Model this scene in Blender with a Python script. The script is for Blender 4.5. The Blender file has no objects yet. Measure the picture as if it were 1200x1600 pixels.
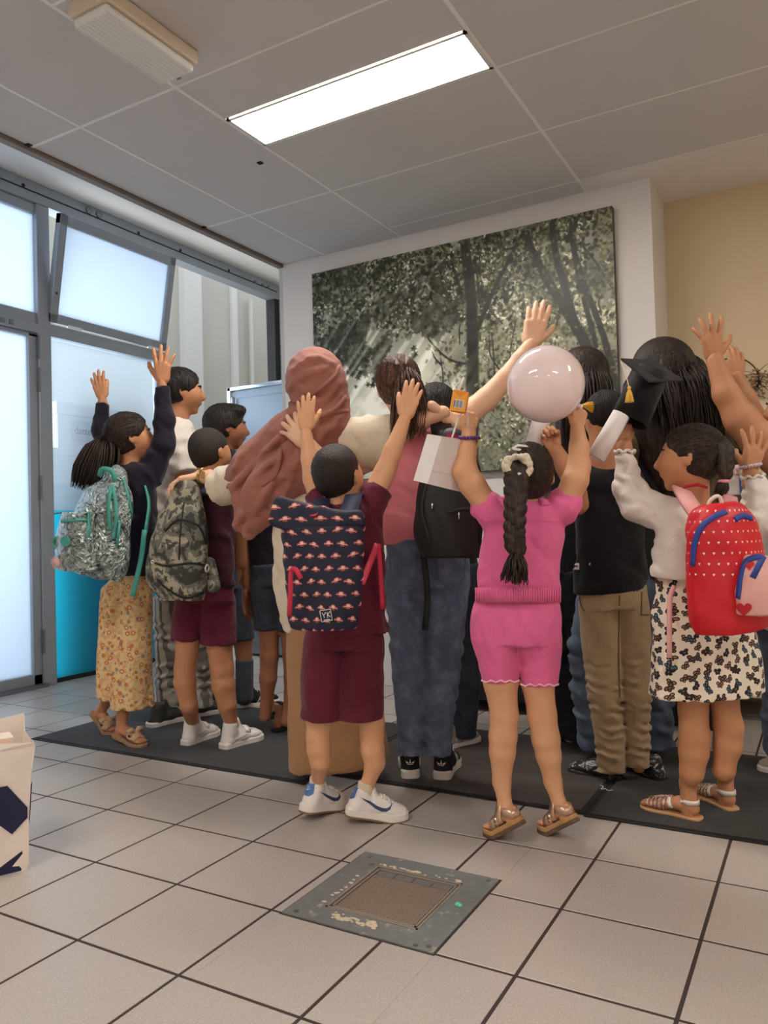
import bpy, bmesh, math, random
import numpy as np
from mathutils import Vector, Matrix, noise as mnoise
random.seed(7); np.random.seed(7)
S = bpy.context.scene
COL = S.collection
# ------------------------------------------------------------------ camera
TILE = .333
FPX, YAW, PITCH, ROLL = 1216.07, .5170927, .02458925, -.02830549
CAM = np.array([0, 0, 2.9240797 * TILE])
_cy, _sy, _cp, _sp = math.cos(YAW), math.sin(YAW), math.cos(PITCH), math.sin(PITCH)
_f = np.array([-_sy * _cp, _cy * _cp, _sp]); _r = np.array([_cy, _sy, 0.]); _u = np.cross(_r, _f)
RGT = math.cos(ROLL) * _r + math.sin(ROLL) * _u
UPV = -math.sin(ROLL) * _r + math.cos(ROLL) * _u
FWD = _f
cam = bpy.data.cameras.new('camera'); cam_o = bpy.data.objects.new('camera', cam); COL.objects.link(cam_o)
cam.sensor_fit = 'HORIZONTAL'; cam.sensor_width = 36; cam.lens = 36 * FPX / 1200; cam.clip_start = .02
cam_o.matrix_world = Matrix(((RGT[0], UPV[0], -FWD[0], CAM[0]), (RGT[1], UPV[1], -FWD[1], CAM[1]), (RGT[2], UPV[2], -FWD[2], CAM[2]), (0, 0, 0, 1)))
S.camera = cam_o
# ------------------------------------------------------------------ light and exposure
S.view_settings.view_transform = 'Standard'; S.view_settings.look = 'None'
S.view_settings.gamma = 1; S.view_settings.use_curve_mapping = False
S.view_settings.exposure = 1.36
W = bpy.data.worlds.new('daylight'); S.world = W; W.use_nodes = True
_bg = W.node_tree.nodes['Background']; _bg.inputs[0].default_value = (.80, .90, 1, 1); _bg.inputs[1].default_value = .55
SKY_WINDOW = 60.0       # daylight standing outside the glazed front
LED_STRENGTH = 15.0
def area(name, loc, rot, sx, sy, power, color):
    l = bpy.data.lights.new(name, 'AREA'); l.shape = 'RECTANGLE'; l.size = sx; l.size_y = sy; l.energy = power; l.color = color
    o = bpy.data.objects.new(name, l); COL.objects.link(o); o.location = loc; o.rotation_euler = rot; return o
area('daylight_outside_window', (-5.75, 3.0, 1.9), (0, math.radians(-90), 0), 3.4, 4.4, SKY_WINDOW, (.84, .92, 1))

# pixel helpers (frame 1200 x 1600): a ray, and the point at a given distance along the view axis
def ray(x, y): return FWD + RGT * ((x - 600) / FPX) - UPV * ((y - 800) / FPX)
def at(x, y, D): return CAM + ray(x, y) * D
def on_floor(x, y, z=0.):
    d = ray(x, y); return CAM + d * ((z - CAM[2]) / d[2])
def on_plane(x, y, ax, v):
    d = ray(x, y); return CAM + d * ((v - CAM[ax]) / d[ax])
def depth_of(p): return float((np.asarray(p) - CAM) @ FWD)
V3 = lambda *a: np.array(a, float)
def unit(v):
    v = np.asarray(v, float); return v / (np.linalg.norm(v) + 1e-12)

# ------------------------------------------------------------------ node expressions
class X:
    def __init__(s, nt, sock): s.nt = nt; s.s = sock
    def _m(s, op, *o):
        n = s.nt.nodes.new('ShaderNodeMath'); n.operation = op
        for i, a in enumerate((s,) + o):
            if isinstance(a, X): s.nt.links.new(a.s, n.inputs[i])
            else: n.inputs[i].default_value = a
        return X(s.nt, n.outputs[0])
    def __add__(s, o): return s._m('ADD', o)
    def __radd__(s, o): return s._m('ADD', o)
    def __sub__(s, o): return s._m('SUBTRACT', o)
    def __rsub__(s, o): return (s * -1) + o
    def __mul__(s, o): return s._m('MULTIPLY', o)
    def __rmul__(s, o): return s._m('MULTIPLY', o)
    def __truediv__(s, o): return s._m('DIVIDE', o)
    def __lt__(s, o): return s._m('LESS_THAN', o)
    def __gt__(s, o): return s._m('GREATER_THAN', o)
    def abs(s): return s._m('ABSOLUTE')
    def floor(s): return s._m('FLOOR')
    def fract(s): return s._m('FRACT')
    def sin(s): return s._m('SINE')
    def cos(s): return s._m('COSINE')
    def sqrt(s): return s._m('SQRT')
    def mod(s, o): return s._m('MODULO', o)
    def min(s, o): return s._m('MINIMUM', o)
    def max(s, o): return s._m('MAXIMUM', o)
    def pow(s, o): return s._m('POWER', o)
    def sstep(s, a, b):
        n = s.nt.nodes.new('ShaderNodeMapRange'); n.interpolation_type = 'SMOOTHSTEP'
        s.nt.links.new(s.s, n.inputs[0]); n.inputs[1].default_value = a; n.inputs[2].default_value = b
        return X(s.nt, n.outputs[0])

class Mat:
    def __init__(s, name, color=(.8, .8, .8), rough=.6, metal=0, spec=.5, sheen=0, coat=0, sss=0):
        s.m = bpy.data.materials.new(name); s.m.use_nodes = True; s.nt = s.m.node_tree
        s.b = s.nt.nodes['Principled BSDF']; s.col = None
        s.b.inputs['Base Color'].default_value = (*color, 1); s.b.inputs['Roughness'].default_value = rough
        s.b.inputs['Metallic'].default_value = metal; s.b.inputs['Specular IOR Level'].default_value = spec
        s.b.inputs['Sheen Weight'].default_value = sheen; s.b.inputs['Coat Weight'].default_value = coat
        if sss:
            s.b.inputs['Subsurface Weight'].default_value = sss; s.b.inputs['Subsurface Radius'].default_value = (.012, .005, .003)
        s.base = color
    def coord(s, kind='Object', scale=(1, 1, 1)):
        n = s.nt.nodes.new('ShaderNodeTexCoord'); m = s.nt.nodes.new('ShaderNodeMapping'); m.inputs['Scale'].default_value = scale
        s.nt.links.new(n.outputs[kind], m.inputs[0]); return m.outputs[0]
    def uv(s):
        n = s.nt.nodes.new('ShaderNodeSeparateXYZ'); t = s.nt.nodes.new('ShaderNodeTexCoord'); s.nt.links.new(t.outputs['UV'], n.inputs[0])
        return X(s.nt, n.outputs[0]), X(s.nt, n.outputs[1])
    def noise(s, scale, detail=3, rough=.5, kind='Object', mapping=(1, 1, 1), dist=0):
        n = s.nt.nodes.new('ShaderNodeTexNoise'); n.inputs['Scale'].default_value = scale; n.inputs['Detail'].default_value = detail
        n.inputs['Roughness'].default_value = rough; n.inputs['Distortion'].default_value = dist
        s.nt.links.new(s.coord(kind, mapping), n.inputs['Vector']); return X(s.nt, n.outputs['Fac'])
    def voro(s, scale, kind='Object', mapping=(1, 1, 1), feature='F1', out='Distance'):
        n = s.nt.nodes.new('ShaderNodeTexVoronoi'); n.feature = feature; n.inputs['Scale'].default_value = scale
        s.nt.links.new(s.coord(kind, mapping), n.inputs['Vector']); return X(s.nt, n.outputs[out])
    def white(s, a, b, c=0.):
        n = s.nt.nodes.new('ShaderNodeTexWhiteNoise'); n.noise_dimensions = '3D'; k = s.nt.nodes.new('ShaderNodeCombineXYZ')
        for i, q in enumerate((a, b, c)):
            if isinstance(q, X): s.nt.links.new(q.s, k.inputs[i])
            else: k.inputs[i].default_value = q
        s.nt.links.new(k.outputs[0], n.inputs['Vector']); return X(s.nt, n.outputs['Value'])
    def _csock(s, c):
        if isinstance(c, X): return c.s
        n = s.nt.nodes.new('ShaderNodeRGB'); n.outputs[0].default_value = (*c, 1); return n.outputs[0]
    def cur(s):
        if s.col is None: s.col = s._csock(s.base)
        return s.col
    def over(s, fac, color):                       # lay a colour over the present one with mask fac
        n = s.nt.nodes.new('ShaderNodeMix'); n.data_type = 'RGBA'; a = s.cur()
        if isinstance(fac, X): s.nt.links.new(fac.s, n.inputs['Factor'])
        else: n.inputs['Factor'].default_value = fac
        s.nt.links.new(a, n.inputs[6]); s.nt.links.new(s._csock(color), n.inputs[7]); s.col = n.outputs[2]
        s.nt.links.new(s.col, s.b.inputs['Base Color']); return s
    def ramp(s, fac, stops, const=False):
        n = s.nt.nodes.new('ShaderNodeValToRGB'); r = n.color_ramp; r.interpolation = 'CONSTANT' if const else 'LINEAR'
        while len(r.elements) < len(stops): r.elements.new(.5)
        for e, (p, c) in zip(r.elements, stops): e.position = p; e.color = (*c, 1)
        s.nt.links.new(fac.s, n.inputs[0]); s.col = n.outputs[0]; s.nt.links.new(s.col, s.b.inputs['Base Color']); return s
    def vary(s, scale, amt=.12, **k):              # slight tone variation
        f = s.noise(scale, **k).sstep(.3, .7); c = s.base
        return s.over(f * amt * 2, tuple(max(0, x * .55) for x in c))
    def bump(s, h, strength=.3, dist=.01):
        n = s.nt.nodes.new('ShaderNodeBump'); n.inputs['Strength'].default_value = strength; n.inputs['Distance'].default_value = dist
        s.nt.links.new(h.s, n.inputs['Height']); s.nt.links.new(n.outputs[0], s.b.inputs['Normal']); return s
    def emit(s, color, strength):
        s.b.inputs['Emission Color'].default_value = (*color, 1); s.b.inputs['Emission Strength'].default_value = strength; return s

def srgb(r, g, b):
    f = lambda c: (c / 12.92 if c <= .04045 else ((c + .055) / 1.055) ** 2.4)
    return (f(r / 255), f(g / 255), f(b / 255))

# ------------------------------------------------------------------ meshes
class MB:
    def __init__(s): s.v = []; s.f = []
    def add(s, v, f):
        o = len(s.v); s.v += [tuple(map(float, p)) for p in v]; s.f += [tuple(i + o for i in q) for q in f]; return s
    def box(s, lo, hi, R=None, c=None, bev=0):
        x0, y0, z0 = lo; x1, y1, z1 = hi
        if not bev:
            v = [(x0, y0, z0), (x1, y0, z0), (x1, y1, z0), (x0, y1, z0), (x0, y0, z1), (x1, y0, z1), (x1, y1, z1), (x0, y1, z1)]
            f = [(0, 3, 2, 1), (4, 5, 6, 7), (0, 1, 5, 4), (1, 2, 6, 5), (2, 3, 7, 6), (3, 0, 4, 7)]
        else:
            bm = bmesh.new(); bmesh.ops.create_cube(bm, size=1)
            for q in bm.verts: q.co = Vector(((q.co.x + .5) * (x1 - x0) + x0, (q.co.y + .5) * (y1 - y0) + y0, (q.co.z + .5) * (z1 - z0) + z0))
            bmesh.ops.bevel(bm, geom=bm.edges[:], offset=bev, segments=2, affect='EDGES', profile=.5)
            bm.verts.index_update(); v = [tuple(q.co) for q in bm.verts]; f = [tuple(q.index for q in a.verts) for a in bm.faces]; bm.free()
        if R is not None: v = [tuple(np.asarray(c) + R @ np.array(p)) for p in v]
        return s.add(v, f)
    def tube(s, pts, rad, n=8, cap=True, flat=None, up=None):
        """round tube through pts; rad number or list; flat=(a,b) elliptical section with 'up' the b axis"""
        P = [np.asarray(p, float) for p in pts]; m = len(P); rad = rad if hasattr(rad, '__len__') else [rad] * m
        V = []; F = []; prev = None
        for i in range(m):
            t = unit(P[min(i + 1, m - 1)] - P[max(i - 1, 0)])
            ref = np.asarray(up, float) if up is not None else (prev if prev is not None else (V3(0, 0, 1) if abs(t[2]) < .9 else V3(1, 0, 0)))
            b = unit(ref - t * (ref @ t)); a = np.cross(t, b); prev = b
            fa, fb = flat or (1, 1)
            for k in range(n):
                th = 2 * math.pi * k / n
                V.append(P[i] + rad[i] * (fa * math.cos(th) * a + fb * math.sin(th) * b))
        for i in range(m - 1):
            for k in range(n): F.append((i * n + k, i * n + (k + 1) % n, (i + 1) * n + (k + 1) % n, (i + 1) * n + k))
        if cap: F.append(tuple(range(n - 1, -1, -1))); F.append(tuple((m - 1) * n + k for k in range(n)))
        return s.add(V, F)
    def ribbon(s, pts, w, t, up, taper=None):
        """flat strap: width vector across = cross(tangent, up)"""
        P = [np.asarray(p, float) for p in pts]; m = len(P); V = []; F = []
        for i in range(m):
            tg = unit(P[min(i + 1, m - 1)] - P[max(i - 1, 0)]); u = np.asarray(up[i] if isinstance(up, list) else up, float)
            u = unit(u - tg * (u @ tg)); a = np.cross(tg, u); k = taper[i] if taper else 1
            for sx, su in ((-1, -1), (1, -1), (1, 1), (-1, 1)): V.append(P[i] + a * (w / 2 * k * sx) + u * (t / 2 * su))
        for i in range(m - 1):
            for k in range(4): F.append((i * 4 + k, i * 4 + (k + 1) % 4, (i + 1) * 4 + (k + 1) % 4, (i + 1) * 4 + k))
        F.append((3, 2, 1, 0)); F.append(tuple((m - 1) * 4 + k for k in range(4)))
        return s.add(V, F)
    def prism(s, poly, e, M=None):
        """2-D outline (list of (x,y)) extruded from z=0 to e; M maps local points to the world"""
        n = len(poly); v = [(x, y, 0) for x, y in poly] + [(x, y, e) for x, y in poly]
        f = [tuple(range(n - 1, -1, -1)), tuple(range(n, 2 * n))] + [(i, (i + 1) % n, n + (i + 1) % n, n + i) for i in range(n)]
        if M is not None: v = [M(p) for p in v]
        return s.add(v, f)
    def sphere(s, c, r, seg=16, rings=10, R=None):
        r = np.asarray(r if hasattr(r, '__len__') else (r, r, r), float); V = []; F = []
        for i in range(rings + 1):
            ph = math.pi * i / rings
            for k in range(seg):
                th = 2 * math.pi * k / seg; p = np.array([math.sin(ph) * math.cos(th), math.sin(ph) * math.sin(th), math.cos(ph)]) * r
                V.append(np.asarray(c) + (R @ p if R is not None else p))
        for i in range(rings):
            for k in range(seg): F.append((i * seg + k, (i + 1) * seg + k, (i + 1) * seg + (k + 1) % seg, i * seg + (k + 1) % seg))
        return s.add(V, F)
    def lathe(s, prof, c, R=None, seg=24):
        V = []; F = []; m = len(prof)
        for (r, z) in prof:
            for k in range(seg):
                th = 2 * math.pi * k / seg; p = np.array([r * math.cos(th), r * math.sin(th), z]); V.append(np.asarray(c) + (R @ p if R is not None else p))
        for i in range(m - 1):
            for k in range(seg): F.append((i * seg + k, i * seg + (k + 1) % seg, (i + 1) * seg + (k + 1) % seg, (i + 1) * seg + k))
        return s.add(V, F)
    def build(s, name, mat, parent=None, smooth=False, base=None):
        return mesh_obj(name, np.array(s.v, float).reshape(-1, 3), s.f, mat, parent, smooth)

BASE = {}                                            # Empty name -> base point of its thing
def mesh_obj(name, v, f, mat, parent=None, smooth=False, uv=None):
    me = bpy.data.meshes.new(name); o = bpy.data.objects.new(name, me); COL.objects.link(o)
    off = V3(0, 0, 0)
    if parent is not None:
        o.parent = parent; q = parent
        while q is not None: off = off + np.array(q.location); q = q.parent
    me.from_pydata((np.asarray(v) - off).tolist() if len(v) else [], [], f if isinstance(f, list) else f.tolist()); 
    if smooth: me.polygons.foreach_set('use_smooth', np.ones(len(me.polygons), bool))
    if uv is not None:
        l = me.uv_layers.new(name='print'); li = np.empty(len(me.loops), np.int32); me.loops.foreach_get('vertex_index', li)
        l.data.foreach_set('uv', np.asarray(uv, np.float32)[li].ravel())
    if mat is not None: me.materials.append(mat.m if isinstance(mat, Mat) else mat)
    me.update(); return o
def tag(o, label, cat=None, group=None, kind=None):
    if label: o['label'] = label
    if cat: o['category'] = cat
    if group: o['group'] = group
    if kind: o['kind'] = kind
    return o
def thing(name, loc, label, cat, group=None, kind=None):
    o = bpy.data.objects.new(name, None); COL.objects.link(o); o.location = tuple(map(float, loc)); o.empty_display_size = .1
    return tag(o, label, cat, group, kind)
# ------------------------------------------------------------------ the room
CEIL, UPC, YB, YR, XW = 2.85, 3.40, 4.36, 4.76, -4.62
m_tile = Mat('floor_tile', srgb(180, 171, 163), .34, spec=.5)
_n = m_tile.noise(170, 2, .6); m_tile.over(_n.sstep(.52, .66) * .55, srgb(160, 148, 136)); m_tile.over(m_tile.noise(240, 1, .5).sstep(.60, .7) * .5, srgb(222, 214, 205))
m_tile.over(m_tile.noise(1.3, 2).sstep(.35, .75) * .12, srgb(178, 160, 148)); m_tile.bump(m_tile.noise(90, 2), .06, .002)
m_grout = Mat('grout', srgb(62, 50, 45), .9); m_grout.vary(40, .2)
m_white = Mat('wall_paint_white', srgb(232, 226, 219), .75); m_white.vary(2, .03)
m_beige = Mat('wall_paint_beige', srgb(226, 205, 170), .8); m_beige.vary(1.5, .04)
m_cream = Mat('corridor_paint', srgb(205, 198, 186), .8); m_cream.vary(2, .06)
m_panel = Mat('ceiling_panel', srgb(212, 209, 207), .9); m_panel.vary(3, .03); m_panel.bump(m_panel.noise(160, 3), .1, .002)
m_tee = Mat('ceiling_grid', srgb(240, 238, 235), .5)
m_plaster = Mat('plaster', srgb(232, 226, 220), .85)
m_frame = Mat('grey_aluminium', srgb(164, 170, 177), .42, .3); m_frame.vary(6, .08)
m_dark = Mat('dark_rubber', (.012, .012, .013), .7)
m_steel = Mat('stainless_steel', srgb(140, 146, 152), .38, .85); m_steel.bump(m_steel.noise(60, 2, mapping=(1, 1, .05)), .08, .002)
m_chrome = Mat('chrome', (.75, .76, .78), .12, 1)
m_blue = Mat('blue_panel', srgb(40, 168, 222), .4); m_blue.vary(3, .05)

def frosted(name, clear, tint=(.86, .92, .97)):
    m = bpy.data.materials.new(name); m.use_nodes = True; nt = m.node_tree; nt.nodes.clear()
    out = nt.nodes.new('ShaderNodeOutputMaterial'); tr = nt.nodes.new('ShaderNodeBsdfTranslucent'); tp = nt.nodes.new('ShaderNodeBsdfTransparent')
    gl = nt.nodes.new('ShaderNodeBsdfGlossy'); gl.inputs['Roughness'].default_value = .25
    tr.inputs[0].default_value = (*tint, 1); tp.inputs[0].default_value = (*tint, 1)
    a = nt.nodes.new('ShaderNodeMixShader'); b = nt.nodes.new('ShaderNodeMixShader'); a.inputs[0].default_value = clear; b.inputs[0].default_value = .05
    nt.links.new(tr.outputs[0], a.inputs[1]); nt.links.new(tp.outputs[0], a.inputs[2]); nt.links.new(a.outputs[0], b.inputs[1]); nt.links.new(gl.outputs[0], b.inputs[2])
    nt.links.new(b.outputs[0], out.inputs[0]); return m
g_frost = frosted('frosted_glass', .12, (.58, .63, .69)); g_clear = frosted('hazy_glass', .86)

# floor: every tile is a piece of its own around the sunken hatch
floor = tag(MB().box((-6.6, -4.2, -.12), (4.4, 4.9, -.0014)).build('floor', m_grout), 'beige speckled ceramic tiled floor with dark grout joints', kind='structure')
XO = lambda k: (k - 4.8778539) * TILE
YO = lambda r: (r + 3.8633879) * TILE
HX0, HX1, HY0, HY1 = -1.255, -.824, 1.617, 2.038
J = .0043
def cut(rect, h):
    x0, x1, y0, y1 = rect; a0, a1, b0, b1 = h
    if x1 <= a0 or x0 >= a1 or y1 <= b0 or y0 >= b1: return [rect]
    out = []
    if x0 < a0: out.append((x0, a0, y0, y1))
    if x1 > a1: out.append((a1, x1, y0, y1))
    xa, xb = max(x0, a0), min(x1, a1)
    if y0 < b0: out.append((xa, xb, y0, b0))
    if y1 > b1: out.append((xa, xb, b1, y1))
    return [q for q in out if q[1] - q[0] > .012 and q[3] - q[2] > .012]
KX0, KX1, RY0, RY1 = -9, 8, -2, 9
_tm = None
for k in range(KX0, KX1):
    for r in range(RY0, RY1):
        full = (XO(k) + J, XO(k + 1) - J, YO(r) + J, YO(r + 1) - J)
        for q in cut(full, (HX0 - .006, HX1 + .006, HY0 - .006, HY1 + .006)):
            x0, x1, y0, y1 = q; isfull = q == full
            if isfull and _tm is not None:
                o = bpy.data.objects.new('floor_tile', _tm); COL.objects.link(o); o.parent = floor
            else:
                w, d, b = (x1 - x0) / 2, (y1 - y0) / 2, .0015
                v = [(-w, -d, -.01), (w, -d, -.01), (w, d, -.01), (-w, d, -.01), (-w, -d, -b), (w, -d, -b), (w, d, -b), (-w, d, -b), (-w + b, -d + b, 0), (w - b, -d + b, 0), (w - b, d - b, 0), (-w + b, d - b, 0)]
                f = [(0, 1, 5, 4), (1, 2, 6, 5), (2, 3, 7, 6), (3, 0, 4, 7), (4, 5, 9, 8), (5, 6, 10, 9), (6, 7, 11, 10), (7, 4, 8, 11), (8, 9, 10, 11)]
                o = mesh_obj('floor_tile', np.array(v), f, m_tile); o.parent = floor
                if isfull: _tm = o.data
            o.location = ((x0 + x1) / 2, (y0 + y1) / 2, 0)
# the same floor beyond the laid-out tiles (behind the camera and past the frame)
m_field = Mat('floor_tile_field', srgb(196, 187, 178), .34); _tc = m_field.nt.nodes.new('ShaderNodeSeparateXYZ'); _g = m_field.nt.nodes.new('ShaderNodeNewGeometry')
m_field.nt.links.new(_g.outputs['Position'], _tc.inputs[0])
_fx = ((X(m_field.nt, _tc.outputs[0]) / TILE + 4.8778539 + 60).fract() - .5).abs(); _fy = ((X(m_field.nt, _tc.outputs[1]) / TILE - 3.8633879 + 60).fract() - .5).abs()
m_field.over(m_field.noise(170, 2).sstep(.5, .66) * .5, srgb(160, 148, 136)); m_field.over(_fx.max(_fy) > .4905, srgb(72, 58, 52))
fb = MB(); X0, X1, Y0, Y1 = XO(KX0), XO(KX1), YO(RY0), YO(RY1)
for a in ((-6.6, -4.2, 4.4, Y0), (-6.6, Y1, 4.4, 4.9), (-6.6, Y0, X0, Y1), (X1, Y0, 4.4, Y1)): fb.box((a[0], a[1], -.01), (a[2], a[3], 0))
fb.build('floor_field', m_field, floor)

# back wall with the picture, alcove, and the rest of the shell
tag(MB().box((-3.24, YB, 0), (-.765, YR + .1, UPC)).build('wall_back', m_white), 'white wall block carrying the forest picture', kind='structure')
tag(MB().box((-.765, YR, 0), (4.4, YR + .1, UPC)).build('wall_alcove', m_beige), 'beige wall of the alcove right of the picture', kind='structure')
tag(MB().box((4.3, -4.2, 0), (4.4, YR, UPC)).build('wall_right', m_white), 'white side wall', kind='structure')
tag(MB().box((-4.7, -4.3, 0), (4.4, -4.2, UPC)).build('wall_front', m_white), 'white wall behind the camera', kind='structure')
tag(MB().box((XW - .08, -4.2, 0), (XW + .02, 1.3, UPC)).build('wall_left', m_white), 'white wall beside the glazed front', kind='structure')

# suspended ceiling: panels laid in a grid
ceiling = tag(MB().box((-3.25, -4.2, CEIL + .03), (4.4, YB + .4, CEIL + .08)).build('ceiling', m_plaster), 'suspended ceiling of grey panels', kind='structure')
LX = [-3.23, -2.885, -2.297, -1.107, .09, 1.287, 2.484, 3.681, 4.3]
LED_Y = (2.685, 2.97)
leds = [(-2.297, -1.107, *LED_Y), (1.287, 2.484, *LED_Y), (-2.297, -1.107, -.02, .265), (1.287, 2.484, -.02, .265), (-2.297, -1.107, -2.7, -2.415), (1.287, 2.484, -2.7, -2.415)]
def panel(x0, x1, y0, y1):
    g = .0055
    MB().box((x0 + g, y0 + g, CEIL), (x1 - g, y1 - g, CEIL + .03)).build('ceiling_panel', m_panel, ceiling)
MLONG = [4.36, 3.565, 2.38, 1.19, 0, -1.19, -2.38, -3.57, -4.2]
for i in range(8):
    x0, x1 = LX[i], LX[i + 1]
    if i < 2:
        for a, b in zip(MLONG[1:], MLONG[:-1]): panel(x0, x1, a, b)
    else:
        ys = [4.36 if i < 3 else 4.19, 4.19, 3.565, 2.97, 2.38, 1.785, 1.19, .595, 0, -.6, -1.19, -1.79, -2.38, -2.98, -3.57, -4.2]
        for a, b in zip(ys[1:], ys[:-1]):
            if b - a < .01: continue
            parts = [(a, b)]
            for L in leds:
                if abs(L[0] - x0) < .01:
                    nx = []
                    for (p, q) in parts:
                        if L[2] >= q or L[3] <= p: nx.append((p, q)); continue
                        if L[2] - p > .03: nx.append((p, L[2]))
                        if q - L[3] > .03: nx.append((L[3], q))
                    parts = nx
            for p, q in parts: panel(x0, x1, p, q)
tb = MB()
for x in LX[1:-1]: tb.box((x - .0085, -4.2, CEIL - .0015), (x + .0085, 4.36 if x < -1 else 4.19, CEIL + .028))
for y in MLONG[1:-1]: tb.box((-3.23, y - .0085, CEIL - .0012), (-2.297, y + .0085, CEIL + .027))
for y in (4.19, 3.565, 2.97, 2.38, 1.785, 1.19, .595, 0, -.6, -1.19, -1.79, -2.38, -2.98, -3.57):
    tb.box((-2.297, y - .006, CEIL - .001), (4.3, y + .006, CEIL + .027))
tb.build('ceiling_grid', m_tee, ceiling)
MB().box((-1.107, 4.2, CEIL - .004), (4.3, YR, CEIL + .03)).build('plaster_border', m_plaster, ceiling)
eb = MB().box((-3.275, -4.2, CEIL - .02), (-3.235, 4.36, CEIL + .02)); eb.build('edge_profile', Mat('brown_edge_profile', srgb(140, 128, 120), .6), ceiling)
MB().box((-3.262, -4.2, CEIL), (-3.25, 4.9, UPC)).build('ceiling_upstand', m_plaster, ceiling)
MB().box((-4.72, -4.3, UPC), (-3.2, 6.6, UPC + .06)).build('upper_ceiling', m_plaster, ceiling)
# little torn edge and spots on the panels
db = MB()
for px, py in ((320, 356), (408, 256), (47, 228)):
    p = on_plane(px, py, 2, CEIL - .004); db.box((p[0] - .012, p[1] - .02, CEIL - .006), (p[0] + .012, p[1] + .004, CEIL - .001))
db.build('panel_chip', m_dark, ceiling)

# lit ceiling panels
m_led = Mat('led_diffuser', (1, 1, 1), .4); m_led.emit((1, .935, .86), LED_STRENGTH)
m_ledf = Mat('led_frame', srgb(225, 222, 220), .4)
for i, (x0, x1, y0, y1) in enumerate(leds):
    lab = ['long white lit ceiling light panel in front of the picture wall', 'lit ceiling light panel at the far right', 'lit ceiling light panel above the camera on the left', 'lit ceiling light panel above the camera on the right', 'lit ceiling light panel at the rear left', 'lit ceiling light panel at the rear right'][i]
    t = thing('ceiling_light', ((x0 + x1) / 2, (y0 + y1) / 2, CEIL), lab, 'ceiling light', 'lit ceiling panels')
    MB().box((x0 + .022, y0 + .018, CEIL - .002), (x1 - .022, y1 - .018, CEIL + .01)).build('diffuser', m_led, t)
    f = MB()
    for a in ((x0 + .006, y0 + .004, x1 - .006, y0 + .018), (x0 + .006, y1 - .018, x1 - .006, y1 - .004), (x0 + .006, y0 + .004, x0 + .022, y1 - .004), (x1 - .022, y0 + .004, x1 - .006, y1 - .004)):
        f.box((a[0], a[1], CEIL - .004), (a[2], a[3], CEIL + .012))
    f.build('frame', m_ledf, t)
# emergency light
t = thing('emergency_light', (-2.14, 2.02, CEIL), 'yellowed white emergency light box with ribbed clear cover on the ceiling', 'emergency light')
MB().box((-2.235, 1.80, CEIL - .055), (-2.045, 2.245, CEIL - .002), bev=.006).build('housing', Mat('aged_plastic', srgb(226, 208, 186), .5), t)
m_cov = Mat('ribbed_cover', srgb(236, 236, 232), .2); m_cov.bump((m_cov.noise(20, 1, mapping=(6, .2, 1))), .4, .004)
c = MB(); c.box((-2.225, 1.81, CEIL - .088), (-2.055, 2.235, CEIL - .056), bev=.012)
co = c.build('cover', m_cov, t); f = MB()
for k in range(9): f.box((-2.222 + k * .0195, 1.82, CEIL - .0895), (-2.216 + k * .0195, 2.225, CEIL - .086))
f.build('rib', m_cov, co); MB().box((-2.15, 2.236, CEIL - .085), (-2.13, 2.241, CEIL - .06)).build('screw', m_steel, t)

# glazed front ---------------------------------------------------------------
def bar(mb, y0, y1, z0, z1, d=.06, x=XW): return mb.box((x - d / 2, y0, z0), (x + d / 2, y1, z1), bev=.005)
w1 = thing('window_1', (XW, 2.4, 2.4), 'grey aluminium fixed window with frosted pane above the glass door', None, kind='structure')
f = MB(); bar(f, 1.3, 3.46, 3.19, 3.262); bar(f, 3.40, 3.50, 0, 3.262, .09); bar(f, 1.3, 3.46, 2.44, 2.515); bar(f, 1.3, 1.36, 2.44, 3.26); f.build('window_frame', m_frame, w1)
MB().box((XW - .006, 1.36, 2.515), (XW + .006, 3.40, 3.19)).build('pane', g_frost, w1)
f = MB(); bar(f, 1.3, 3.42, 2.375, 2.44, .1); f.build('closer_rail', m_frame, w1)
f = MB()
for k in range(3): f.box((XW + .05, 3.06 + k * .06, 2.39), (XW + .056, 3.09 + k * .06, 2.42))
f.build('bracket', m_steel, w1)
d1 = thing('door_1', (XW, 2.5, 0), 'grey aluminium framed glass door at the left edge', None, kind='structure')
f = MB(); bar(f, 3.335, 3.40, .02, 2.37, .055); bar(f, 2.05, 2.12, .02, 2.37, .055); bar(f, 2.05, 3.40, 2.345, 2.372, .055); bar(f, 2.05, 3.40, .02, .09, .055); f.build('door_frame', m_frame, d1)
MB().box((XW - .006, 2.12, .09), (XW + .006, 3.335, 2.345)).build('pane', g_frost, d1)
f = MB()
for z in (2.20, 1.98, 1.25, .22): f.box((XW + .03, 3.393, z), (XW + .05, 3.408, z + .16))
f.build('hinge', m_steel, d1)
MB().box((XW - .05, 2.0, 0), (XW + .07, 3.42, .022)).build('threshold', m_steel, d1)
f = MB(); bar(f, 1.3, 2.05, .0, 2.37, .06); f.build('side_panel', m_frame, d1)
# header over the whole opening
hd = tag(MB().box((XW - .07, 1.3, 3.262), (XW + .05, 6.2, 3.40), bev=.004).build('trim_header', m_frame), 'grey metal header beam over the glazed front', kind='structure')
MB().box((XW + .05, 1.3, 3.325), (XW + .056, 6.05, 3.331)).build('groove', m_dark, hd)
for y in (3.30, 4.30, 4.75, 5.35):
    MB().tube([(XW + .045, y, 3.345), (XW + .054, y, 3.345)], .012, 10).build('screw_hole', m_dark, hd)
for y in (3.83, 3.92): MB().tube([(XW + .045, y, 3.36), (XW + .06, y, 3.36)], .028, 12).build('fixing', m_steel, hd)
for y in (5.72, 5.83, 5.92): MB().tube([(XW + .045, y, 3.34), (XW + .06, y, 3.34)], .015, 10).build('fixing', m_steel, hd)
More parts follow.
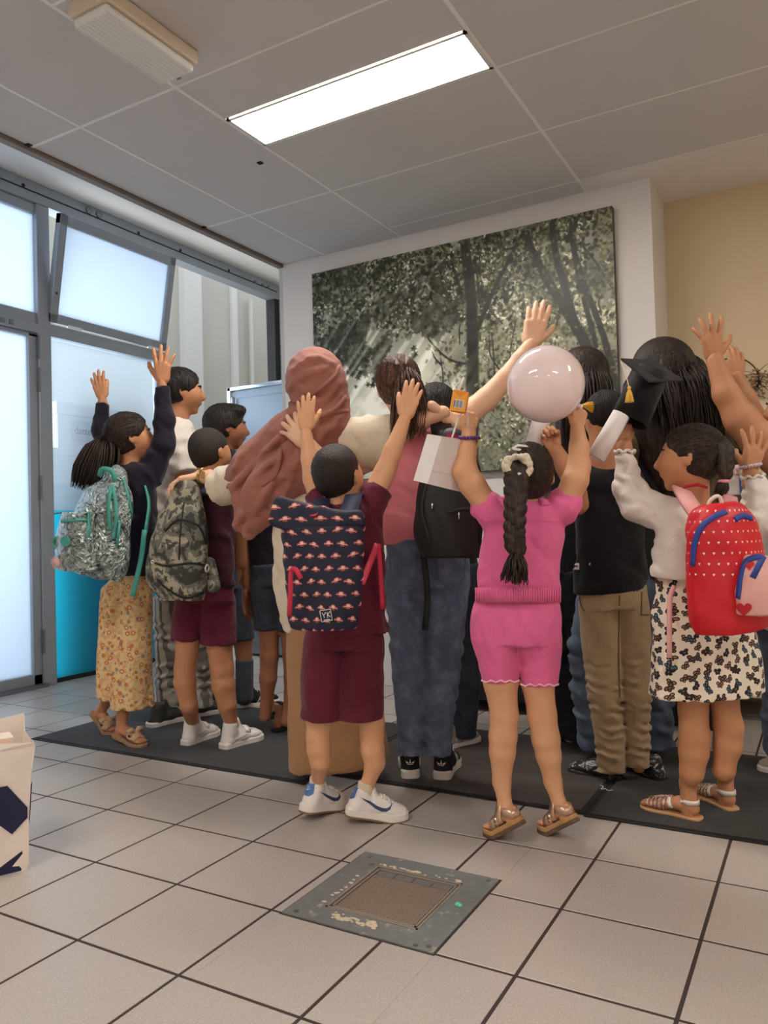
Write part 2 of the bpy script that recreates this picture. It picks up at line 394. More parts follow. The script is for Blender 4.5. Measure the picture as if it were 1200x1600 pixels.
# hopper window leaning into the room
w2 = thing('window_2', (XW, 4.0, 2.47), 'tilted-open hopper window with frosted pane', None, kind='structure')
th = math.radians(10.5); hb = V3(XW + .03, 0, 2.475); hu = V3(math.sin(th), 0, math.cos(th)); hn = V3(math.cos(th), 0, -math.sin(th))
Rh = np.stack([hn, V3(0, 1, 0), hu], 1)
f = MB()
for a in ((3.485, 4.56, 0, .062), (3.485, 4.56, .665, .735), (3.485, 3.545, 0, .735), (4.50, 4.56, 0, .735)): f.box((-.025, a[0], a[2]), (.025, a[1], a[3]), Rh, hb, bev=.004)
f.build('sash', m_frame, w2)
MB().box((-.005, 3.545, .062), (.005, 4.50, .665), Rh, hb).build('pane', g_frost, w2)
f = MB()
for y in (3.62, 4.36): f.box((.026, y, -.012), (.036, y + .12, .006), Rh, hb)
f.build('hinge', m_chrome, w2)
MB().tube([(XW, 3.52, 2.85), (XW + .04, 3.515, 2.72), (XW + .10, 3.51, 2.66)], .006, 6).build('stay_arm', m_dark, w2)
f = MB(); bar(f, 3.485, 4.57, 2.375, 2.46, .08); bar(f, 4.49, 4.58, 0, 2.46, .07); f.build('window_frame', m_frame, w2)
w3 = thing('window_3', (XW, 4.0, 0), 'glazed bay with hazy pane above a bright blue lower panel', None, kind='structure')
MB().box((XW - .006, 3.50, 1.18), (XW + .006, 4.49, 2.375)).build('pane', g_clear, w3)
MB().box((XW - .025, 3.505, .03), (XW + .0, 4.49, 1.18), bev=.004).build('lower_panel', frosted('blue_translucent_panel', .0, srgb(84, 206, 222)), w3)
MB().box((XW - .02, 3.505, 0), (XW + .0, 4.49, .028)).build('sill_gap', m_dark, w3)
MB().tube([(XW + .02, 3.47, 1.15), (XW + .06, 3.52, 1.16), (XW + .05, 3.60, 1.165)], .006, 6).build('latch', m_steel, w3)
# end post of the front
p = tag(MB().box((XW - .06, 6.10, 0), (XW + .04, 6.6, UPC)).build('trim_post', m_frame), 'grey metal end post of the glazed front', kind='structure')
MB().box((XW - .07, 6.03, 0), (XW + .03, 6.10, 3.262)).build('post_seal', m_dark, p)
# corridor beyond the opening
tag(MB().box((-6.5, 4.3, 0), (-6.4, 9.6, 4.2)).build('wall_corridor', m_cream), 'cream corridor wall seen through the open bay', kind='structure')
tag(MB().box((-6.5, 9.0, 0), (-3.2, 9.1, 4.2)).build('wall_corridor_end', m_cream), 'cream end wall of the corridor', kind='structure')
tag(MB().box((-6.6, 4.9, -.12), (-3.2, 9.1, 0)).build('floor_corridor', m_field), 'tiled corridor floor', kind='structure')
tag(MB().box((-3.3, 4.4, 0), (-3.2, 9.1, 4.2)).build('wall_corridor_side', m_cream), 'cream corridor side wall', kind='structure')
# picture ---------------------------------------------------------------------
# ------------------------------------------------------------------ soft solids: smooth unions of tapered limbs, meshed as one skin
class Vol:
    def __init__(s, vox=.006): s.h = vox * 1.09; s.ops = []; s.fold = []; s.cuts = []; s.lo = V3(9e9, 9e9, 9e9); s.hi = -s.lo
    def _put(s, lo, hi, fn, k, mode='u'):
        lo = np.asarray(lo); hi = np.asarray(hi)
        if mode == 'u': s.lo = np.minimum(s.lo, lo); s.hi = np.maximum(s.hi, hi)
        s.ops.append((lo, hi, fn, k, mode)); return s
    def cone(s, a, b, ra, rb, k=.01, q=1., q2=None, side=None, fa=False, fb=False, mode='u'):
        """tapered limb a->b; q = depth/width of the section, side = width axis; fa/fb cut the ends flat"""
        a = np.asarray(a, float); b = np.asarray(b, float); L = np.linalg.norm(b - a) + 1e-9; t = (b - a) / L
        q2 = q if q2 is None else q2
        if side is None: side = V3(1, 0, 0) if abs(t[0]) < .9 else V3(0, 1, 0)
        sd = unit(np.asarray(side) - t * (np.asarray(side) @ t)); n = np.cross(t, sd); R = max(ra, rb) * max(1, q, q2)
        ell = not (q == 1 and q2 == 1)
        if mode == 'u':
            if fb: s.cuts.append((b, t, rb * max(1, q2)))
            if fa: s.cuts.append((a, -t, ra * max(1, q)))
        def fn(x, y, z):
            px, py, pz = x - a[0], y - a[1], z - a[2]
            w = px * t[0] + py * t[1] + pz * t[2]; h = np.clip(w / L, 0, 1); r = ra + (rb - ra) * h
            over = w - h * L
            u = px * sd[0] + py * sd[1] + pz * sd[2]; v = px * n[0] + py * n[1] + pz * n[2]
            if ell: qq = q + (q2 - q) * h; v = v / qq; m = .5 + .5 * np.minimum(1, qq)
            else: m = 1
            if fa or fb:
                o2 = over * over
                if fa: o2 = np.where(over < 0, 0, o2)
                if fb: o2 = np.where(over > 0, 0, o2)
                d = (np.sqrt(u * u + v * v + o2) - r) * m
                if fa: d = np.maximum(d, -w)
                if fb: d = np.maximum(d, w - L)
                return d
            return (np.sqrt(u * u + v * v + over * over) - r) * m
        return s._put(np.minimum(a, b) - R, np.maximum(a, b) + R, fn, k, mode)
    def loft(s, C, r, q, side, k=.02, fa=True, fb=True):
        """one smooth solid through a row of elliptical sections"""
        C = np.asarray(C, float); n = len(C); A = np.c_[C, r, q]
        if n > 2:
            E = np.vstack([2 * A[0] - A[1], A, 2 * A[-1] - A[-2]]); out = []
            for i in range(n - 1):
                a, b, c, e = E[i:i + 4]
                for t_ in np.linspace(0, 1, 6)[:-1 if i < n - 2 else None]: out.append(.5 * (2 * b + (c - a) * t_ + (2 * a - 5 * b + 4 * c - e) * t_ ** 2 + (3 * b - a - 3 * c + e) * t_ ** 3))
            A = np.array(out)
        t = unit(A[-1, :3] - A[0, :3]); w = (A[:, :3] - A[0, :3]) @ t; w = np.maximum.accumulate(w + np.arange(len(w)) * 1e-6); L = w[-1]
        sd = unit(np.asarray(side) - t * (np.asarray(side) @ t)); nn = np.cross(t, sd); off = A[:, :3] - A[0, :3]; us = off @ sd; vs = off @ nn; c0 = A[0, :3]; rr = np.maximum(A[:, 3], .002); qs = A[:, 4]
        if fb: s.cuts.append((A[-1, :3], t, rr[-1] * max(1, qs[-1])))
        if fa: s.cuts.append((A[0, :3], -t, rr[0] * max(1, qs[0])))
        def fn(x, y, z):
            px, py, pz = x - c0[0], y - c0[1], z - c0[2]; ww = px * t[0] + py * t[1] + pz * t[2]; u = px * sd[0] + py * sd[1] + pz * sd[2] - np.interp(ww, w, us); v = px * nn[0] + py * nn[1] + pz * nn[2] - np.interp(ww, w, vs)
            r_ = np.interp(ww, w, rr); qq = np.interp(ww, w, qs); o = np.where(ww < 0, 0 if fa else ww, np.where(ww > L, 0 if fb else ww - L, 0)); d = (np.sqrt(u * u + (v / qq) ** 2 + o * o) - r_) * (.5 + .5 * np.minimum(1, qq))
            if fa: d = np.maximum(d, -ww)
            if fb: d = np.maximum(d, ww - L)
            return d
        R = rr.max() * max(1, qs.max()); return s._put(A[:, :3].min(0) - R, A[:, :3].max(0) + R, fn, k)
    def ell(s, c, r, R=None, k=.01, mode='u'):
        c = np.asarray(c, float); r = np.asarray(r, float); R = np.eye(3) if R is None else R; m = r.max()
        def fn(x, y, z):
            p = (x - c[0], y - c[1], z - c[2]); k0 = 0; k1 = 0
            for i in range(3):
                u = (p[0] * R[0, i] + p[1] * R[1, i] + p[2] * R[2, i]) / r[i]; k0 = k0 + u * u; k1 = k1 + (u / r[i]) ** 2
            k0 = np.sqrt(k0); k1 = np.sqrt(k1) + 1e-9; return k0 * (k0 - 1) / k1
        return s._put(c - m, c + m, fn, k, mode)
    def rbox(s, c, half, R=None, rad=.02, k=.01, mode='u', shear=0):
        c = np.asarray(c, float); half = np.asarray(half, float) - rad; R = np.eye(3) if R is None else R; m = np.linalg.norm(half) + rad
        def fn(x, y, z):
            p = (x - c[0], y - c[1], z - c[2]); q = [p[0] * R[0, i] + p[1] * R[1, i] + p[2] * R[2, i] for i in range(3)]
            q = [np.abs(q[i]) - half[i] for i in range(3)]
            o = np.sqrt(sum(np.maximum(a, 0) ** 2 for a in q)); return o + np.minimum(np.maximum(q[0], np.maximum(q[1], q[2])), 0) - rad
        return s._put(c - m, c + m, fn, k, mode)
    def half(s, p, n, k=.004, reach=None):
        """keep only the side of the plane away from n (within reach of p)"""
        p = np.asarray(p, float); n = unit(n)
        big = 50 if reach is None else reach
        return s._put(p - big, p + big, lambda x, y, z: (x - p[0]) * n[0] + (y - p[1]) * n[1] + (z - p[2]) * n[2], k, 'i')
    def wrinkle(s, amp, wl, dirs=None, seed=0, c=None, rad=None):
        s.fold.append((amp, wl, dirs, seed, c, rad)); return s
    def mesh(s):
        h = s.h; pad = 3 * h + .004; lo = s.lo - pad; n = np.ceil((s.hi + pad - lo) / h).astype(int) + 1
        d = np.full(n, .2, np.float32); ax = [lo[i] + h * np.arange(n[i]) for i in range(3)]
        for (a, b, fn, k, mode) in s.ops:
            m = k * 1.2 + 2.5 * h
            i0 = np.clip(np.floor((a - m - lo) / h).astype(int), 0, n); i1 = np.clip(np.ceil((b + m - lo) / h).astype(int) + 1, 0, n)
            if np.any(i1 <= i0): continue
            sl = tuple(slice(i0[i], i1[i]) for i in range(3))
            x = ax[0][sl[0]].astype(np.float32)[:, None, None]; y = ax[1][sl[1]].astype(np.float32)[None, :, None]; z = ax[2][sl[2]].astype(np.float32)[None, None, :]
            e = fn(x, y, z); e = np.broadcast_to(e, d[sl].shape).astype(np.float32); g = d[sl]
            if mode == 'u':
                t = np.clip(.5 + .5 * (e - g) / k, 0, 1); d[sl] = e * (1 - t) + g * t - k * t * (1 - t)
            elif mode == 's':
                t = np.clip(.5 - .5 * (g + e) / k, 0, 1); d[sl] = g * (1 - t) - e * t + k * t * (1 - t)
            else:
                t = np.clip(.5 - .5 * (e - g) / k, 0, 1); d[sl] = e * (1 - t) + g * t + k * t * (1 - t)
        if s.fold:
            I = np.argwhere(np.abs(d) < 4 * h + .012); P = lo + I * h; acc = np.zeros(len(I))
            for amp, wl, dirs, seed, c, rad in s.fold:
                rs = np.random.RandomState(seed + 11); dd = [unit(v) for v in dirs] if dirs else [unit(rs.randn(3)) for _ in range(3)]
                w1 = np.sin(P @ (rs.randn(3) * 3.1 / wl * .8) + rs.rand() * 6) + np.sin(P @ (rs.randn(3) * 3.1 / wl * .9) + rs.rand() * 6)
                a = sum(np.sin(P @ v * (6.283 / wl * (.8 + .5 * rs.rand())) + .85 * w1 + rs.rand() * 6) for v in dd) / len(dd) ** .5
                a *= .55 + .45 * np.sin(P @ (rs.randn(3) * 2.2 / wl * .7) + rs.rand() * 6)
                if c is not None: a *= np.exp(-((P - np.asarray(c)) ** 2).sum(1) / (rad * rad))
                acc += amp * a
            d0 = d.copy(); d[tuple(I.T)] += acc.astype(np.float32)
            for b, t, R in s.cuts:                           # folds leave hems and cuffs cleanly cut
                m = R * 1.4 + .03; i0 = np.clip(np.floor((b - m - lo) / h).astype(int), 0, n); i1 = np.clip(np.ceil((b + m - lo) / h).astype(int) + 1, 0, n)
                if np.any(i1 <= i0): continue
                sl = tuple(slice(i0[i], i1[i]) for i in range(3)); x = ax[0][sl[0]][:, None, None] - b[0]; y = ax[1][sl[1]][None, :, None] - b[1]; z = ax[2][sl[2]][None, None, :] - b[2]
                w = x * t[0] + y * t[1] + z * t[2]; rad = np.sqrt(np.maximum(x * x + y * y + z * z - w * w, 0)); mk = (rad < R * 1.25) & (w > -.012) & (w < .03); g = d[sl]; d[sl] = np.where(mk & (np.abs(g) < .02) & (d0[sl] >= w - .0015), np.maximum(g, w), g)
        return nets(d, lo, h)

def nets(d, lo, h):
    ins = d < 0; nx, ny, nz = d.shape
    cor = [(i, j, k) for i in (0, 1) for j in (0, 1) for k in (0, 1)]
    cnt = np.zeros((nx - 1, ny - 1, nz - 1), np.int8)
    for i, j, k in cor: cnt += ins[i:nx - 1 + i, j:ny - 1 + j, k:nz - 1 + k]
    C = np.argwhere((cnt > 0) & (cnt < 8))
    if len(C) == 0: return np.zeros((0, 3)), np.zeros((0, 4), int)
    vals = {c: d[C[:, 0] + c[0], C[:, 1] + c[1], C[:, 2] + c[2]] for c in cor}
    acc = np.zeros((len(C), 3)); num = np.zeros(len(C))
    for a in cor:
        for ax in range(3):
            if a[ax]: continue
            b = tuple(a[i] + (i == ax) for i in range(3)); va, vb = vals[a], vals[b]; m = (va < 0) != (vb < 0)
            t = np.where(m, va / np.where(m, va - vb, 1), 0)
            p = np.tile(np.array(a, float), (len(C), 1)); p[:, ax] += t
            acc[m] += p[m]; num[m] += 1
    V = lo + h * (C + acc / num[:, None])
    idx = np.full((nx - 1, ny - 1, nz - 1), -1, np.int32); idx[C[:, 0], C[:, 1], C[:, 2]] = np.arange(len(C))
    F = []
    for ax in range(3):
        s0 = [slice(None)] * 3; s1 = [slice(None)] * 3; s0[ax] = slice(0, -1); s1[ax] = slice(1, None)
        A = ins[tuple(s0)]; B = ins[tuple(s1)]; E = np.argwhere(A != B); o1, o2 = (ax + 1) % 3, (ax + 2) % 3
        E = E[(E[:, o1] > 0) & (E[:, o2] > 0) & (E[:, o1] < d.shape[o1] - 1) & (E[:, o2] < d.shape[o2] - 1)]
        def ci(p, q):
            G = E.copy(); G[:, o1] -= p; G[:, o2] -= q; return idx[G[:, 0], G[:, 1], G[:, 2]]
        Q = np.stack([ci(1, 1), ci(0, 1), ci(0, 0), ci(1, 0)], 1)
        fl = ~A[tuple(E.T)]; Q[fl] = Q[fl][:, ::-1]; F.append(Q)
    F = np.concatenate(F); F = F[(F >= 0).all(1)]
    return V, F

def cat(*vf):
    V = []; F = []; o = 0
    for v, f in vf:
        if len(v) == 0: continue
        V.append(v); F.append(np.asarray(f) + o); o += len(v)
    return np.concatenate(V), np.concatenate(F)

# ------------------------------------------------------------------ laying flat things onto a surface
from mathutils.bvhtree import BVHTree
class Skin:
    """a surface one can drop points on, in world coordinates"""
    def __init__(s, v, f): s.t = BVHTree.FromPolygons(np.asarray(v).tolist(), [tuple(map(int, q)) for q in f])
    def drop(s, p, d=None, off=.002):
        d = unit(np.asarray(p) - CAM) if d is None else unit(d); hit = s.t.ray_cast(Vector(np.asarray(p) - d * .5), Vector(d), 2)
        if hit[0] is None:
            hit = s.t.find_nearest(Vector(p))
            if hit[0] is None: return np.asarray(p, float), -d
        n = np.array(hit[1]); n = n if n @ d < 0 else -n
        return np.array(hit[0]) + n * off, n
def inner_grid(poly, step):
    """triangulated fill of a 2-D outline, fine enough to bend"""
    bm = bmesh.new(); vs = [bm.verts.new((x, y, 0)) for x, y in poly]; bm.faces.new(vs)
    bmesh.ops.triangulate(bm, faces=bm.faces[:])
    for _ in range(6):
        lg = [e for e in bm.edges if e.calc_length() > step]
        if not lg: break
        bmesh.ops.subdivide_edges(bm, edges=lg, cuts=1); bmesh.ops.triangulate(bm, faces=[f for f in bm.faces if len(f.verts) > 3])
    bm.verts.index_update(); v = [tuple(q.co) for q in bm.verts]; f = [tuple(q.index for q in a.verts) for a in bm.faces]; bm.free(); return v, f
def decal(mb, skin, poly, M, d, off=.0025, step=.02):
    """add the outline poly (2-D, mapped to world by M(x,y)) laid on skin along d"""
    v, f = inner_grid(poly, step); return mb.add([skin.drop(M(p[0], p[1]), d, off)[0] for p in v], f)
def band(mb, skin, pts, d, w, t=.004, off=.003, n=14):
    """strap or zip laid along a path of world points"""
    P = resample(pts, n); Q = [skin.drop(p, d, off) for p in P]
    return mb.ribbon([q[0] for q in Q], w, t, [q[1] for q in Q])
def resample(pts, n):
    P = np.array(pts, float)
    if len(P) > 2:                                   # Catmull-Rom
        E = np.vstack([2 * P[0] - P[1], P, 2 * P[-1] - P[-2]]); out = []
        for u in np.linspace(0, len(P) - 1 - 1e-6, n):
            i = int(u); t = u - i; a, b, c, e = E[i:i + 4]
            out.append(.5 * (2 * b + (c - a) * t + (2 * a - 5 * b + 4 * c - e) * t * t + (3 * b - a - 3 * c + e) * t ** 3))
        return np.array(out)
    return np.array([P[0] + (P[1] - P[0]) * t for t in np.linspace(0, 1, n)])
def strands(mb, guide, spread, n, r=.0025, sides=4, segs=10, seed=0, wave=0, end=.35, lenvar=.12):
    """a lock of hair: n tapered strands along a guide path; spread = radius of the lock along it"""
    rs = np.random.RandomState(seed); P = resample(guide, segs); sp = np.interp(np.linspace(0, 1, segs), np.linspace(0, 1, len(spread)), spread)
    T = np.gradient(P, axis=0); T /= np.linalg.norm(T, axis=1)[:, None] + 1e-9
    ref = V3(.3, .4, .2); A = np.cross(T, ref); A /= np.linalg.norm(A, axis=1)[:, None] + 1e-9; B = np.cross(T, A)
    for _ in range(n):
        th = rs.rand() * 6.283; rr = math.sqrt(rs.rand()); ph = rs.rand() * 6.28; L = 1 - lenvar * rs.rand()
        u = np.linspace(0, 1, segs); jit = wave * np.sin(u * 9 + ph)
        Q = P + (A * (math.cos(th) * rr) + B * (math.sin(th) * rr)) * sp[:, None] + A * jit[:, None]
        Q = np.stack([np.interp(u * L, u, Q[:, i]) for i in range(3)], 1)
        mb.tube(Q, [r * (1 - (1 - end) * max(0, t - .5) * 2) for t in u], sides, cap=False)
    return mb
# ------------------------------------------------------------------ people: builders
F0 = unit(V3(FWD[0], FWD[1], 0)); R0 = np.cross(F0, V3(0, 0, 1)); ZU = V3(0, 0, 1)
def heading(deg): a = math.radians(deg); return math.cos(a) * F0 + math.sin(a) * R0      # 0 looks away from the camera, + turns right
def frame(yaw, pitch=0, roll=0):
    f = heading(yaw); r = np.cross(f, ZU); u = ZU; p = math.radians(pitch); f, u = f * math.cos(p) + u * math.sin(p), u * math.cos(p) - f * math.sin(p)
    q = math.radians(roll); r, u = r * math.cos(q) - u * math.sin(q), u * math.cos(q) + r * math.sin(q)
    return np.stack([r, f, u], 1)
def skin_mat(name, c):
    m = Mat(name, c, .5, spec=.35); m.over(m.noise(14, 3).sstep(.4, .75) * .25, tuple(x * y for x, y in zip(c, (.92, .72, .66)))); m.bump(m.noise(220, 2), .05, .002)
    m.b.inputs['Subsurface Weight'].default_value = .08; m.b.inputs['Subsurface Radius'].default_value = (.010, .004, .002); return m
SK_A = skin_mat('skin_warm', srgb(222, 168, 128)); SK_B = skin_mat('skin_tan', srgb(200, 142, 104)); SK_C = skin_mat('skin_brown', srgb(160, 106, 78)); SK_D = skin_mat('skin_light', srgb(232, 186, 154))
def hair_mat(name, c, c2, fine=False, stretch=(70, 70, 7)):
    m = Mat(name, c, .5, spec=.4); n = m.noise(260, 2) if fine else m.noise(1.6, 4, .65, mapping=stretch)
    m.over(n.sstep(.42, .72), c2); m.bump(n, .9, .006); return m
H_BLACK = hair_mat('hair_black', srgb(22, 17, 16), srgb(52, 40, 34)); H_DARK = hair_mat('hair_dark_brown', srgb(30, 20, 16), srgb(78, 54, 40))
H_BROWN = hair_mat('hair_brown', srgb(56, 36, 27), srgb(140, 100, 74)); H_BUZZ = hair_mat('hair_cropped', srgb(28, 22, 19), srgb(66, 50, 40), True)
m_eye = Mat('eye_white', (.8, .78, .75), .2); m_iris = Mat('iris', (.02, .012, .008), .2); m_lip = Mat('lips', srgb(188, 104, 92), .45)

class Person:
    def __init__(s, D, foot, label, yaw=0, skin=SK_A, vox=.0072):
        s.D = D; s.base = on_floor(*foot); s.t = thing('person', s.base, label, 'person'); s.skin = skin; s.yaw = yaw
        s.f = heading(yaw); s.r = np.cross(s.f, ZU); s.body = Vol(vox if vox < .0075 else vox + .001); s.extra = []
    def j(s, x, y, dd=0.): return at(x, y, s.D + dd)
    def m(s, px, dd=0.): return px * (s.D + dd) / FPX
    def limb(s, vol, pts, k=.012, fa=False, fb=False, grow=0, q=1., side=None):
        n = len(pts)
        for i in range(n - 1):
            a, b = pts[i], pts[i + 1]; da = a[3] if len(a) > 3 else 0; db = b[3] if len(b) > 3 else 0
            vol.cone(s.j(a[0], a[1], da), s.j(b[0], b[1], db), s.m(a[2]) + grow, s.m(b[2]) + grow, k, fa=fa and i == 0, fb=fb and i == n - 2, q=q, side=side)
    def torso(s, vol, rows, q=.62, k=.02, fa=True, fb=True, grow=0, side=None):
        """rows of (x, y, half width, dd) down the body"""
        g = lambda a, i, z: a[i] if len(a) > i else z
        vol.loft([s.j(a[0], a[1], g(a, 3, 0)) for a in rows], [s.m(a[2], g(a, 3, 0)) + grow for a in rows], [g(a, 4, q) for a in rows], s.r if side is None else side, k, fa, fb)
    def wear(s, name, vol, mat, label=None, parent=None, dist=.5):
        v, f = vol.mesh() if isinstance(vol, Vol) else vol
        q = v - s.base; 
        if isinstance(dist, tuple): c = np.asarray(dist[0]) - s.base; e = q - c; uv = np.stack([np.arctan2(e @ RGT, -(e @ F0)) * dist[1], q[:, 2]], 1)
        else: uv = np.stack([q @ s.r + dist * (q @ s.f), q[:, 2]], 1)
        o = mesh_obj(name, v, f, mat, parent or s.t, True, uv)
        if label: o['label'] = label
        s.last = (v, f); return o
    # --- head: skull, jaw, nose, ears, eyes, mouth
    def head(s, x, y, Hpx, yaw=None, pitch=0, roll=0, dd=0., neck=None, ears=True, w=1.):
        s.hc = c = s.j(x, y, dd); s.H = H = s.m(Hpx, dd); s.hR = R = frame(s.yaw if yaw is None else yaw, pitch, roll)
        P = lambda a, b, d: c + R @ (np.array([a, b, d]) * H)
        s.hp = P; B = s.body
        B.ell(P(0, -.05, .12), np.array([.335 * w, .42, .36]) * H, R, .02)
        B.ell(P(0, .10, -.10), np.array([.285 * w, .30, .33]) * H, R, .04)
        B.cone(P(0, .14, -.22), P(0, .25, -.40), .20 * H, .085 * H, .04, .8, side=R[:, 0])
        B.cone(P(-.13, .24, -.1), P(.13, .24, -.1), .13 * H, .13 * H, .04)                       # cheeks
        B.cone(P(0, .365, .04), P(0, .47, -.12), .032 * H, .055 * H, .02)                        # nose
        B.cone(P(-.045, .43, -.135), P(.045, .43, -.135), .035 * H, .035 * H, .012)
        B.cone(P(-.075, .37, -.255), P(.075, .37, -.255), .032 * H, .032 * H, .015)              # lips
        for q in (-1, 1): B.ell(P(.15 * q, .42, .01), np.array([.07, .06, .05]) * H, R, .012, 's')
        if ears:
            for q in (-1, 1):
                B.ell(P(.345 * w * q, -.04, -.05), np.array([.028, .075, .12]) * H, R @ np.array(Matrix.Rotation(.35 * q, 3, 'Z')), .008)
                B.ell(P(.375 * w * q, -.02, -.04), np.array([.016, .04, .07]) * H, R, .006, 's')
        for q in (-1, 1):
            e = MB().sphere(P(.145 * q, .318, .005), .062 * H, 12, 8); eo = e.build('eye', m_eye, s.t, True)
            MB().sphere(P(.145 * q, .356, .004), np.array([.026, .026, .026]) * H, 10, 6, R).build('iris', m_iris, eo, True)
            MB().tube([P(.07 * q, .40, .09), P(.15 * q, .39, .115), P(.24 * q, .32, .09)], [.012 * H, .016 * H, .008 * H], 6).build('eyebrow', H_BLACK, s.t, True)
        MB().tube([P(-.10, .375, -.262), P(-.04, .40, -.252), P(0, .402, -.256), P(.04, .40, -.252), P(.10, .375, -.262)], [.004 * H, .02 * H, .018 * H, .02 * H, .004 * H], 6).build('lips', m_lip, s.t, True)
        if neck is not None:
            nx, ny, nr = neck[:3]; B.cone(P(0, -.08, -.22), s.j(nx, ny, neck[3] if len(neck) > 3 else dd), s.m(nr), s.m(nr) * 1.08, .03)
    def cap(s, mat, thick=.035, line=.19, nape=-.34, extra=None, vox=.0055, amp=.0025, wl=.03, name='hair', tilt=.45, keep_ears=True):
        """close-fitting hair over the skull, cut at hairline and nape"""
        H, R, P = s.H, s.hR, s.hp; v = Vol(vox); t = thick
        v.ell(P(0, -.05, .12), np.array([.335 + t, .42 + t, .36 + t]) * H, R, .02)
        v.ell(P(0, -.10, -.08), np.array([.27 + t, .30 + t, .34]) * H, R, .03)
        if extra: extra(v)
        n = unit(R @ np.array([0, .9, -tilt])); v.half(s.hc + n * line * H, n, .012)
        v.half(P(0, 0, nape), -R[:, 2] + R[:, 1] * .25, .012)
        if keep_ears:
            for q in (-1, 1): v.ell(P(.42 * q, .05, -.15), np.array([.16, .085, .14]) * H, R, .010, 's')
        v.wrinkle(amp, wl, [R[:, 0], R[:, 0] + R[:, 1]], 3)
        o = s.wear(name, v, mat); s.hair = o; s.hairskin = s.last; return o
    def comb(s, mat, to=None, n=260, r=.0017, wave=.0, low=-.42, seed=1, frm=(0, -.15, 1.), reach=1.):
        """single strands laid over the hair surface: gathered towards a point (head units) or falling from the crown"""
        sk = Skin(*s.hairskin); R = s.hR; rs = np.random.RandomState(seed); mb = MB(); c = s.hp(0, -.05, .06); done = 0
        for _ in range(n * 4):
            if done >= n: break
            d = unit(rs.randn(3)); 
            if d[2] < low or d[1] > .55 + .5 * d[2]: continue
            a, b = (d, unit(np.array(to))) if to is not None else (unit(np.array(frm) + .25 * rs.randn(3)), d); P = []; ph = rs.rand() * 6; ok = True
            for t in np.linspace(0, reach, 9):
                q = unit(a * (1 - t) + b * t); w = R @ unit(q + wave * math.sin(9 * t + ph) * np.array([1, .5, 0])); hit = sk.t.ray_cast(Vector(c + w * .6), Vector(-w), .6)
                if hit[0] is None: ok = False; break
                P.append(np.array(hit[0]) + w * .0006)
            if not ok: continue
            mb.tube(P, [r * (.5 + .5 * math.sin(math.pi * (.1 + .8 * i / 8))) for i in range(9)], 4, cap=False); done += 1
        o = mb.build('hair_strands', mat, s.hair, True); o['kind'] = 'stuff'; return o
    # --- a hand with palm, four unequal fingers and a thumb off the side of the palm
    def hand(s, w, tip, thumb, palm=None, spread=10, curl=(6, 10, 8), tspread=42, tcurl=12, L=None, curls=None):
        w = np.asarray(w, float); tip = np.asarray(tip, float); y = unit(tip - w); L = L or np.linalg.norm(tip - w)
        th = np.asarray(thumb, float); x = unit(th - y * (th @ y)); z = np.cross(x, y); pl = FWD if palm is None else np.asarray(palm, float)
        if z @ pl < 0: z = -z
        W = lambda a, b, d: w + (x * a + y * b + z * d) * L
        V = Vol(max(.0027, .023 * L)); k = .035 * L
        V.cone(W(0, -.28, 0), W(0, .06, 0), .135 * L, .12 * L, .05 * L, .78, side=x)
        fb = ((.165, .50), (.058, .535), (-.048, .515), (-.148, .455)); ln = (.40, .45, .41, .32); an = (1.25, .35, -.55, -1.5)
        for (bx, by) in fb: V.cone(W(bx * .55, .07, 0), W(bx, by - .04, 0), .085 * L, .075 * L, k)
        V.ell(W(.14, .20, .05), np.array([.10, .17, .085]) * L, np.stack([x, y, z], 1), k)
        V.ell(W(-.13, .18, .04), np.array([.07, .17, .075]) * L, np.stack([x, y, z], 1), k)
        s.tips = []
        for i in range(4):
            a = math.radians(spread * an[i]); d0 = y * math.cos(a) + x * math.sin(a); p = W(fb[i][0], fb[i][1] - .03, 0); cu = curls[i] if curls else curl; b = 0; r = (.062, .064, .061, .053)[i] * L
            for sg, fr in enumerate((.46, .31, .23)):
                b += math.radians(cu[sg]); d = d0 * math.cos(b) + z * math.sin(b); e = p + d * (ln[i] * fr * L + (.03 * L if sg == 0 else 0)); r2 = r * (.92 if sg < 2 else .8)
                V.cone(p, e, r, r2, .012 * L); p, r = e, r2
            s.tips.append(p)
        a = math.radians(tspread); d0 = y * math.cos(a) + x * math.sin(a); p = W(.13, .12, .03); b = 0; r = .085 * L
        for sg, ll in enumerate((.20, .17, .14)):
            b += math.radians(tcurl) * (sg > 0) + math.radians(8) * (sg == 0); d = d0 * math.cos(b) + (z * .8 - x * .25 * sg) * math.sin(b); e = p + unit(d) * ll * L; r2 = r * .86
            V.cone(p, e, r, r2, .02 * L); p, r = e, r2
        s.tips.append(p)
        s.extra.append(V.mesh()); return W
    def fist(s, w, knuck, thumb, palm=None, L=.13, **kw):
        """hand closed round something"""
        kw.setdefault('curl', (62, 78, 45)); kw.setdefault('tspread', 30); kw.setdefault('tcurl', 45); kw.setdefault('spread', 3)
        w = np.asarray(w); return s.hand(w, w + unit(np.asarray(knuck) - w) * L, thumb, palm, L=L, **kw)
    def finish(s):
        v, f = cat(s.body.mesh(), *s.extra); o = mesh_obj('body', v, f, s.skin, s.t, True); s.bodymesh = (v, f); return o
    def leg_to(s, M, L, x, y, r, dd=0., ra=None, hz=.42, yy=.25):
        """carry the shin from a frame point down into the shoe"""
        a = s.j(x, y, dd); k = M((0, yy * L, hz * L)); ra = s.m(r) * .8 if ra is None else ra
        s.body.cone(a, k, s.m(r), ra, .012); s.body.cone(k, M((0, yy * L, .12 * L)), ra, ra * .95, .012); return k
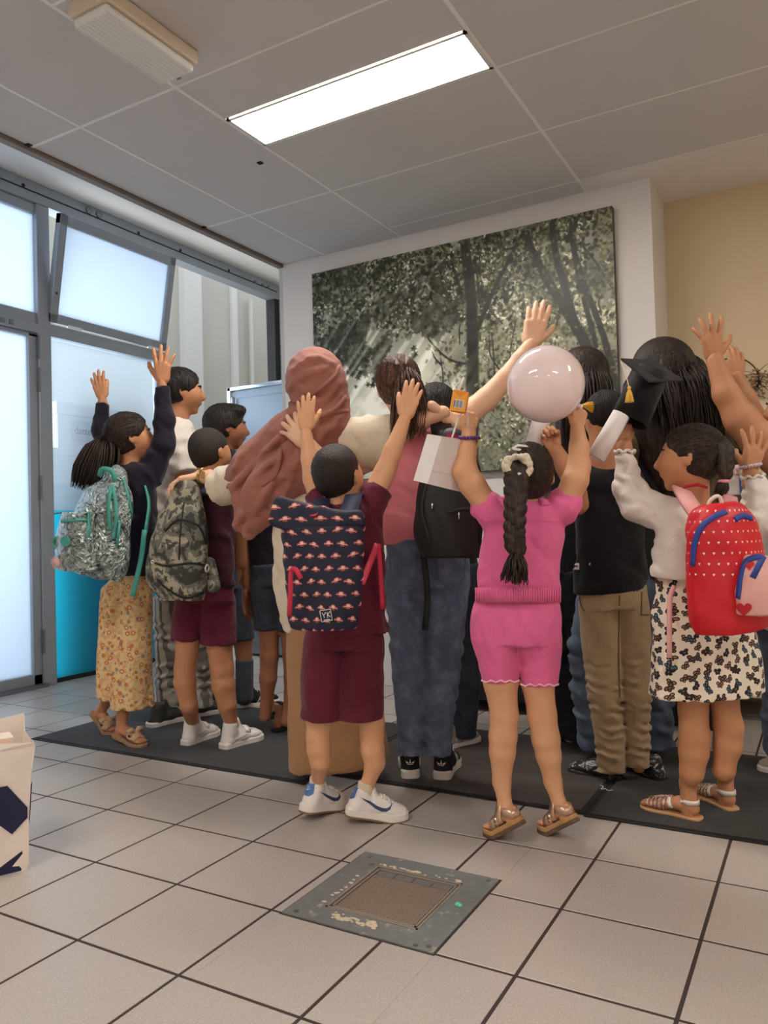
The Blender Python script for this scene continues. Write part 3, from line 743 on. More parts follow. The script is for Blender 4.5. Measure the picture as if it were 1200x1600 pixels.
    # --- footwear frame: local x right, y forward (heel 0 .. toe L), z up, heel lifted about the ball of the foot
    def foot_frame(s, heel, toe, L=None, lift=0, z=0.):
        h = on_floor(*heel, z) if len(heel) == 2 else np.asarray(heel, float); t = on_floor(*toe, z) if len(toe) == 2 else np.asarray(toe, float)
        f = unit((t - h) * V3(1, 1, 0)); L = L or np.linalg.norm((t - h)[:2]); r = np.cross(f, ZU); a = math.radians(lift); yb = .70
        o = t - f * L; o[2] = z
        def M(p):
            x, y, zz = p
            if y < yb * L and a:
                dy = y - yb * L; y2 = yb * L + dy * math.cos(a) + zz * math.sin(a); z2 = -dy * math.sin(a) + zz * math.cos(a); return o + r * x + f * y2 + ZU * z2
            return o + r * x + f * y + ZU * zz
        return M, L, r, f
    SOLE = [(-.10, .02), (-.125, .10), (-.125, .25), (-.118, .42), (-.15, .62), (-.165, .74), (-.15, .87), (-.10, .96), (-.03, 1.), (.05, .99), (.11, .94), (.145, .85), (.155, .74), (.14, .62), (.115, .42), (.122, .25), (.125, .10), (.10, .02), (.05, -.005), (-.05, -.005)]
    def sole(s, name, M, L, z0, z1, mat, parent, wide=1., mid=1.03):
        mb = MB(); n = 0; out = resample([(x, y, 0) for x, y in Person.SOLE + Person.SOLE[:1]], 49)[:-1]; n = len(out); V = []
        lv = [(z0, .97), (z0 + (z1 - z0) * .2, mid), (z0 + (z1 - z0) * .8, mid), (z1, .96)]
        for zz, g in lv: V += [M((x * L * wide * g, (.5 + (y - .5) * (1 + (g - 1) * .5)) * L, zz)) for x, y, _ in out]
        F = [(i * n + k, i * n + (k + 1) % n, (i + 1) * n + (k + 1) % n, (i + 1) * n + k) for i in range(3) for k in range(n)] + [tuple(range(n - 1, -1, -1)), tuple(3 * n + k for k in range(n))]
        return mb.add(V, F).build(name, mat, parent)
    def sneaker(s, heel, toe, upper, sole, L=None, lift=0, sole_h=.028, high=.36, laces=None, z=0., name='sneaker', tread=None, label=None):
        M, L, r, f = s.foot_frame(heel, toe, L, lift, z)
        v = Vol(.004); h0 = sole_h * .7
        C = lambda a, b, ra, rb, q=1., **kw: v.cone(M((a[0] * L, a[1] * L, a[2] * L + h0)), M((b[0] * L, b[1] * L, b[2] * L + h0)), ra * L, rb * L, .012, q, side=r, **kw)
        C((0, .155, .06), (0, .215, high - .08), .142, .148); C((0, .16, .04), (0, .45, .08), .135, .14); C((0, .25, high * .5), (0, .54, .15), .12, .115)
        C((0, .45, .09), (0, .74, .065), .15, .16, .75); C((.0, .74, .06), (-.005, .86, .045), .16, .13, .62)
        C((0, .42, high * .62), (0, .37, high * .98), .09, .08, .55)                                       # tongue
        v.half(M((0, .5 * L, h0 * .6)), -ZU if not lift else -unit(M((0, .2 * L, 1.)) - M((0, .2 * L, 0))), .002, None) if not lift else None
        v.cone(M((0, .235 * L, high * L + h0 + .016)), M((0, .25 * L, high * L + h0 + .1)), .11 * L, .14 * L, .008, mode='s')
        o = s.wear(name, v, upper, label); sk = Skin(*s.last)
        s.sole('sole', M, L, 0, sole_h, sole, o, 1.14)
        if tread is not None: s.sole('tread', M, L, -.004, .004, tread, o, 1.14, mid=1.04)
        if laces is not None:
            mb = MB()
            for i in range(5):
                y = .46 + i * .055; pts = [sk.drop(M((x * L, (y + (.02 if x > 0 else 0)) * L, .5 * L)), -ZU, .002)[0] for x in (-.08, -.03, .03, .08)]; mb.tube(pts, .003, 5)
            mb.build('laces', laces, o, True)
        return o, sk, M, L, r, f
def side_mark(sk, M, L, r, sgn, polys, name, mat, parent, off=.0015):
    """print or stripe on the side of a shoe: outlines in (along, up) fractions of the shoe length"""
    mb = MB()
    for poly in polys: decal(mb, sk, [(a, b) for a, b in poly], lambda a, b: M((sgn * .13 * L, a * L, b * L)), -r * sgn, off, .03)
    return mb.build(name, mat, parent, True)
def heel_mark(sk, M, L, f, polys, name, mat, parent, off=.0015):
    mb = MB()
    for poly in polys: decal(mb, sk, poly, lambda a, b: M((a * L, 0, b * L)), f, off, .02)
    return mb.build(name, mat, parent, True)
def braid(mb_vol, pts, r0, r1, n, side):
    """three-strand plait as overlapping slanted lobes"""
    P = resample(pts, n * 2 + 1); sd = unit(side)
    for i in range(n * 2):
        p = P[i]; t = unit(P[min(i + 1, len(P) - 1)] - P[max(i - 1, 0)]); r = r0 + (r1 - r0) * i / (n * 2); a = unit(sd - t * (sd @ t)); q = 1 if i % 2 else -1; nn = np.cross(t, a)
        ax = unit(t * .8 - a * q * .55); bx = unit(a - ax * (a @ ax)); R = np.stack([bx, ax, np.cross(bx, ax)], 1)
        mb_vol.ell(p + a * q * r * .42, (r * .55, r * .95, r * .62), R, .003)
    for i in range(len(P) - 1): mb_vol.cone(P[i], P[i + 1], r0 * .35, r0 * .35, .003)
def ring(mb, c, ax, R, r, n=22, sides=7):
    ax = unit(ax); a = unit(np.cross(ax, V3(.3, .5, .81))); b = np.cross(ax, a); P = [np.asarray(c) + (a * math.cos(t) + b * math.sin(t)) * R for t in np.linspace(0, 6.2832, n)]
    return mb.tube(P, r, sides, cap=False)
# ------------------------------------------------------------------ fabrics
def cloth(name, c, rough=.85, weave=400, vary=.08, sheen=.15):
    m = Mat(name, c, rough, spec=.25, sheen=sheen); m.vary(9, vary); m.bump(m.noise(weave, 2) * .12 + m.noise(11, 4, .55, dist=1.1), .55, .014); return m
c_maroon = cloth('maroon_jersey', srgb(100, 26, 50), .75, 500, .1); c_navy = cloth('navy_knit', srgb(30, 26, 42)); c_cream = cloth('cream_linen', srgb(226, 212, 188)); c_rose = cloth('rose_scarf', srgb(166, 108, 94), .75, 600, .1)
c_tan = cloth('tan_skirt', srgb(176, 132, 92)); c_pinktop = cloth('dusty_pink_top', srgb(226, 132, 144)); c_black = cloth('black_cotton', (.006, .006, .008), .8); c_khaki = cloth('khaki_twill', srgb(178, 152, 118))
c_white = cloth('white_cotton', srgb(236, 228, 218)); c_romper = cloth('pink_denim', srgb(240, 112, 164), .8, 700, .12); c_olive = cloth('olive_jacket', srgb(120, 108, 78)); c_char = cloth('charcoal_top', srgb(44, 42, 46)); c_sock = cloth('cream_sock', srgb(232, 216, 190)); c_grey = cloth('grey_sock', srgb(70, 78, 84))
def denim(name, c, c2):
    m = Mat(name, c, .85, sheen=.1); m.over(m.noise(16, 4, .6).sstep(.4, .7) * .8, c2); m.over(m.noise(300, 2, mapping=(1, 1, .3)).sstep(.5, .7) * .35, tuple(min(1, x * 1.6) for x in c)); m.bump(m.noise(380, 2), .2, .002); return m
c_jean = denim('blue_denim', srgb(88, 102, 128), srgb(128, 142, 166)); c_jeandk = denim('dark_denim', srgb(40, 46, 58), srgb(58, 66, 80)); c_jeanlt = denim('washed_denim', srgb(72, 84, 102), srgb(98, 112, 132))
m_wrub = Mat('white_rubber', srgb(238, 230, 222), .5); m_gum = Mat('gum_rubber', srgb(128, 104, 76), .6); m_wlea = Mat('white_leather', srgb(240, 232, 226), .45); m_wlea.vary(20, .06)
m_bsuede = Mat('black_suede', (.008, .008, .01), .8); m_nblue = Mat('blue_leather', srgb(74, 116, 176), .45); m_dblue = Mat('slate_blue_leather', srgb(52, 70, 104), .45)
LEFT = -RGT; RIGHT = RGT
SWOOSH = [(.16, .30), (.30, .225), (.42, .165), (.52, .135), (.60, .14), (.655, .18), (.69, .27), (.645, .215), (.60, .19), (.54, .185), (.45, .205), (.32, .255)]
SWOOSH = [(a, b + .03) for a, b in SWOOSH]

# ================================================================== boy in maroon reaching up, navy bag
p = Person(2.62, (552, 1285), 'boy in maroon shirt and shorts on tiptoe, both arms raised, wearing a navy printed backpack', 4, SK_A)
for pts in ([(510, 985, 22), (501, 1060, 22), (499, 1128, 19.5), (497, 1150, 18), (498, 1170, 18), (500, 1190, 15.5)], [(566, 985, 22), (577, 1060, 22), (581, 1128, 19.5), (581, 1150, 18), (582, 1172, 18), (585, 1192, 15.5)]): p.limb(p.body, pts)
p.torso(p.body, [(530, 800, 40), (535, 880, 46), (537, 980, 48)], .6)
p.limb(p.body, [(508, 800, 20), (489, 748, 15.5, .02), (484, 718, 13.5, .04), (478, 676, 9.5, .06)]); p.limb(p.body, [(572, 800, 21), (601, 738, 16.5, .02), (614, 705, 15, .03), (632, 655, 10, .05)])
p.head(527, 741, 96, 26, 16, 3, neck=(535, 792, 22), w=1.04)
p.hand(p.j(478, 672, .06), p.j(477, 612, .08), RIGHT, FWD, spread=6, tspread=34); p.hand(p.j(633, 652, .05), p.j(651, 591, .07), LEFT, FWD, spread=6, tspread=28)
p.cap(H_BUZZ, .028, .21, -.30, amp=.0012, wl=.02)
v = Vol(.006); p.torso(v, [(533, 780, 34), (533, 800, 54), (540, 850, 60), (542, 930, 61), (542, 990, 64)], .66); p.limb(v, [(512, 802, 26), (494, 768, 22, .02)], fb=True, k=.03); p.limb(v, [(568, 802, 28), (592, 762, 24, .02)], fb=True, k=.03)
v.cone(p.j(534, 772), p.j(534, 755), p.m(26), p.m(30), .01, mode='s'); v.wrinkle(.007, .09, [RGT, UPV + RGT], 4).wrinkle(.003, .045, None, 5)
p.wear('shirt', v, c_maroon)
v = Vol(.006); p.torso(v, [(537, 970, 58), (536, 1010, 62)], .7); p.limb(v, [(508, 1005, 34), (504, 1060, 35), (503, 1122, 34)], fb=True, k=.005); p.limb(v, [(566, 1005, 35), (563, 1060, 37), (563, 1121, 37)], fb=True, k=.005); v.wrinkle(.004, .08, [p.r, p.r + ZU * .5], 2)
p.wear('shorts', v, c_maroon)
for (ax, ay, tx, ty, h, t, nm) in ((501, 1228, 503, 1250, (486, 1279), (541, 1256), 0), (587, 1232, 589, 1258, (568, 1284), (638, 1279), 1)):
    o, sk, M, L, r, f = p.sneaker(h, t, m_wlea, m_wrub, L=.215, lift=12, high=.32, sole_h=.03, laces=m_wlea, tread=m_gum)
    k = p.leg_to(M, L, ax, 1190, 15, ra=.0225, hz=.46); v = Vol(.004); v.cone(k + ZU * .016, M((0, .25 * L, .2 * L)), .0275, .029, .01, fa=True); p.wear('sock', v, c_sock)
    for sg in (-1, 1): side_mark(sk, M, L, r, sg, [SWOOSH], 'swoosh_mark', m_dblue, o)
    heel_mark(sk, M, L, f, [[(-.095, .27), (-.085, .36), (-.06, .42), (.06, .42), (.085, .36), (.095, .27), (.05, .24), (-.05, .24)]], 'heel_tab', m_nblue, o)
    heel_mark(sk, M, L, f, [[(-.05, .325), (-.02, .315), (.05, .345), (-.015, .335)], [(-.03, .35), (-.025, .375), (-.015, .375), (-.02, .35)], [(0, .352), (.002, .375), (.012, .375), (.01, .352)]], 'heel_logo', m_wlea, o, .003)
p.finish(); boy7 = p
# ================================================================== girl in pink romper
p = Person(2.46, (822, 1306), 'girl in bright pink romper with a long braid, arms raised, standing on tiptoe', 0, SK_A)
for pts in ([(782, 1000, 32), (782, 1066, 26), (788, 1117, 21.5), (786, 1150, 21.5), (785, 1175, 20), (784, 1222, 14)], [(842, 1000, 32), (840, 1066, 25), (847, 1117, 22), (853, 1155, 21.5), (857, 1180, 19), (864, 1222, 13.5)]): p.limb(p.body, pts)
p.torso(p.body, [(825, 790, 48), (818, 860, 52), (810, 980, 56)], .6)
p.limb(p.body, [(788, 812, 18), (762, 792, 20), (738, 757, 20, -.01), (726, 735, 19, -.01), (730, 705, 14), (733, 672, 11)]); p.limb(p.body, [(858, 812, 18), (884, 784, 20), (899, 750, 20, -.01), (904, 730, 18), (905, 700, 15), (902, 668, 11)])
p.head(826, 742, 100, 6, 12, 0, neck=(822, 790, 20), w=1.04)
p.fist(p.j(733, 674, 0), p.j(728, 635, .02), RIGHT, FWD, .115); p.fist(p.j(902, 669, 0), p.j(908, 630, .0), LEFT, FWD - RGT * .3, .115)
v = Vol(.006); p.torso(v, [(822, 778, 26), (822, 792, 50), (819, 830, 62), (811, 880, 63), (810, 925, 65)], .66)
for x, y in ((762, 792), (884, 786)): v.cone(p.j(x + (6 if x < 800 else -6), y + 6), p.j(x, y), p.m(28), p.m(26), .02)
v.wrinkle(.0045, .07, None, 7); o = p.wear('romper_top', v, c_romper); sk = Skin(*p.last)
mb = MB(); band(mb, sk, [p.j(790, 782), p.j(800, 776), p.j(822, 776), p.j(842, 778), p.j(852, 790)], None, .030, .008, .004); mb.build('collar', c_romper, o, True)
mb = MB(); band(mb, sk, [p.j(757, 815), p.j(806, 812), p.j(876, 815)], None, .004, .002, .001, 20); mb.build('seam', c_romper, o)
v = Vol(.006); p.torso(v, [(809, 932, 64), (807, 960, 70), (806, 985, 71), (806, 1004, 69)], .68); p.limb(v, [(777, 1000, 40), (780, 1036, 32), (782, 1064, 28)], fb=True, k=.005); p.limb(v, [(838, 1000, 41), (842, 1036, 33), (843, 1069, 29)], fb=True, k=.005); v.wrinkle(.003, .07, None, 3)
o = p.wear('romper_shorts', v, c_romper); sk = Skin(*p.last)
mb = MB(); band(mb, sk, [p.j(811, 940), p.j(809, 990), p.j(808, 1032)], None, .005, .003, .001, 12); mb.build('seam', c_romper, o)
mb = MB()
for xs, y0 in (((752, 767, 782, 797, 811), 1063), ((813, 828, 843, 858, 873), 1069)):
    for a, b in zip(xs[:-1], xs[1:]): mb.tube([p.j(a, y0, -.06), p.j((a + b) / 2, y0 + 3, -.075), p.j(b, y0, -.06)], .0028, 5)
mb.build('frayed_hem', Mat('frayed_pink', srgb(246, 190, 205), .9), o)
mb = MB()
for i in range(36):
    x = 744 + i * 3.72; z = -.105 * math.sqrt(max(0, 1 - ((x - 810) / 70) ** 2)); mb.tube([p.j(x, 918, z), p.j(x + .4, 930, z - .004), p.j(x, 941, z)], .0042, 6)
mb.build('elastic_waist', c_romper, p.t, True)
# hair, scrunchie and plait
o = p.cap(H_DARK, .04, .21, -.28, amp=.002, wl=.025)
p.comb(H_DARK, (-.25, -.9, .3), 300, seed=2)
a = p.j(808, 728, -.10); v = Vol(.004); braid(v, [a, p.j(806, 760, -.13), p.j(805, 800, -.15), p.j(804, 840, -.155), p.j(808, 868, -.15)], p.m(18), p.m(14), 9, RGT); v.wrinkle(.0012, .012, [ZU], 2)
b = p.wear('braid', v, H_DARK)
mb = MB(); strands(mb, [p.j(808, 866, -.15), p.j(806, 885, -.155), p.j(803, 912, -.15)], [.018, .035, .045], 120, .0028, wave=.004, seed=5); mb.build('braid_tail', H_DARK, p.t, True)
mb = MB()
rs = random.Random(3)
for i in range(22):
    t = i / 22 * 6.283; c = a + V3(0, 0, -.002) + (RGT * math.cos(t) * .036 + UPV * math.sin(t) * .028) - FWD * (.006 + .012 * (i % 2)); mb.sphere(c, (rs.uniform(.007, .012), rs.uniform(.012, .02), rs.uniform(.012, .018)), 10, 7, frame(i * 23, i * 31, math.degrees(-t)))
mb.build('scrunchie', c_cream, o, True)
mb = MB(); q = p.j(815, 703, -.07); mb.tube([q + RGT * x + UPV * y for x, y in ((-.028, .004), (-.012, .014), (.012, .012), (.03, -.002), (.014, -.004), (-.01, 0), (-.028, .004))], .004, 6); mb.build('hair_clip', m_wrub, o, True)
# bracelet
mb = MB(); c = p.j(733, 684)
for i in range(20):
    t = i / 20 * 6.283; mb.sphere(c + (RGT * math.cos(t) + F0 * math.sin(t)) * .030 + UPV * .004 * math.sin(t), .0062, 8, 6)
mb.build('bead_bracelet', Mat('purple_beads', srgb(96, 52, 120), .2, .2), p.t, True)
# sandals
m_gold = Mat('rose_gold_leather', srgb(214, 178, 150), .28, .55); m_cork = Mat('cork', srgb(196, 148, 96), .8); m_cork.vary(60, .2); m_soleb = Mat('brown_outsole', srgb(104, 80, 62), .7)
for h, t in (((812, 1318), (757, 1303)), ((896, 1314), (842, 1297))):
    M, L, r, f = p.foot_frame(h, t, .165, 33)
    o = p.sole('sandal', M, L, .012, .026, m_cork, p.t, 1.05); p.sole('outsole', M, L, 0, .013, m_soleb, o, 1.07)
    v = Vol(.004); C = lambda a, b, ra, rb, q=1.: v.cone(M(np.array(a) * L), M(np.array(b) * L), ra * L, rb * L, .01, q, side=r)
    C((0, .14, .27), (0, .30, .30), .12, .12); C((0, .3, .30), (0, .62, .24), .12, .12, .8); C((0, .62, .24), (0, .80, .215), .12, .11, .6)
    for i in range(5): C((-.11 + .055 * i, .80, .21), (-.115 + .052 * i, .93 - .02 * i if i else .93, .20), .034, .03)
    p.leg_to(M, L, 784 if h[0] < 850 else 864, 1222, 13.5, ra=.0215, hz=.42, yy=.20); C((0, .15, .26), (0, .20, .42), .115, .125); vv = v.mesh(); p.extra.append(vv); sk = Skin(*vv); mb = MB()
    cen = lambda y, z: M(np.array((0, y, z)) * L)
    def strap(y, z, w, a0, a1, slope=0):
        c = cen(y, z); P = []; N = []
        for t_ in np.linspace(a0, a1, 12):
            d = -(r * math.sin(t_) + ZU * math.cos(t_)); q, n = sk.drop(c - d * .2 + f * slope * math.sin(t_) * 0, d, .003); P.append(q); N.append(n)
        mb.ribbon(P, w, .004, N)
    strap(.45, .2, .032, -1.7, 1.7); strap(.70, .18, .03, -1.7, 1.7)
    P = []; N = []
    for t_ in np.linspace(-1.9, 1.9, 16):
        d = -( -f * math.cos(t_) + r * math.sin(t_)); c = M(np.array((0, .18, .34)) * L); q, n = sk.drop(c - d * .2, d, .003); P.append(q); N.append(n)
    mb.ribbon(P, .026, .004, N)
    mb.build('strap', m_gold, o, True)
p.finish(); girl10 = p
# ================================================================== woman in a rose headscarf
p = Person(3.05, (530, 1212), 'woman in rose-brown headscarf, cream blouse and long tan skirt with arms round two children', -6, SK_D, .008)
p.torso(p.body, [(495, 690, 50), (495, 780, 50), (495, 880, 52), (510, 960, 52)], .6)
p.limb(p.body, [(510, 960, 26), (512, 1100, 22), (512, 1190, 14)]); p.limb(p.body, [(545, 960, 26), (548, 1100, 22), (548, 1190, 14)])
p.limb(p.body, [(448, 695, 24), (395, 745, 19, .12), (345, 750, 15, .26), (312, 744, 11, .33)]); p.limb(p.body, [(540, 685, 24), (590, 690, 20, -.02), (632, 676, 16, -.13), (660, 655, 15, -.19), (692, 645, 11, -.20)])
p.head(492, 606, 92, -12, 4, -4, neck=(495, 680, 24))
p.hand(p.j(310, 744, .33), p.j(276, 752, .33), LEFT * .3 - UPV * .2 + FWD, -UPV + LEFT * .3, curl=(25, 30, 20), L=.175, tspread=30); p.hand(p.j(690, 645, -.20), p.j(728, 672, -.14), UPV * .6 + FWD * .5, FWD - UPV * .6, curl=(14, 22, 18), L=.165, tspread=36)
v = Vol(.008); p.torso(v, [(497, 668, 30), (497, 690, 62), (494, 760, 62), (492, 850, 64), (492, 920, 62), (500, 985, 60)], .62)
p.limb(v, [(450, 698, 32), (400, 745, 32, .1), (365, 756, 30, .18), (346, 760, 34, .23)], fb=True, k=.03); p.limb(v, [(535, 690, 34), (575, 690, 38, -.02), (608, 690, 39, -.06), (634, 690, 40, -.09)], fb=True, k=.03)
v.wrinkle(.0045, .08, [RGT + UPV * .4, RGT], 3); p.wear('blouse', v, c_cream); sk = Skin(*p.last)
v = Vol(.009); p.torso(v, [(505, 955, 58), (514, 1040, 66), (524, 1120, 73), (530, 1180, 78), (530, 1194, 76)], .7); v.wrinkle(.005, .10, [RGT], 5); p.wear('long_skirt', v, c_tan)
v = Vol(.007)
v.ell(p.j(493, 596), (p.m(47), p.m(55), p.m(53)), frame(-12, 0, -4), .02); p.torso(v, [(497, 618, 46, -.01), (500, 650, 47, -.02), (492, 690, 60, -.02), (455, 740, 52, -.06), (412, 785, 40, -.05), (389, 834, 10, -.03)], .62, fa=False, fb=False, k=.03)
p.torso(v, [(505, 640, 44, -.02), (515, 668, 34, -.03)], .8, fa=False, fb=False); p.limb(v, [(455, 678, 38, -.01), (400, 728, 36, .08), (366, 752, 24, .16)], k=.03); p.torso(v, [(420, 730, 44, .02), (398, 775, 40, .02), (386, 815, 22, 0)], .5, fa=False, fb=False, k=.03); p.limb(v, [(500, 670, 44, -.02), (458, 735, 36, -.07), (440, 770, 20, -.08)], k=.03)
v.ell(p.j(486, 596, .16), (p.m(30), p.m(30), p.m(36)), frame(-12), .01, 's')
v.wrinkle(.010, .075, [RGT - UPV * 1.1, RGT - UPV * .8], 8, p.j(420, 745, -.03), .26).wrinkle(.002, .055, [RGT * .5 - UPV, UPV], 9); sk = Skin(*v.mesh())
for path, r_ in (([(540, 600), (520, 640), (480, 662), (445, 695), (400, 742)], .013), ([(545, 640), (500, 682), (455, 730), (412, 775)], .012), ([(456, 640), (432, 690), (385, 740), (352, 762)], .014), ([(449, 612), (470, 590), (512, 574)], .010), ([(456, 580), (490, 560), (526, 570)], .009), ([(442, 705), (426, 760), (400, 803)], .013), ([(368, 742), (374, 790), (388, 828)], .012), ([(500, 652), (472, 700), (452, 758)], .011), ([(452, 660), (470, 640), (510, 622), (538, 588)], .011), ([(460, 600), (482, 612), (520, 600)], .008)):
    Q = [sk.drop(p.j(x, y, -.3), None, -.004)[0] for x, y in resample([(x, y, 0) for x, y in path], 10)[:, :2]]
    for i in range(9): e = lambda j: r_ * (.45 + .55 * math.sin(math.pi * (j + .5) / 10)); v.cone(Q[i], Q[i + 1], e(i), e(i + 1), .018)
o = p.wear('headscarf', v, c_rose); sk = Skin(*p.last)
mb = MB()
for path in ([(540, 618), (522, 640), (492, 650), (462, 640)], [(448, 632), (480, 620), (520, 590), (530, 570)], [(440, 700), (432, 740), (408, 760)], [(546, 642), (515, 645), (470, 668), (440, 690)]):
    pts = [sk.drop(p.j(x, y, -.2), None, .001)[0] for x, y in resample([(x, y, 0) for x, y in path], 16)[:, :2]]; mb.tube(pts, [.003] + [.009] * 14 + [.003], 6)
mb.build('scarf_fold', c_rose, o, True)
mb = MB(); ring(mb, p.j(318, 744, .315), p.j(308, 743, .33) - p.j(345, 750, .26), .034, .005); mb.box((-.012, -.016, -.004), (.012, .016, .006), np.stack([unit(p.j(308, 743, .33) - p.j(345, 750, .26)), UPV, -FWD], 1), p.j(317, 742, .28), bev=.002)
mb.build('wrist_watch', Mat('watch_gold', srgb(206, 172, 110), .25, .9), p.t, True); p.finish()

# ================================================================== tall girl in pink top and jeans
p = Person(2.98, (668, 1225), 'tall girl in dusty pink top and blue jeans, right arm stretched high, brown ponytail', 0, SK_D)
p.torso(p.body, [(650, 690, 42), (650, 780, 45), (665, 880, 52)], .6)
p.limb(p.body, [(640, 900, 24), (640, 1060, 18), (642, 1130, 14)]); p.limb(p.body, [(695, 900, 24), (690, 1060, 18), (684, 1130, 14)])
p.limb(p.body, [(612, 692, 18, .05), (575, 722, 15, .09), (545, 740, 14.5, .06), (510, 726, 14, -.06), (478, 692, 12, -.12)]); p.limb(p.body, [(694, 676, 21), (728, 648, 19, .0), (760, 624, 18, .02), (790, 592, 16, .03), (812, 562, 13, .04), (829, 538, 11, .05)])
p.head(624, 603, 92, 8, 0, -4, neck=(640, 675, 20))
p.hand(p.j(829, 538, .05), p.j(846, 464, .08), RIGHT, FWD, spread=5, tspread=36); p.hand(p.j(478, 693, -.12), p.j(430, 640, -.06), UPV + RGT * .8, FWD + RGT * .4, spread=14, curl=(12, 20, 16), tspread=40, L=.165)
v = Vol(.007); p.torso(v, [(642, 664, 26), (648, 684, 52), (648, 740, 50), (646, 800, 50), (655, 848, 58)], .62); p.limb(v, [(610, 690, 25), (592, 712, 24)], fb=True, k=.03); p.limb(v, [(688, 684, 27), (712, 662, 23)], fb=True, k=.03); v.wrinkle(.006, .08, [UPV + RGT * .6], 3); p.wear('pink_top', v, c_pinktop)
v = Vol(.007); p.torso(v, [(668, 842, 62), (668, 880, 66), (668, 915, 66)], .68); p.limb(v, [(636, 905, 36), (637, 1000, 29), (640, 1060, 27), (642, 1130, 22), (642, 1176, 21)], fb=True, k=.006); p.limb(v, [(698, 905, 37), (692, 1000, 32), (688, 1060, 30), (684, 1130, 24), (682, 1177, 23)], fb=True, k=.006)
v.wrinkle(.005, .07, [UPV, UPV + RGT * .5], 4).wrinkle(.006, .04, [UPV], 6, p.j(665, 1165), .1); o = p.wear('jeans', v, c_jean); sk = Skin(*p.last)
m_st = Mat('jean_stitch', srgb(120, 124, 130), .9); mb = MB(); m_pk = denim('pocket_denim', srgb(52, 62, 82), srgb(84, 96, 116))
for xs in ((610, 650), (684, 726)):
    decal(mb, sk, [(xs[0], 868), (xs[1], 868), (xs[1] - 2, 905), ((xs[0] + xs[1]) / 2, 918), (xs[0] + 2, 905)], lambda x, y: p.j(x, y, -.3), None, .003, 6)
    mb.build('back_pocket', c_jean, o, True); mb = MB()
mb = MB()
for xs in ((610, 650), (684, 726)):
    pl = [(xs[0], 868), (xs[0] + 2, 905), ((xs[0] + xs[1]) / 2, 918), (xs[1] - 2, 905), (xs[1], 868)]
    for a, b in zip(pl[:-1], pl[1:]): band(mb, sk, [p.j(*a, -.3), p.j(*b, -.3)], None, .003, .002, .005, 6)
for pl in ([(606, 852), (668, 854), (730, 852)], [(668, 856), (667, 900), (664, 925)]): band(mb, sk, [p.j(*a, -.3) for a in pl], None, .004, .002, .002, 14)
mb.build('stitching', m_st, o)
mb = MB(); rs = random.Random(3)
for x0, x1 in ((622, 664), (658, 704)):
    for i in range(26): x = rs.uniform(x0, x1); z = -.05 * math.sqrt(max(0, 1 - ((x - (x0 + x1) / 2) / 22) ** 2)); mb.tube([p.j(x, 1176, z), p.j(x + rs.uniform(-2, 2), 1182, z - .004)], .0016, 4)
mb.build('frayed_hem', m_st, o)
TREFOIL = [[(-.014, 0), (0, .075), (.014, 0)], [(-.07, .035), (-.055, .0), (-.018, -.004), (-.025, .012)], [(.07, .035), (.055, .0), (.018, -.004), (.025, .012)], [(-.05, -.012), (-.04, -.02), (.04, -.02), (.05, -.012)]]
TREFOIL = [[(a, b + .26) for a, b in q] for q in TREFOIL]
STRIPES = [[(.42 + i * .07, .13), (.445 + i * .07, .13), (.535 + i * .055, .30), (.51 + i * .055, .30)] for i in range(3)]
for h, t in (((642, 1226), (640, 1190)), ((682, 1234), (708, 1192))):
    o, sk, M, L, r, f = p.sneaker(h, t, m_bsuede, m_wrub, L=.25, sole_h=.04, high=.46, laces=m_wlea); p.leg_to(M, L, 642 if h[0] < 660 else 684, 1130, 15, ra=.03)
    heel_mark(sk, M, L, f, TREFOIL, 'trefoil_mark', m_wlea, o)
    for sg in (-1, 1): side_mark(sk, M, L, r, sg, STRIPES, 'side_stripes', m_wlea, o)
def fringe(v): v.cone(p.hp(0, -.40, .2), p.hp(0, -.45, .05), .05, .05, .03)
o = p.cap(H_BROWN, .045, .21, -.30, fringe, wl=.02); p.comb(H_BROWN, (.15, -.9, .15), 320, seed=3)
mb = MB(); strands(mb, [p.j(636, 580, -.10), p.j(634, 600, -.145), p.j(632, 640, -.15), p.j(626, 690, -.14)], [.02, .042, .05, .045], 190, .003, seed=2, lenvar=.2); strands(mb, [p.j(640, 582, -.09), p.j(650, 605, -.13), p.j(655, 640, -.14), p.j(650, 682, -.13)], [.02, .03, .035, .03], 90, .003, seed=4); mb.build('ponytail', H_BROWN, p.t, True)
for x, y in ((618, 575), (634, 568)):
    mb = MB(); q = p.j(x, y, -.135); mb.tube([q, q + UPV * .02 + RGT * .004, q + UPV * .034 - FWD * .01, q + UPV * .015 + RGT * .012], [.004, .006, .004, .003], 6); mb.build('hair_claw', Mat('pearly_clip', srgb(228, 216, 216), .2), o, True)
p.finish()

# ================================================================== girl in navy top with ponytail (left)
p = Person(3.72, (205, 1168), 'ponytailed girl in navy top and floral trousers raising both arms by the window', 30, SK_B)
p.torso(p.body, [(212, 740, 30), (210, 820, 32), (205, 900, 36)], .65)
p.limb(p.body, [(182, 920, 17), (172, 1020, 14), (167, 1080, 10)]); p.limb(p.body, [(215, 920, 18), (205, 1020, 15), (196, 1085, 10)])
p.limb(p.body, [(195, 735, 14), (166, 705, 12, .1), (157, 670, 10, .14), (160, 622, 6.5, .15)]); p.limb(p.body, [(238, 735, 15), (257, 690, 12, .0), (255, 650, 10), (253, 596, 7)])
p.head(203, 683, 76, 62, 8, 0, neck=(205, 735, 14))
p.hand(p.j(160, 622, .15), p.j(148, 577, .16), RIGHT, FWD + LEFT * .8, spread=8, tspread=20); p.hand(p.j(253, 597), p.j(256, 537, .0), LEFT, FWD, spread=14, tspread=42)
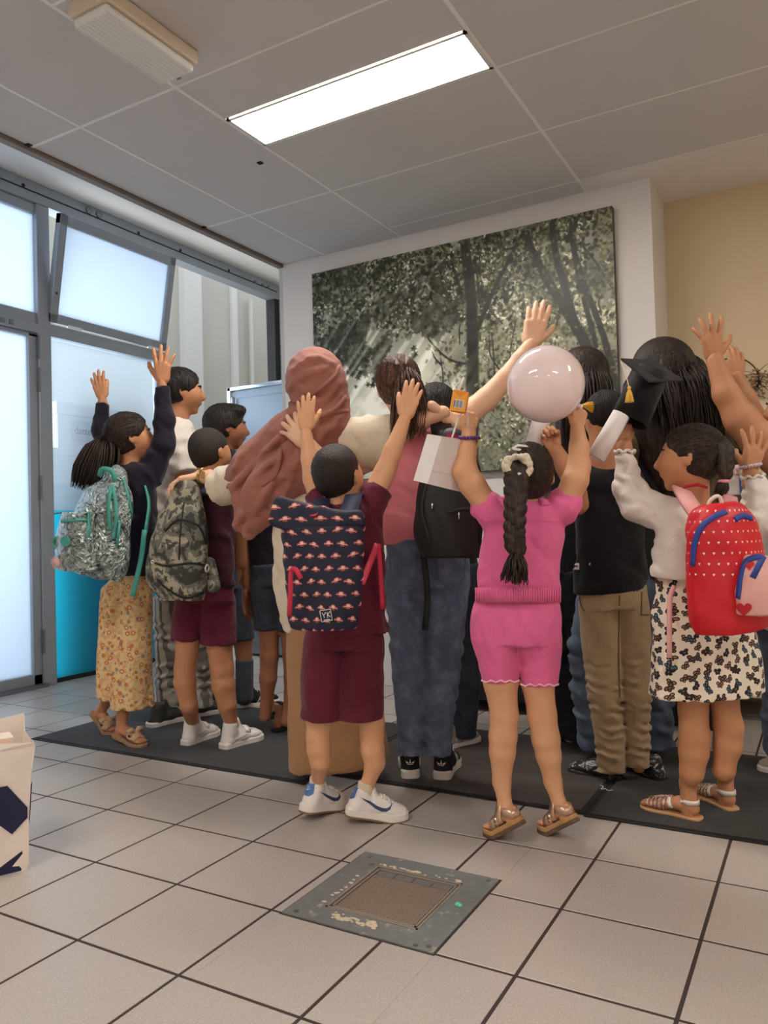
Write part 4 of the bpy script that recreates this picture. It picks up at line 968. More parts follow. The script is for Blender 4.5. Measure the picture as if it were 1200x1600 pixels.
v = Vol(.007); p.torso(v, [(210, 722, 16), (212, 740, 34), (214, 800, 34), (212, 860, 34), (206, 898, 38)], .78); p.limb(v, [(197, 738, 18), (168, 705, 15, .1), (158, 672, 13.5, .14), (160, 630, 10, .15)], fb=True, k=.03); p.limb(v, [(236, 738, 22), (257, 690, 16), (257, 655, 14.5), (253, 604, 10.5)], fb=True, k=.03); v.wrinkle(.005, .07, None, 2); p.wear('navy_top', v, c_navy)
m_flor = Mat('floral_print', srgb(236, 204, 150), .85); a = m_flor.voro(34); b = m_flor.noise(55, 3)
m_flor.over(b.sstep(.45, .6) * .6, srgb(212, 150, 96)); m_flor.over((m_flor.voro(30) < .34) * .9, srgb(204, 116, 66)); m_flor.over((m_flor.voro(30) < .16), srgb(236, 206, 150)); m_flor.over((m_flor.voro(22, mapping=(1.3, 1.1, 1)) < .22) * .85, srgb(140, 126, 150)); m_flor.over((m_flor.voro(47) < .2) * .8, srgb(238, 214, 160))
v = Vol(.007); p.torso(v, [(206, 885, 32), (202, 935, 41)], .72); p.limb(v, [(182, 925, 22), (172, 1020, 19), (166, 1092, 17)], fb=True, k=.006, q=1.2, side=RGT); p.limb(v, [(212, 925, 28), (207, 1020, 30), (206, 1060, 31), (207, 1104, 33)], fb=True, k=.006); v.wrinkle(.007, .09, [RGT], 4); p.wear('floral_trousers', v, m_flor)
o = p.cap(H_DARK, .045, .20, -.3, amp=.002); p.comb(H_DARK, (0, -.95, -.1), 260, .0022, seed=4)
mb = MB(); strands(mb, [p.j(170, 684, -.02), p.j(152, 705, -.06), p.j(135, 735, -.08), p.j(124, 765, -.08)], [.02, .06, .062, .04], 220, .0042, seed=8, lenvar=.25); strands(mb, [p.j(172, 686, -.02), p.j(170, 710, -.08), p.j(160, 740, -.1), p.j(148, 758, -.1)], [.02, .06, .06, .05], 120, .0042, seed=9, lenvar=.25); mb.build('ponytail', H_DARK, p.t, True)
mb = MB(); ring(mb, p.j(168, 684, -.02), RGT + UPV * .6, .022, .008); mb.build('hair_band', Mat('pale_pink_band', srgb(232, 206, 204), .6), o, True)
m_bs = Mat('beige_sandal', srgb(214, 178, 140), .7); m_bsole = Mat('sandal_sole', srgb(176, 134, 96), .7); m_bsole.vary(60, .15)
for h, t, lift in (((141, 1143), (181, 1150), 40), ((152, 1153), (226, 1170), 9)):
    M, L, r, f = p.foot_frame(h, t, .225 if lift < 20 else .21, lift); o = p.sole('sandal', M, L, .004, .022, m_bsole, p.t, 1.05); v = Vol(.0045)
    C = lambda a, b, ra, rb, q=1.: v.cone(M(np.array(a) * L), M(np.array(b) * L), ra * L, rb * L, .01, q, side=r)
    C((0, .16, .19), (0, .34, .23), .11, .115); C((0, .34, .23), (0, .66, .18), .115, .11, .75); C((0, .66, .17), (0, .8, .15), .11, .10, .6); C((0, .16, .2), (0, .18, .5), .10, .12); p.leg_to(M, L, 167 if lift > 20 else 196, 1083, 10, ra=.027, hz=.55, yy=.18)
    for i in range(5): C((-.10 + .05 * i, .78, .145), (-.105 + .048 * i, .92, .135), .033, .03)
    vv = v.mesh(); p.extra.append(vv); mb = MB(); sk = Skin(*vv)
    for yy in (.66, .74):
        P_ = []; N_ = []
        for t_ in np.linspace(-1.5, 1.5, 12): q_, n_ = sk.drop(M(np.array((0, yy, .16)) * L) + (r * math.sin(t_) + ZU * math.cos(t_)) * .2, -(r * math.sin(t_) + ZU * math.cos(t_)), .004); P_.append(q_); N_.append(n_)
        mb.ribbon(P_, .045, .006, N_)
    c = M(np.array((0, .70, .30)) * L)
    for sx in (-1, 1): mb.tube([c, c + r * .018 * sx + ZU * .014, c + r * .04 * sx + ZU * .012, c + r * .034 * sx - ZU * .008, c], [.006, .012, .012, .009, .006], 8)
    mb.sphere(c, .011, 10, 7); mb.build('bow_strap', m_bs, o, True)
p.finish()

# ================================================================== boy in maroon with camouflage bag
p = Person(3.55, (340, 1172), 'boy with cropped hair in dark maroon shirt and shorts, carrying a camouflage backpack', 22, SK_B)
p.torso(p.body, [(328, 765, 34), (325, 850, 36), (322, 920, 38)], .65)
p.limb(p.body, [(300, 920, 20), (294, 997, 18.5), (289, 1045, 16.5), (289, 1065, 17), (295, 1102, 13)]); p.limb(p.body, [(345, 920, 20), (343, 1005, 20), (347, 1045, 18), (349, 1070, 18), (355, 1102, 14.5)])
p.limb(p.body, [(300, 770, 16), (270, 800, 13, .12), (268, 850, 11, .2)]); p.limb(p.body, [(360, 770, 16), (372, 830, 13, .1), (375, 880, 11, .15)])
p.head(328, 706, 74, 34, 2, 0, neck=(328, 762, 17), w=1.04)
for w, t, th in (((268, 852, .2), (270, 885, .22), FWD), ((375, 882, .15), (376, 915, .18), FWD)): p.hand(p.j(*w), p.j(*t), th, LEFT if t[0] < 300 else LEFT, curl=(12, 18, 12))
v = Vol(.007); p.torso(v, [(328, 745, 18), (326, 762, 42), (325, 830, 44), (324, 915, 46)], .66); p.limb(v, [(298, 772, 21), (280, 800, 21, .1)], fb=True, k=.03); p.limb(v, [(358, 772, 20), (368, 815, 18, .08)], fb=True, k=.03); v.wrinkle(.005, .08, None, 5); p.wear('shirt', v, cloth('dark_maroon_shirt', srgb(64, 18, 34), .7))
v = Vol(.007); p.torso(v, [(322, 905, 44), (322, 940, 47)], .7); p.limb(v, [(300, 940, 26), (293, 975, 25), (291, 1000, 24)], fb=True, k=.005); p.limb(v, [(340, 940, 28), (341, 975, 28), (341, 1006, 28)], fb=True, k=.005); v.wrinkle(.004, .08, None, 3); p.wear('shorts', v, c_maroon)
for h, t in (((284, 1169), (340, 1148)), ((347, 1173), (409, 1155))):
    o, sk, M, L, r, f = p.sneaker(h, t, m_wlea, m_wrub, L=.235, sole_h=.034, high=.42, laces=m_wrub); p.leg_to(M, L, 295 if h[0] < 320 else 355, 1102, 14, ra=.028)
    mb = MB()
    for yy in (.52, .57): band(mb, sk, [M((x * L, yy * L, .12 * L + (.2 - abs(x)) * L)) for x in (-.13, 0, .13)], -ZU, .016, .003, .003, 8)
    mb.build('strap', m_wlea, o, True); side_mark(sk, M, L, r, 1, [[(.2, .16), (.5, .22), (.5, .235), (.2, .175)]], 'side_line', Mat('grey_print', srgb(170, 164, 162), .6), o)
p.cap(H_BUZZ, .03, .21, -.30, amp=.0012, wl=.02); p.finish()
# ================================================================== man in white T-shirt
p = Person(4.1, (290, 1130), 'dark-haired person in white T-shirt and striped trousers behind the ponytailed girl', 78, SK_B, .008)
p.torso(p.body, [(272, 690, 30), (272, 800, 32), (275, 920, 32)], .8); p.limb(p.body, [(268, 930, 18), (266, 1050, 14), (264, 1105, 9)]); p.limb(p.body, [(305, 930, 18), (312, 1040, 14), (318, 1095, 9)])
p.limb(p.body, [(275, 690, 15, -.1), (290, 770, 12, -.1), (300, 830, 10, .1)]); p.hand(p.j(300, 832, .1), p.j(306, 880, .15), FWD, LEFT)
p.head(284, 612, 72, 70, 0, 0, neck=(276, 672, 17)); p.cap(H_BLACK, .05, .22, -.26); p.comb(H_BLACK, None, 160, .0022, seed=5)
v = Vol(.008); p.torso(v, [(277, 652, 18), (274, 672, 34), (272, 720, 40), (270, 800, 38), (272, 900, 38)], .9); p.limb(v, [(276, 692, 24, -.08), (288, 740, 22, -.1)], fb=True, k=.03); v.wrinkle(.006, .09, None, 4); o = p.wear('white_tee', v, c_white)
m_str = Mat('striped_trousers', srgb(192, 186, 176), .85); u, w = m_str.uv(); m_str.over(((u * 26 + m_str.noise(4, 2) * .6).fract() > .62) * .85, srgb(104, 100, 98)); m_str.bump(m_str.noise(30, 2), .2, .01)
v = Vol(.008); p.torso(v, [(274, 895, 36), (276, 935, 38)], .8); p.limb(v, [(264, 940, 24), (262, 1040, 19), (262, 1112, 17)], fb=True); p.limb(v, [(300, 940, 24), (310, 1040, 19), (316, 1105, 17)], fb=True); v.wrinkle(.008, .06, [UPV], 3); p.wear('striped_trousers', v, m_str)
m_dkg = Mat('dark_green_leather', srgb(58, 60, 54), .6)
for h, t in (((256, 1133), (300, 1122)), ((302, 1122), (352, 1112))): p.sneaker(h, t, m_dkg, m_wrub, L=.27, sole_h=.032, high=.36, laces=m_wlea)
p.finish()
# ================================================================== person in grey socks
p = Person(4.35, (372, 1108), 'dark-haired child turned right with grey socks and black striped sneakers', 75, SK_C, .008)
p.torso(p.body, [(350, 720, 28), (350, 800, 28), (350, 900, 30)], .8); p.limb(p.body, [(338, 920, 16), (330, 1000, 14), (326, 1060, 9), (326, 1085, 8)]); p.limb(p.body, [(372, 920, 16), (380, 1000, 15), (382, 1050, 11), (382, 1085, 9)])
p.limb(p.body, [(350, 725, 13, -.1), (358, 790, 11, -.1), (366, 850, 9)]); p.hand(p.j(366, 852), p.j(372, 890, .05), FWD, LEFT)
p.head(354, 668, 70, 70, 0, 0, neck=(352, 715, 13))
def side_fringe(v): v.ell(p.hp(.12, .20, .34), np.array([.26, .24, .16]) * p.H, p.hR, .02)
p.cap(H_BLACK, .06, .23, -.24, side_fringe); p.comb(H_BLACK, None, 160, .0022, seed=6)
v = Vol(.008); p.torso(v, [(352, 702, 16), (350, 722, 34), (350, 800, 34), (350, 890, 34)], .9); p.limb(v, [(350, 730, 18, -.1), (356, 775, 16, -.1)], fb=True, k=.03); p.wear('navy_tee', v, c_navy)
v = Vol(.008); p.torso(v, [(350, 880, 34), (352, 920, 35)], .8); p.limb(v, [(338, 925, 22), (332, 990, 20)], fb=True); p.limb(v, [(370, 925, 22), (378, 1000, 20)], fb=True); p.wear('dark_shorts', v, c_jeandk)
for a, b in (((327, 1045), (325, 1088)), ((382, 1030), (382, 1088))):
    v = Vol(.006); p.limb(v, [(*a, 14), (*b, 14)], fa=True); p.wear('sock', v, c_grey)
for h, t in (((318, 1098), (366, 1092)), ((366, 1108), (436, 1098))):
    o, sk, M, L, r, f = p.sneaker(h, t, m_bsuede, m_wrub, L=.26, sole_h=.03, high=.34, laces=m_wlea); [side_mark(sk, M, L, r, sg, [[(.42 + i * .075, .10), (.45 + i * .075, .10), (.54 + i * .06, .24), (.51 + i * .06, .24)] for i in range(3)], 'side_stripes', m_wlea, o) for sg in (-1, 1)]
    heel_mark(sk, M, L, f, [[(-.09, .2), (-.09, .3), (.09, .3), (.09, .2)]], 'heel_tab', m_wlea, o)
p.finish()
# ================================================================== child in denim shorts and slides
p = Person(3.75, (430, 1140), 'child in denim shorts and black slides half hidden behind the woman in the headscarf', 20, SK_C, .007)
p.torso(p.body, [(420, 760, 34), (420, 830, 34), (425, 900, 34)], .65)
p.limb(p.body, [(415, 900, 20), (420, 985, 16), (421, 1025, 14.5), (419, 1060, 13.5), (416, 1100, 9), (414, 1120, 9)]); p.limb(p.body, [(450, 900, 20), (452, 985, 14), (455, 1025, 13), (457, 1060, 13), (452, 1105, 9), (448, 1126, 10)])
p.limb(p.body, [(388, 770, 17), (376, 835, 14, .0), (380, 880, 12.5), (386, 918, 8.5)]); p.hand(p.j(386, 918), p.j(386, 970, .02), FWD + RGT * .5, RGT, curl=(8, 14, 10), spread=8)
p.head(445, 700, 70, 20, 0, 0, neck=(432, 752, 14)); p.cap(H_BLACK, .04)
v = Vol(.008); p.torso(v, [(432, 738, 18), (425, 756, 42), (418, 830, 36), (422, 892, 36)], .66); p.limb(v, [(392, 772, 20), (380, 815, 18)], fb=True, k=.03); p.wear('navy_tee', v, c_navy)
v = Vol(.008); p.torso(v, [(424, 880, 38), (426, 915, 40)], .7); p.limb(v, [(415, 915, 24), (419, 984, 21)], fb=True, k=.005); p.limb(v, [(450, 915, 22), (453, 986, 20)], fb=True, k=.005); v.wrinkle(.004, .07, None, 3); p.wear('denim_shorts', v, c_jeandk)
for h, t in (((399, 1140), (442, 1110)), ((424, 1148), (482, 1132))):
    M, L, r, f = p.foot_frame(h, t, .23); o = p.sole('slide_sandal', M, L, 0, .024, m_bsuede, p.t, 1.1); v = Vol(.005); C = lambda a, b, ra, rb, q=1.: v.cone(M(np.array(a) * L), M(np.array(b) * L), ra * L, rb * L, .01, q, side=r)
    C((0, .14, .2), (0, .34, .24), .105, .11); C((0, .34, .24), (0, .66, .18), .11, .11, .75); C((0, .66, .17), (0, .8, .15), .11, .1, .6); C((0, .14, .2), (0, .17, .5), .10, .08)
    for i in range(5): C((-.10 + .05 * i, .78, .145), (-.105 + .048 * i, .92, .135), .033, .03)
    vv = v.mesh(); p.extra.append(vv); sk = Skin(*vv); mb = MB(); P_ = []; N_ = []
    for t_ in np.linspace(-1.6, 1.6, 12): q_, n_ = sk.drop(M(np.array((0, .66, .14)) * L) + (r * math.sin(t_) + ZU * math.cos(t_)) * .2, -(r * math.sin(t_) + ZU * math.cos(t_)), .004); P_.append(q_); N_.append(n_)
    mb.ribbon(P_, .07, .006, N_); mb.build('strap', m_bsuede, o, True)
p.finish()
# ================================================================== dark-haired person behind the black bag
p = Person(3.5, (715, 1170), 'person of whom only dark sleek hair shows above the black backpack', 30, SK_D, .008)
p.torso(p.body, [(685, 700, 40), (690, 800, 40), (700, 900, 44)], .65); p.limb(p.body, [(685, 920, 24), (690, 1040, 18), (692, 1150, 10)]); p.limb(p.body, [(722, 920, 24), (722, 1040, 18), (722, 1145, 10)])
for sx in (-1, 1): p.limb(p.body, [(685 + 38 * sx, 705, 16), (688 + 44 * sx, 790, 13, .1), (688 + 30 * sx, 840, 10, .25)]); p.hand(p.j(688 + 30 * sx, 842, .25), p.j(688 + 22 * sx, 880, .3), FWD, LEFT * sx)
p.head(684, 640, 78, 25, -6, 0, neck=(685, 692, 16))
def bob(v): v.ell(p.hp(0, -.1, -.2), np.array([.36, .40, .3]) * p.H, p.hR, .03)
p.cap(H_BLACK, .05, .22, -.45, bob); p.comb(H_BLACK, None, 200, .002, seed=7)
v = Vol(.008); p.torso(v, [(686, 682, 20), (686, 700, 48), (690, 800, 46), (700, 890, 50)], .66); [p.limb(v, [(685 + 38 * sx, 708, 20), (688 + 44 * sx, 770, 18, .08)], fb=True, k=.03) for sx in (-1, 1)]; p.wear('black_top', v, c_black)
v = Vol(.008); p.torso(v, [(702, 880, 50), (704, 930, 50)], .7); p.limb(v, [(686, 930, 30), (690, 1060, 26), (694, 1150, 24)], fb=True); p.limb(v, [(724, 930, 30), (724, 1060, 26), (722, 1150, 22)], fb=True); v.wrinkle(.006, .08, None, 3); p.wear('dark_jeans', v, c_jeandk)
m_knit = Mat('patterned_knit', srgb(186, 172, 166), .8); m_knit.over(m_knit.noise(60, 3).sstep(.45, .6) * .6, srgb(130, 118, 114))
for h, t in (((668, 1172), (712, 1160)), ((694, 1172), (747, 1157))): p.sneaker(h, t, m_knit, m_wrub, L=.25, sole_h=.03, high=.36, laces=m_wlea)
p.finish()
# ================================================================== woman with wavy hair behind the balloon
p = Person(3.4, (905, 1165), 'woman in black with dark crimped hair standing behind the balloon', 5, SK_D, .008)
p.torso(p.body, [(905, 690, 48), (905, 800, 46), (905, 900, 50)], .65); p.limb(p.body, [(885, 930, 28), (888, 1040, 20), (890, 1150, 10)]); p.limb(p.body, [(925, 930, 28), (926, 1040, 20), (926, 1150, 10)])
for sx in (-1, 1): p.limb(p.body, [(905 + 46 * sx, 695, 18), (905 + 46 * sx, 790, 14, .12), (905 + 25 * sx, 830, 11, .3)]); p.hand(p.j(905 + 25 * sx, 832, .3), p.j(905 + 12 * sx, 868, .35), FWD, LEFT * sx)
p.head(912, 598, 84, 0, 0, 0, neck=(908, 668, 18)); p.cap(H_DARK, .07, .24, -.3); p.comb(H_DARK, None, 260, .0024, .03, seed=8)
v = Vol(.007); p.torso(v, [(912, 580, 40, -.04), (915, 620, 44, -.06), (905, 680, 38, -.08), (895, 740, 22, -.08), (893, 768, 8, -.08)], .7, fa=False, fb=False); v.wrinkle(.004, .03, [RGT], 4, p.j(905, 660, -.1), .12); p.wear('long_hair', v, H_DARK)
mb = MB()
for i, (x, r_) in enumerate(((888, .03), (905, .04), (925, .04), (945, .035))): strands(mb, [p.j(912 + (x - 912) * .4, 560, -.03), p.j(x, 600, -.125), p.j(x - 2, 650, -.165), p.j(x - 6, 700, -.17)], [.03, r_, r_, r_ * .7], 60, .0035, wave=.006, seed=20 + i)
mb.build('hair_waves', H_DARK, p.t, True)
v = Vol(.008); p.torso(v, [(908, 660, 22), (906, 685, 56), (905, 800, 52), (903, 900, 56)], .66); [p.limb(v, [(905 + 44 * sx, 698, 22), (905 + 46 * sx, 770, 18, .1)], fb=True, k=.03) for sx in (-1, 1)]; v.wrinkle(.005, .09, None, 3); p.wear('black_top', v, c_black)
v = Vol(.009); p.torso(v, [(903, 890, 56), (903, 980, 60), (903, 1100, 62), (903, 1148, 60)], .7); v.wrinkle(.006, .1, [RGT], 3); p.wear('black_skirt', v, c_black)
for h, t in (((880, 1172), (884, 1140)), ((920, 1172), (926, 1140))): p.sneaker(h, t, m_bsuede, m_bsuede, L=.24, sole_h=.025, high=.3)
p.finish()
# ================================================================== boy in black T-shirt and khaki trousers
p = Person(2.95, (950, 1220), 'boy in black T-shirt and rumpled khaki trousers holding up a white roll', -14, SK_B)
p.torso(p.body, [(945, 745, 42), (955, 830, 44), (958, 920, 46)], .65); p.limb(p.body, [(935, 930, 24), (945, 1050, 18), (955, 1180, 11), (955, 1200, 11)]); p.limb(p.body, [(985, 930, 24), (992, 1050, 18), (996, 1170, 11), (998, 1198, 10)])
p.limb(p.body, [(915, 752, 19), (910, 786, 17, -.03), (900, 768, 16, -.05), (884, 730, 14, -.04), (868, 702, 11, -.02)], k=.02); p.limb(p.body, [(985, 752, 18), (1004, 790, 15, .1), (1000, 740, 12, .28), (990, 705, 10, .3)])
p.head(945, 652, 78, -6, -4, 0, neck=(940, 735, 24)); p.fist(p.j(868, 704, -.02), p.j(846, 665, 0), RIGHT, LEFT, .14); p.hand(p.j(990, 705, .3), p.j(984, 665, .32), LEFT, FWD)
p.cap(H_BLACK, .05, .22, -.26); p.comb(H_BLACK, None, 200, .0018, seed=10)
v = Vol(.007); p.torso(v, [(938, 728, 26), (946, 746, 50), (952, 800, 55), (954, 860, 57), (953, 924, 60)], .66); p.limb(v, [(918, 754, 26), (906, 782, 25, -.02)], fb=True, k=.03); p.limb(v, [(982, 754, 24), (1000, 785, 22, .08)], fb=True, k=.03); v.wrinkle(.006, .1, None, 5)
o = p.wear('black_tee', v, c_black); sk = Skin(*p.last); mb = MB(); decal(mb, sk, [(896, 880), (906, 880), (906, 890), (896, 890)], lambda x, y: p.j(x, y, -.3), None, .003, 5); lb = mb.build('hem_label', m_wrub, o)
mb = MB()
for i in range(4): decal(mb, sk, [(897.5 + i * 2, 883), (898.7 + i * 2, 883), (898.7 + i * 2, 886.5), (897.5 + i * 2, 886.5)], lambda x, y: p.j(x, y, -.3), None, .005, 5)
mb.build('label_print', c_black, lb)
v = Vol(.007); p.torso(v, [(958, 915, 54), (960, 950, 55)], .68); p.limb(v, [(936, 945, 32), (940, 1010, 30), (945, 1080, 27), (953, 1150, 23), (955, 1204, 22)], fb=True, k=.006); p.limb(v, [(984, 945, 30), (988, 1010, 27), (992, 1080, 24), (994, 1150, 20), (996, 1198, 18)], fb=True, k=.006)
v.wrinkle(.004, .09, None, 2).wrinkle(.011, .045, [UPV, UPV + RGT * .3], 6, p.j(968, 1135), .22); o = p.wear('khaki_trousers', v, c_khaki); sk = Skin(*p.last)
mb = MB(); [band(mb, sk, [p.j(*a, -.3) for a in pl], None, .004, .003, .002, 12) for pl in ([(905, 925), (908, 945), (914, 955)], [(968, 930), (966, 1010), (968, 1090)], [(1002, 925), (1002, 960)], [(1002, 960), (1014, 960)])]; mb.build('seam', Mat('khaki_seam', srgb(120, 98, 72), .9), o)
m_wat = Mat('black_white_print', (.008, .008, .011), .6); m_wat.over(m_wat.noise(16, 5, .7, mapping=(1, 1, 2.2), dist=1.2).sstep(.52, .6), srgb(196, 194, 196))
for h, t in (((982, 1224), (890, 1204)), ((1018, 1216), (962, 1200))): p.sneaker(h, t, m_wat, m_bsuede, L=.225, sole_h=.014, high=.34)
mb = MB(); q = p.hp(.36, .05, -.05); mb.tube([p.hp(.37, -.02, .02), p.hp(.375, .2, .03), p.hp(.3, .4, .03)], .003, 5); mb.build('glasses_temple', m_dark, p.t); p.finish()
# ================================================================== woman with long wavy dark hair
p = Person(3.2, (975, 1165), 'woman with long wavy dark hair wearing an olive jacket over a charcoal top and jeans', 4, SK_B, .008)
p.torso(p.body, [(1045, 680, 50), (1015, 800, 50), (975, 900, 52)], .62); p.limb(p.body, [(945, 920, 28), (925, 1040, 20), (935, 1150, 11)]); p.limb(p.body, [(1000, 920, 28), (1015, 1040, 20), (1022, 1150, 11)])
p.limb(p.body, [(1000, 690, 18), (985, 760, 15, .1), (985, 800, 12, .3)]); p.limb(p.body, [(1100, 700, 18), (1120, 780, 15, .1), (1100, 830, 12, .3)])
for x in (985, 1100): p.hand(p.j(x, 802 if x < 1000 else 832, .3), p.j(x, 845 if x < 1000 else 872, .36), FWD, RGT)
p.head(1038, 596, 92, 4, 0, 0, neck=(1042, 672, 20)); p.cap(H_DARK, .08, .24, -.3); p.comb(H_DARK, None, 320, .0026, .04, seed=9)
v = Vol(.007); p.torso(v, [(1038, 575, 50, -.02), (1040, 620, 56, -.05), (1050, 680, 60, -.07), (1066, 740, 48, -.08), (1072, 790, 30, -.08)], .6, fa=False, fb=False); v.wrinkle(.007, .045, [RGT], 4, p.j(1050, 690, -.1), .13); p.wear('long_hair', v, H_DARK)
mb = MB()
for i, (x, x2, y2) in enumerate(((994, 988, 650), (1010, 1000, 650), (1040, 1045, 690), (1066, 1072, 720), (1082, 1090, 725), (1092, 1104, 720), (1098, 1116, 700))): strands(mb, [p.j(1037 + (x - 1037) * .5, 566, .02), p.j(x, 590, -.125), p.j(x2, 635, -.18), p.j(x2 + 4, y2, -.2)], [.01, .034, .05, .045], 95, .0034, wave=.011, seed=40 + i, lenvar=.2)
mb.build('hair_waves', H_DARK, p.t, True)
v = Vol(.008); p.torso(v, [(1042, 655, 24), (1040, 682, 52), (1020, 800, 52), (985, 900, 54)], .64); v.wrinkle(.005, .09, None, 3); p.wear('charcoal_top', v, c_char)
v = Vol(.008); p.limb(v, [(985, 690, 26, -.02), (972, 730, 26, .02), (966, 765, 22, .1)], k=.03); p.limb(v, [(1095, 672, 34, -.02), (1120, 720, 34, 0), (1130, 770, 30, .08)], k=.03); p.torso(v, [(1090, 690, 40, -.06), (1070, 800, 44, -.06), (1040, 890, 40, -.05)], .4, fa=False, fb=False); v.wrinkle(.008, .08, [UPV + RGT * .6], 3); p.wear('olive_jacket', v, c_olive)
v = Vol(.008); p.torso(v, [(975, 880, 56), (970, 925, 58)], .68); p.limb(v, [(940, 930, 36), (922, 1010, 32), (922, 1080, 29), (936, 1166, 30)], fb=True); p.limb(v, [(1002, 930, 36), (1015, 1010, 32), (1020, 1080, 30), (1022, 1166, 30)], fb=True); v.wrinkle(.007, .07, [UPV, UPV + RGT], 3); p.wear('jeans', v, c_jeanlt)
for h, t in (((936, 1180), (940, 1150)), ((1018, 1178), (1036, 1150))): p.sneaker(h, t, Mat('brown_suede', srgb(74, 56, 46), .8), m_soleb, L=.24, sole_h=.022, high=.3)
p.finish()
# ================================================================== person in navy T-shirt behind
p = Person(3.75, (1090, 1150), 'person in navy T-shirt mostly hidden behind the long-haired woman', 0, SK_C, .009)
p.torso(p.body, [(1085, 670, 44), (1090, 780, 42), (1092, 900, 44)], .65); p.limb(p.body, [(1072, 920, 24), (1072, 1040, 18), (1072, 1130, 10)]); p.limb(p.body, [(1110, 920, 24), (1112, 1040, 18), (1112, 1130, 10)])
for sx in (-1, 1): p.limb(p.body, [(1085 + 44 * sx, 672, 16), (1088 + 46 * sx, 760, 13, .1), (1088 + 26 * sx, 810, 10, .3)]); p.hand(p.j(1088 + 26 * sx, 812, .3), p.j(1088 + 16 * sx, 845, .34), FWD, LEFT * sx)
p.head(1072, 596, 76, 0, -4, 0, neck=(1080, 655, 16)); p.cap(H_BLACK, .05)
v = Vol(.009); p.torso(v, [(1080, 645, 22), (1085, 662, 48), (1090, 780, 48), (1092, 900, 48)], .66); p.limb(v, [(1128, 660, 26, -.06), (1140, 720, 24)], fb=True, k=.03); p.limb(v, [(1042, 668, 20), (1040, 730, 18)], fb=True, k=.03); p.limb(v, [(1100, 640, 22, -.08), (1130, 660, 22, -.08)], k=.03); v.wrinkle(.006, .08, None, 3); p.wear('navy_tee', v, cloth('slate_navy', srgb(52, 50, 66)))
v = Vol(.009); p.torso(v, [(1092, 890, 48), (1092, 940, 48)], .7); p.limb(v, [(1072, 940, 28), (1072, 1130, 22)], fb=True); p.limb(v, [(1112, 940, 28), (1112, 1130, 22)], fb=True); p.wear('black_trousers', v, c_black)
for h, t in (((1072, 1152), (1074, 1125)), ((1112, 1150), (1116, 1122))): p.sneaker(h, t, m_bsuede, m_bsuede, L=.26, sole_h=.025, high=.3)
p.finish()
# ================================================================== girl in white cardigan
p = Person(2.53, (1105, 1283), 'girl in white cardigan and butterfly-print dress with a red backpack, looking left', -40, SK_B, .006)
p.torso(p.body, [(1085, 800, 42), (1090, 880, 44), (1095, 980, 50)], .7)
p.limb(p.body, [(1085, 1000, 30), (1083, 1107, 22), (1085, 1150, 23), (1084, 1175, 22), (1081, 1208, 18)]); p.limb(p.body, [(1125, 1000, 30), (1132, 1095, 20.5), (1138, 1135, 22), (1137, 1165, 21), (1131, 1200, 16)])
p.limb(p.body, [(1048, 805, 22), (990, 785, 17, .05), (977, 745, 14, .06), (976, 695, 12, .06)]); p.limb(p.body, [(1135, 812, 20), (1192, 815, 17, .0), (1185, 770, 14), (1172, 738, 12)])
p.head(1078, 716, 104, -58, 4, 4, neck=(1085, 785, 21), w=1.04)
p.fist(p.j(976, 694, .06), p.j(972, 650, .06), RIGHT, FWD - RGT * .5, .125); p.hand(p.j(1172, 737), p.j(1186, 668, .0), LEFT, FWD, spread=17, tspread=48, L=.15)
v = Vol(.006); p.torso(v, [(1080, 788, 30), (1080, 806, 52), (1072, 850, 56), (1070, 905, 58)], .8); p.limb(v, [(1050, 808, 30), (1000, 790, 27, .04), (982, 765, 22, .06), (976, 708, 16, .06)], fb=True, k=.03); p.limb(v, [(1130, 816, 28), (1180, 815, 26), (1192, 800, 24), (1184, 775, 20), (1176, 746, 17)], fb=True, k=.03)
v.wrinkle(.005, .06, [UPV + RGT * .5, RGT], 3).wrinkle(.006, .035, [UPV], 5, p.j(1180, 790), .07); o = p.wear('cardigan', v, c_white)
mb = MB()
for c, a, R_ in ((p.j(976, 706, .06), UPV, p.m(15)), (p.j(1176, 745), UPV + RGT * -.15, p.m(16))):
    ax = unit(a); e1 = unit(RGT - ax * (RGT @ ax)); e2 = np.cross(ax, e1); mb.tube([c + (e1 * math.cos(t) + e2 * math.sin(t)) * R_ * (1 + .06 * math.sin(9 * t)) + ax * .004 * math.sin(7 * t) for t in np.linspace(0, 6.283, 50)], .005, 6, cap=False)
mb.build('frilled_cuff', c_white, o, True)
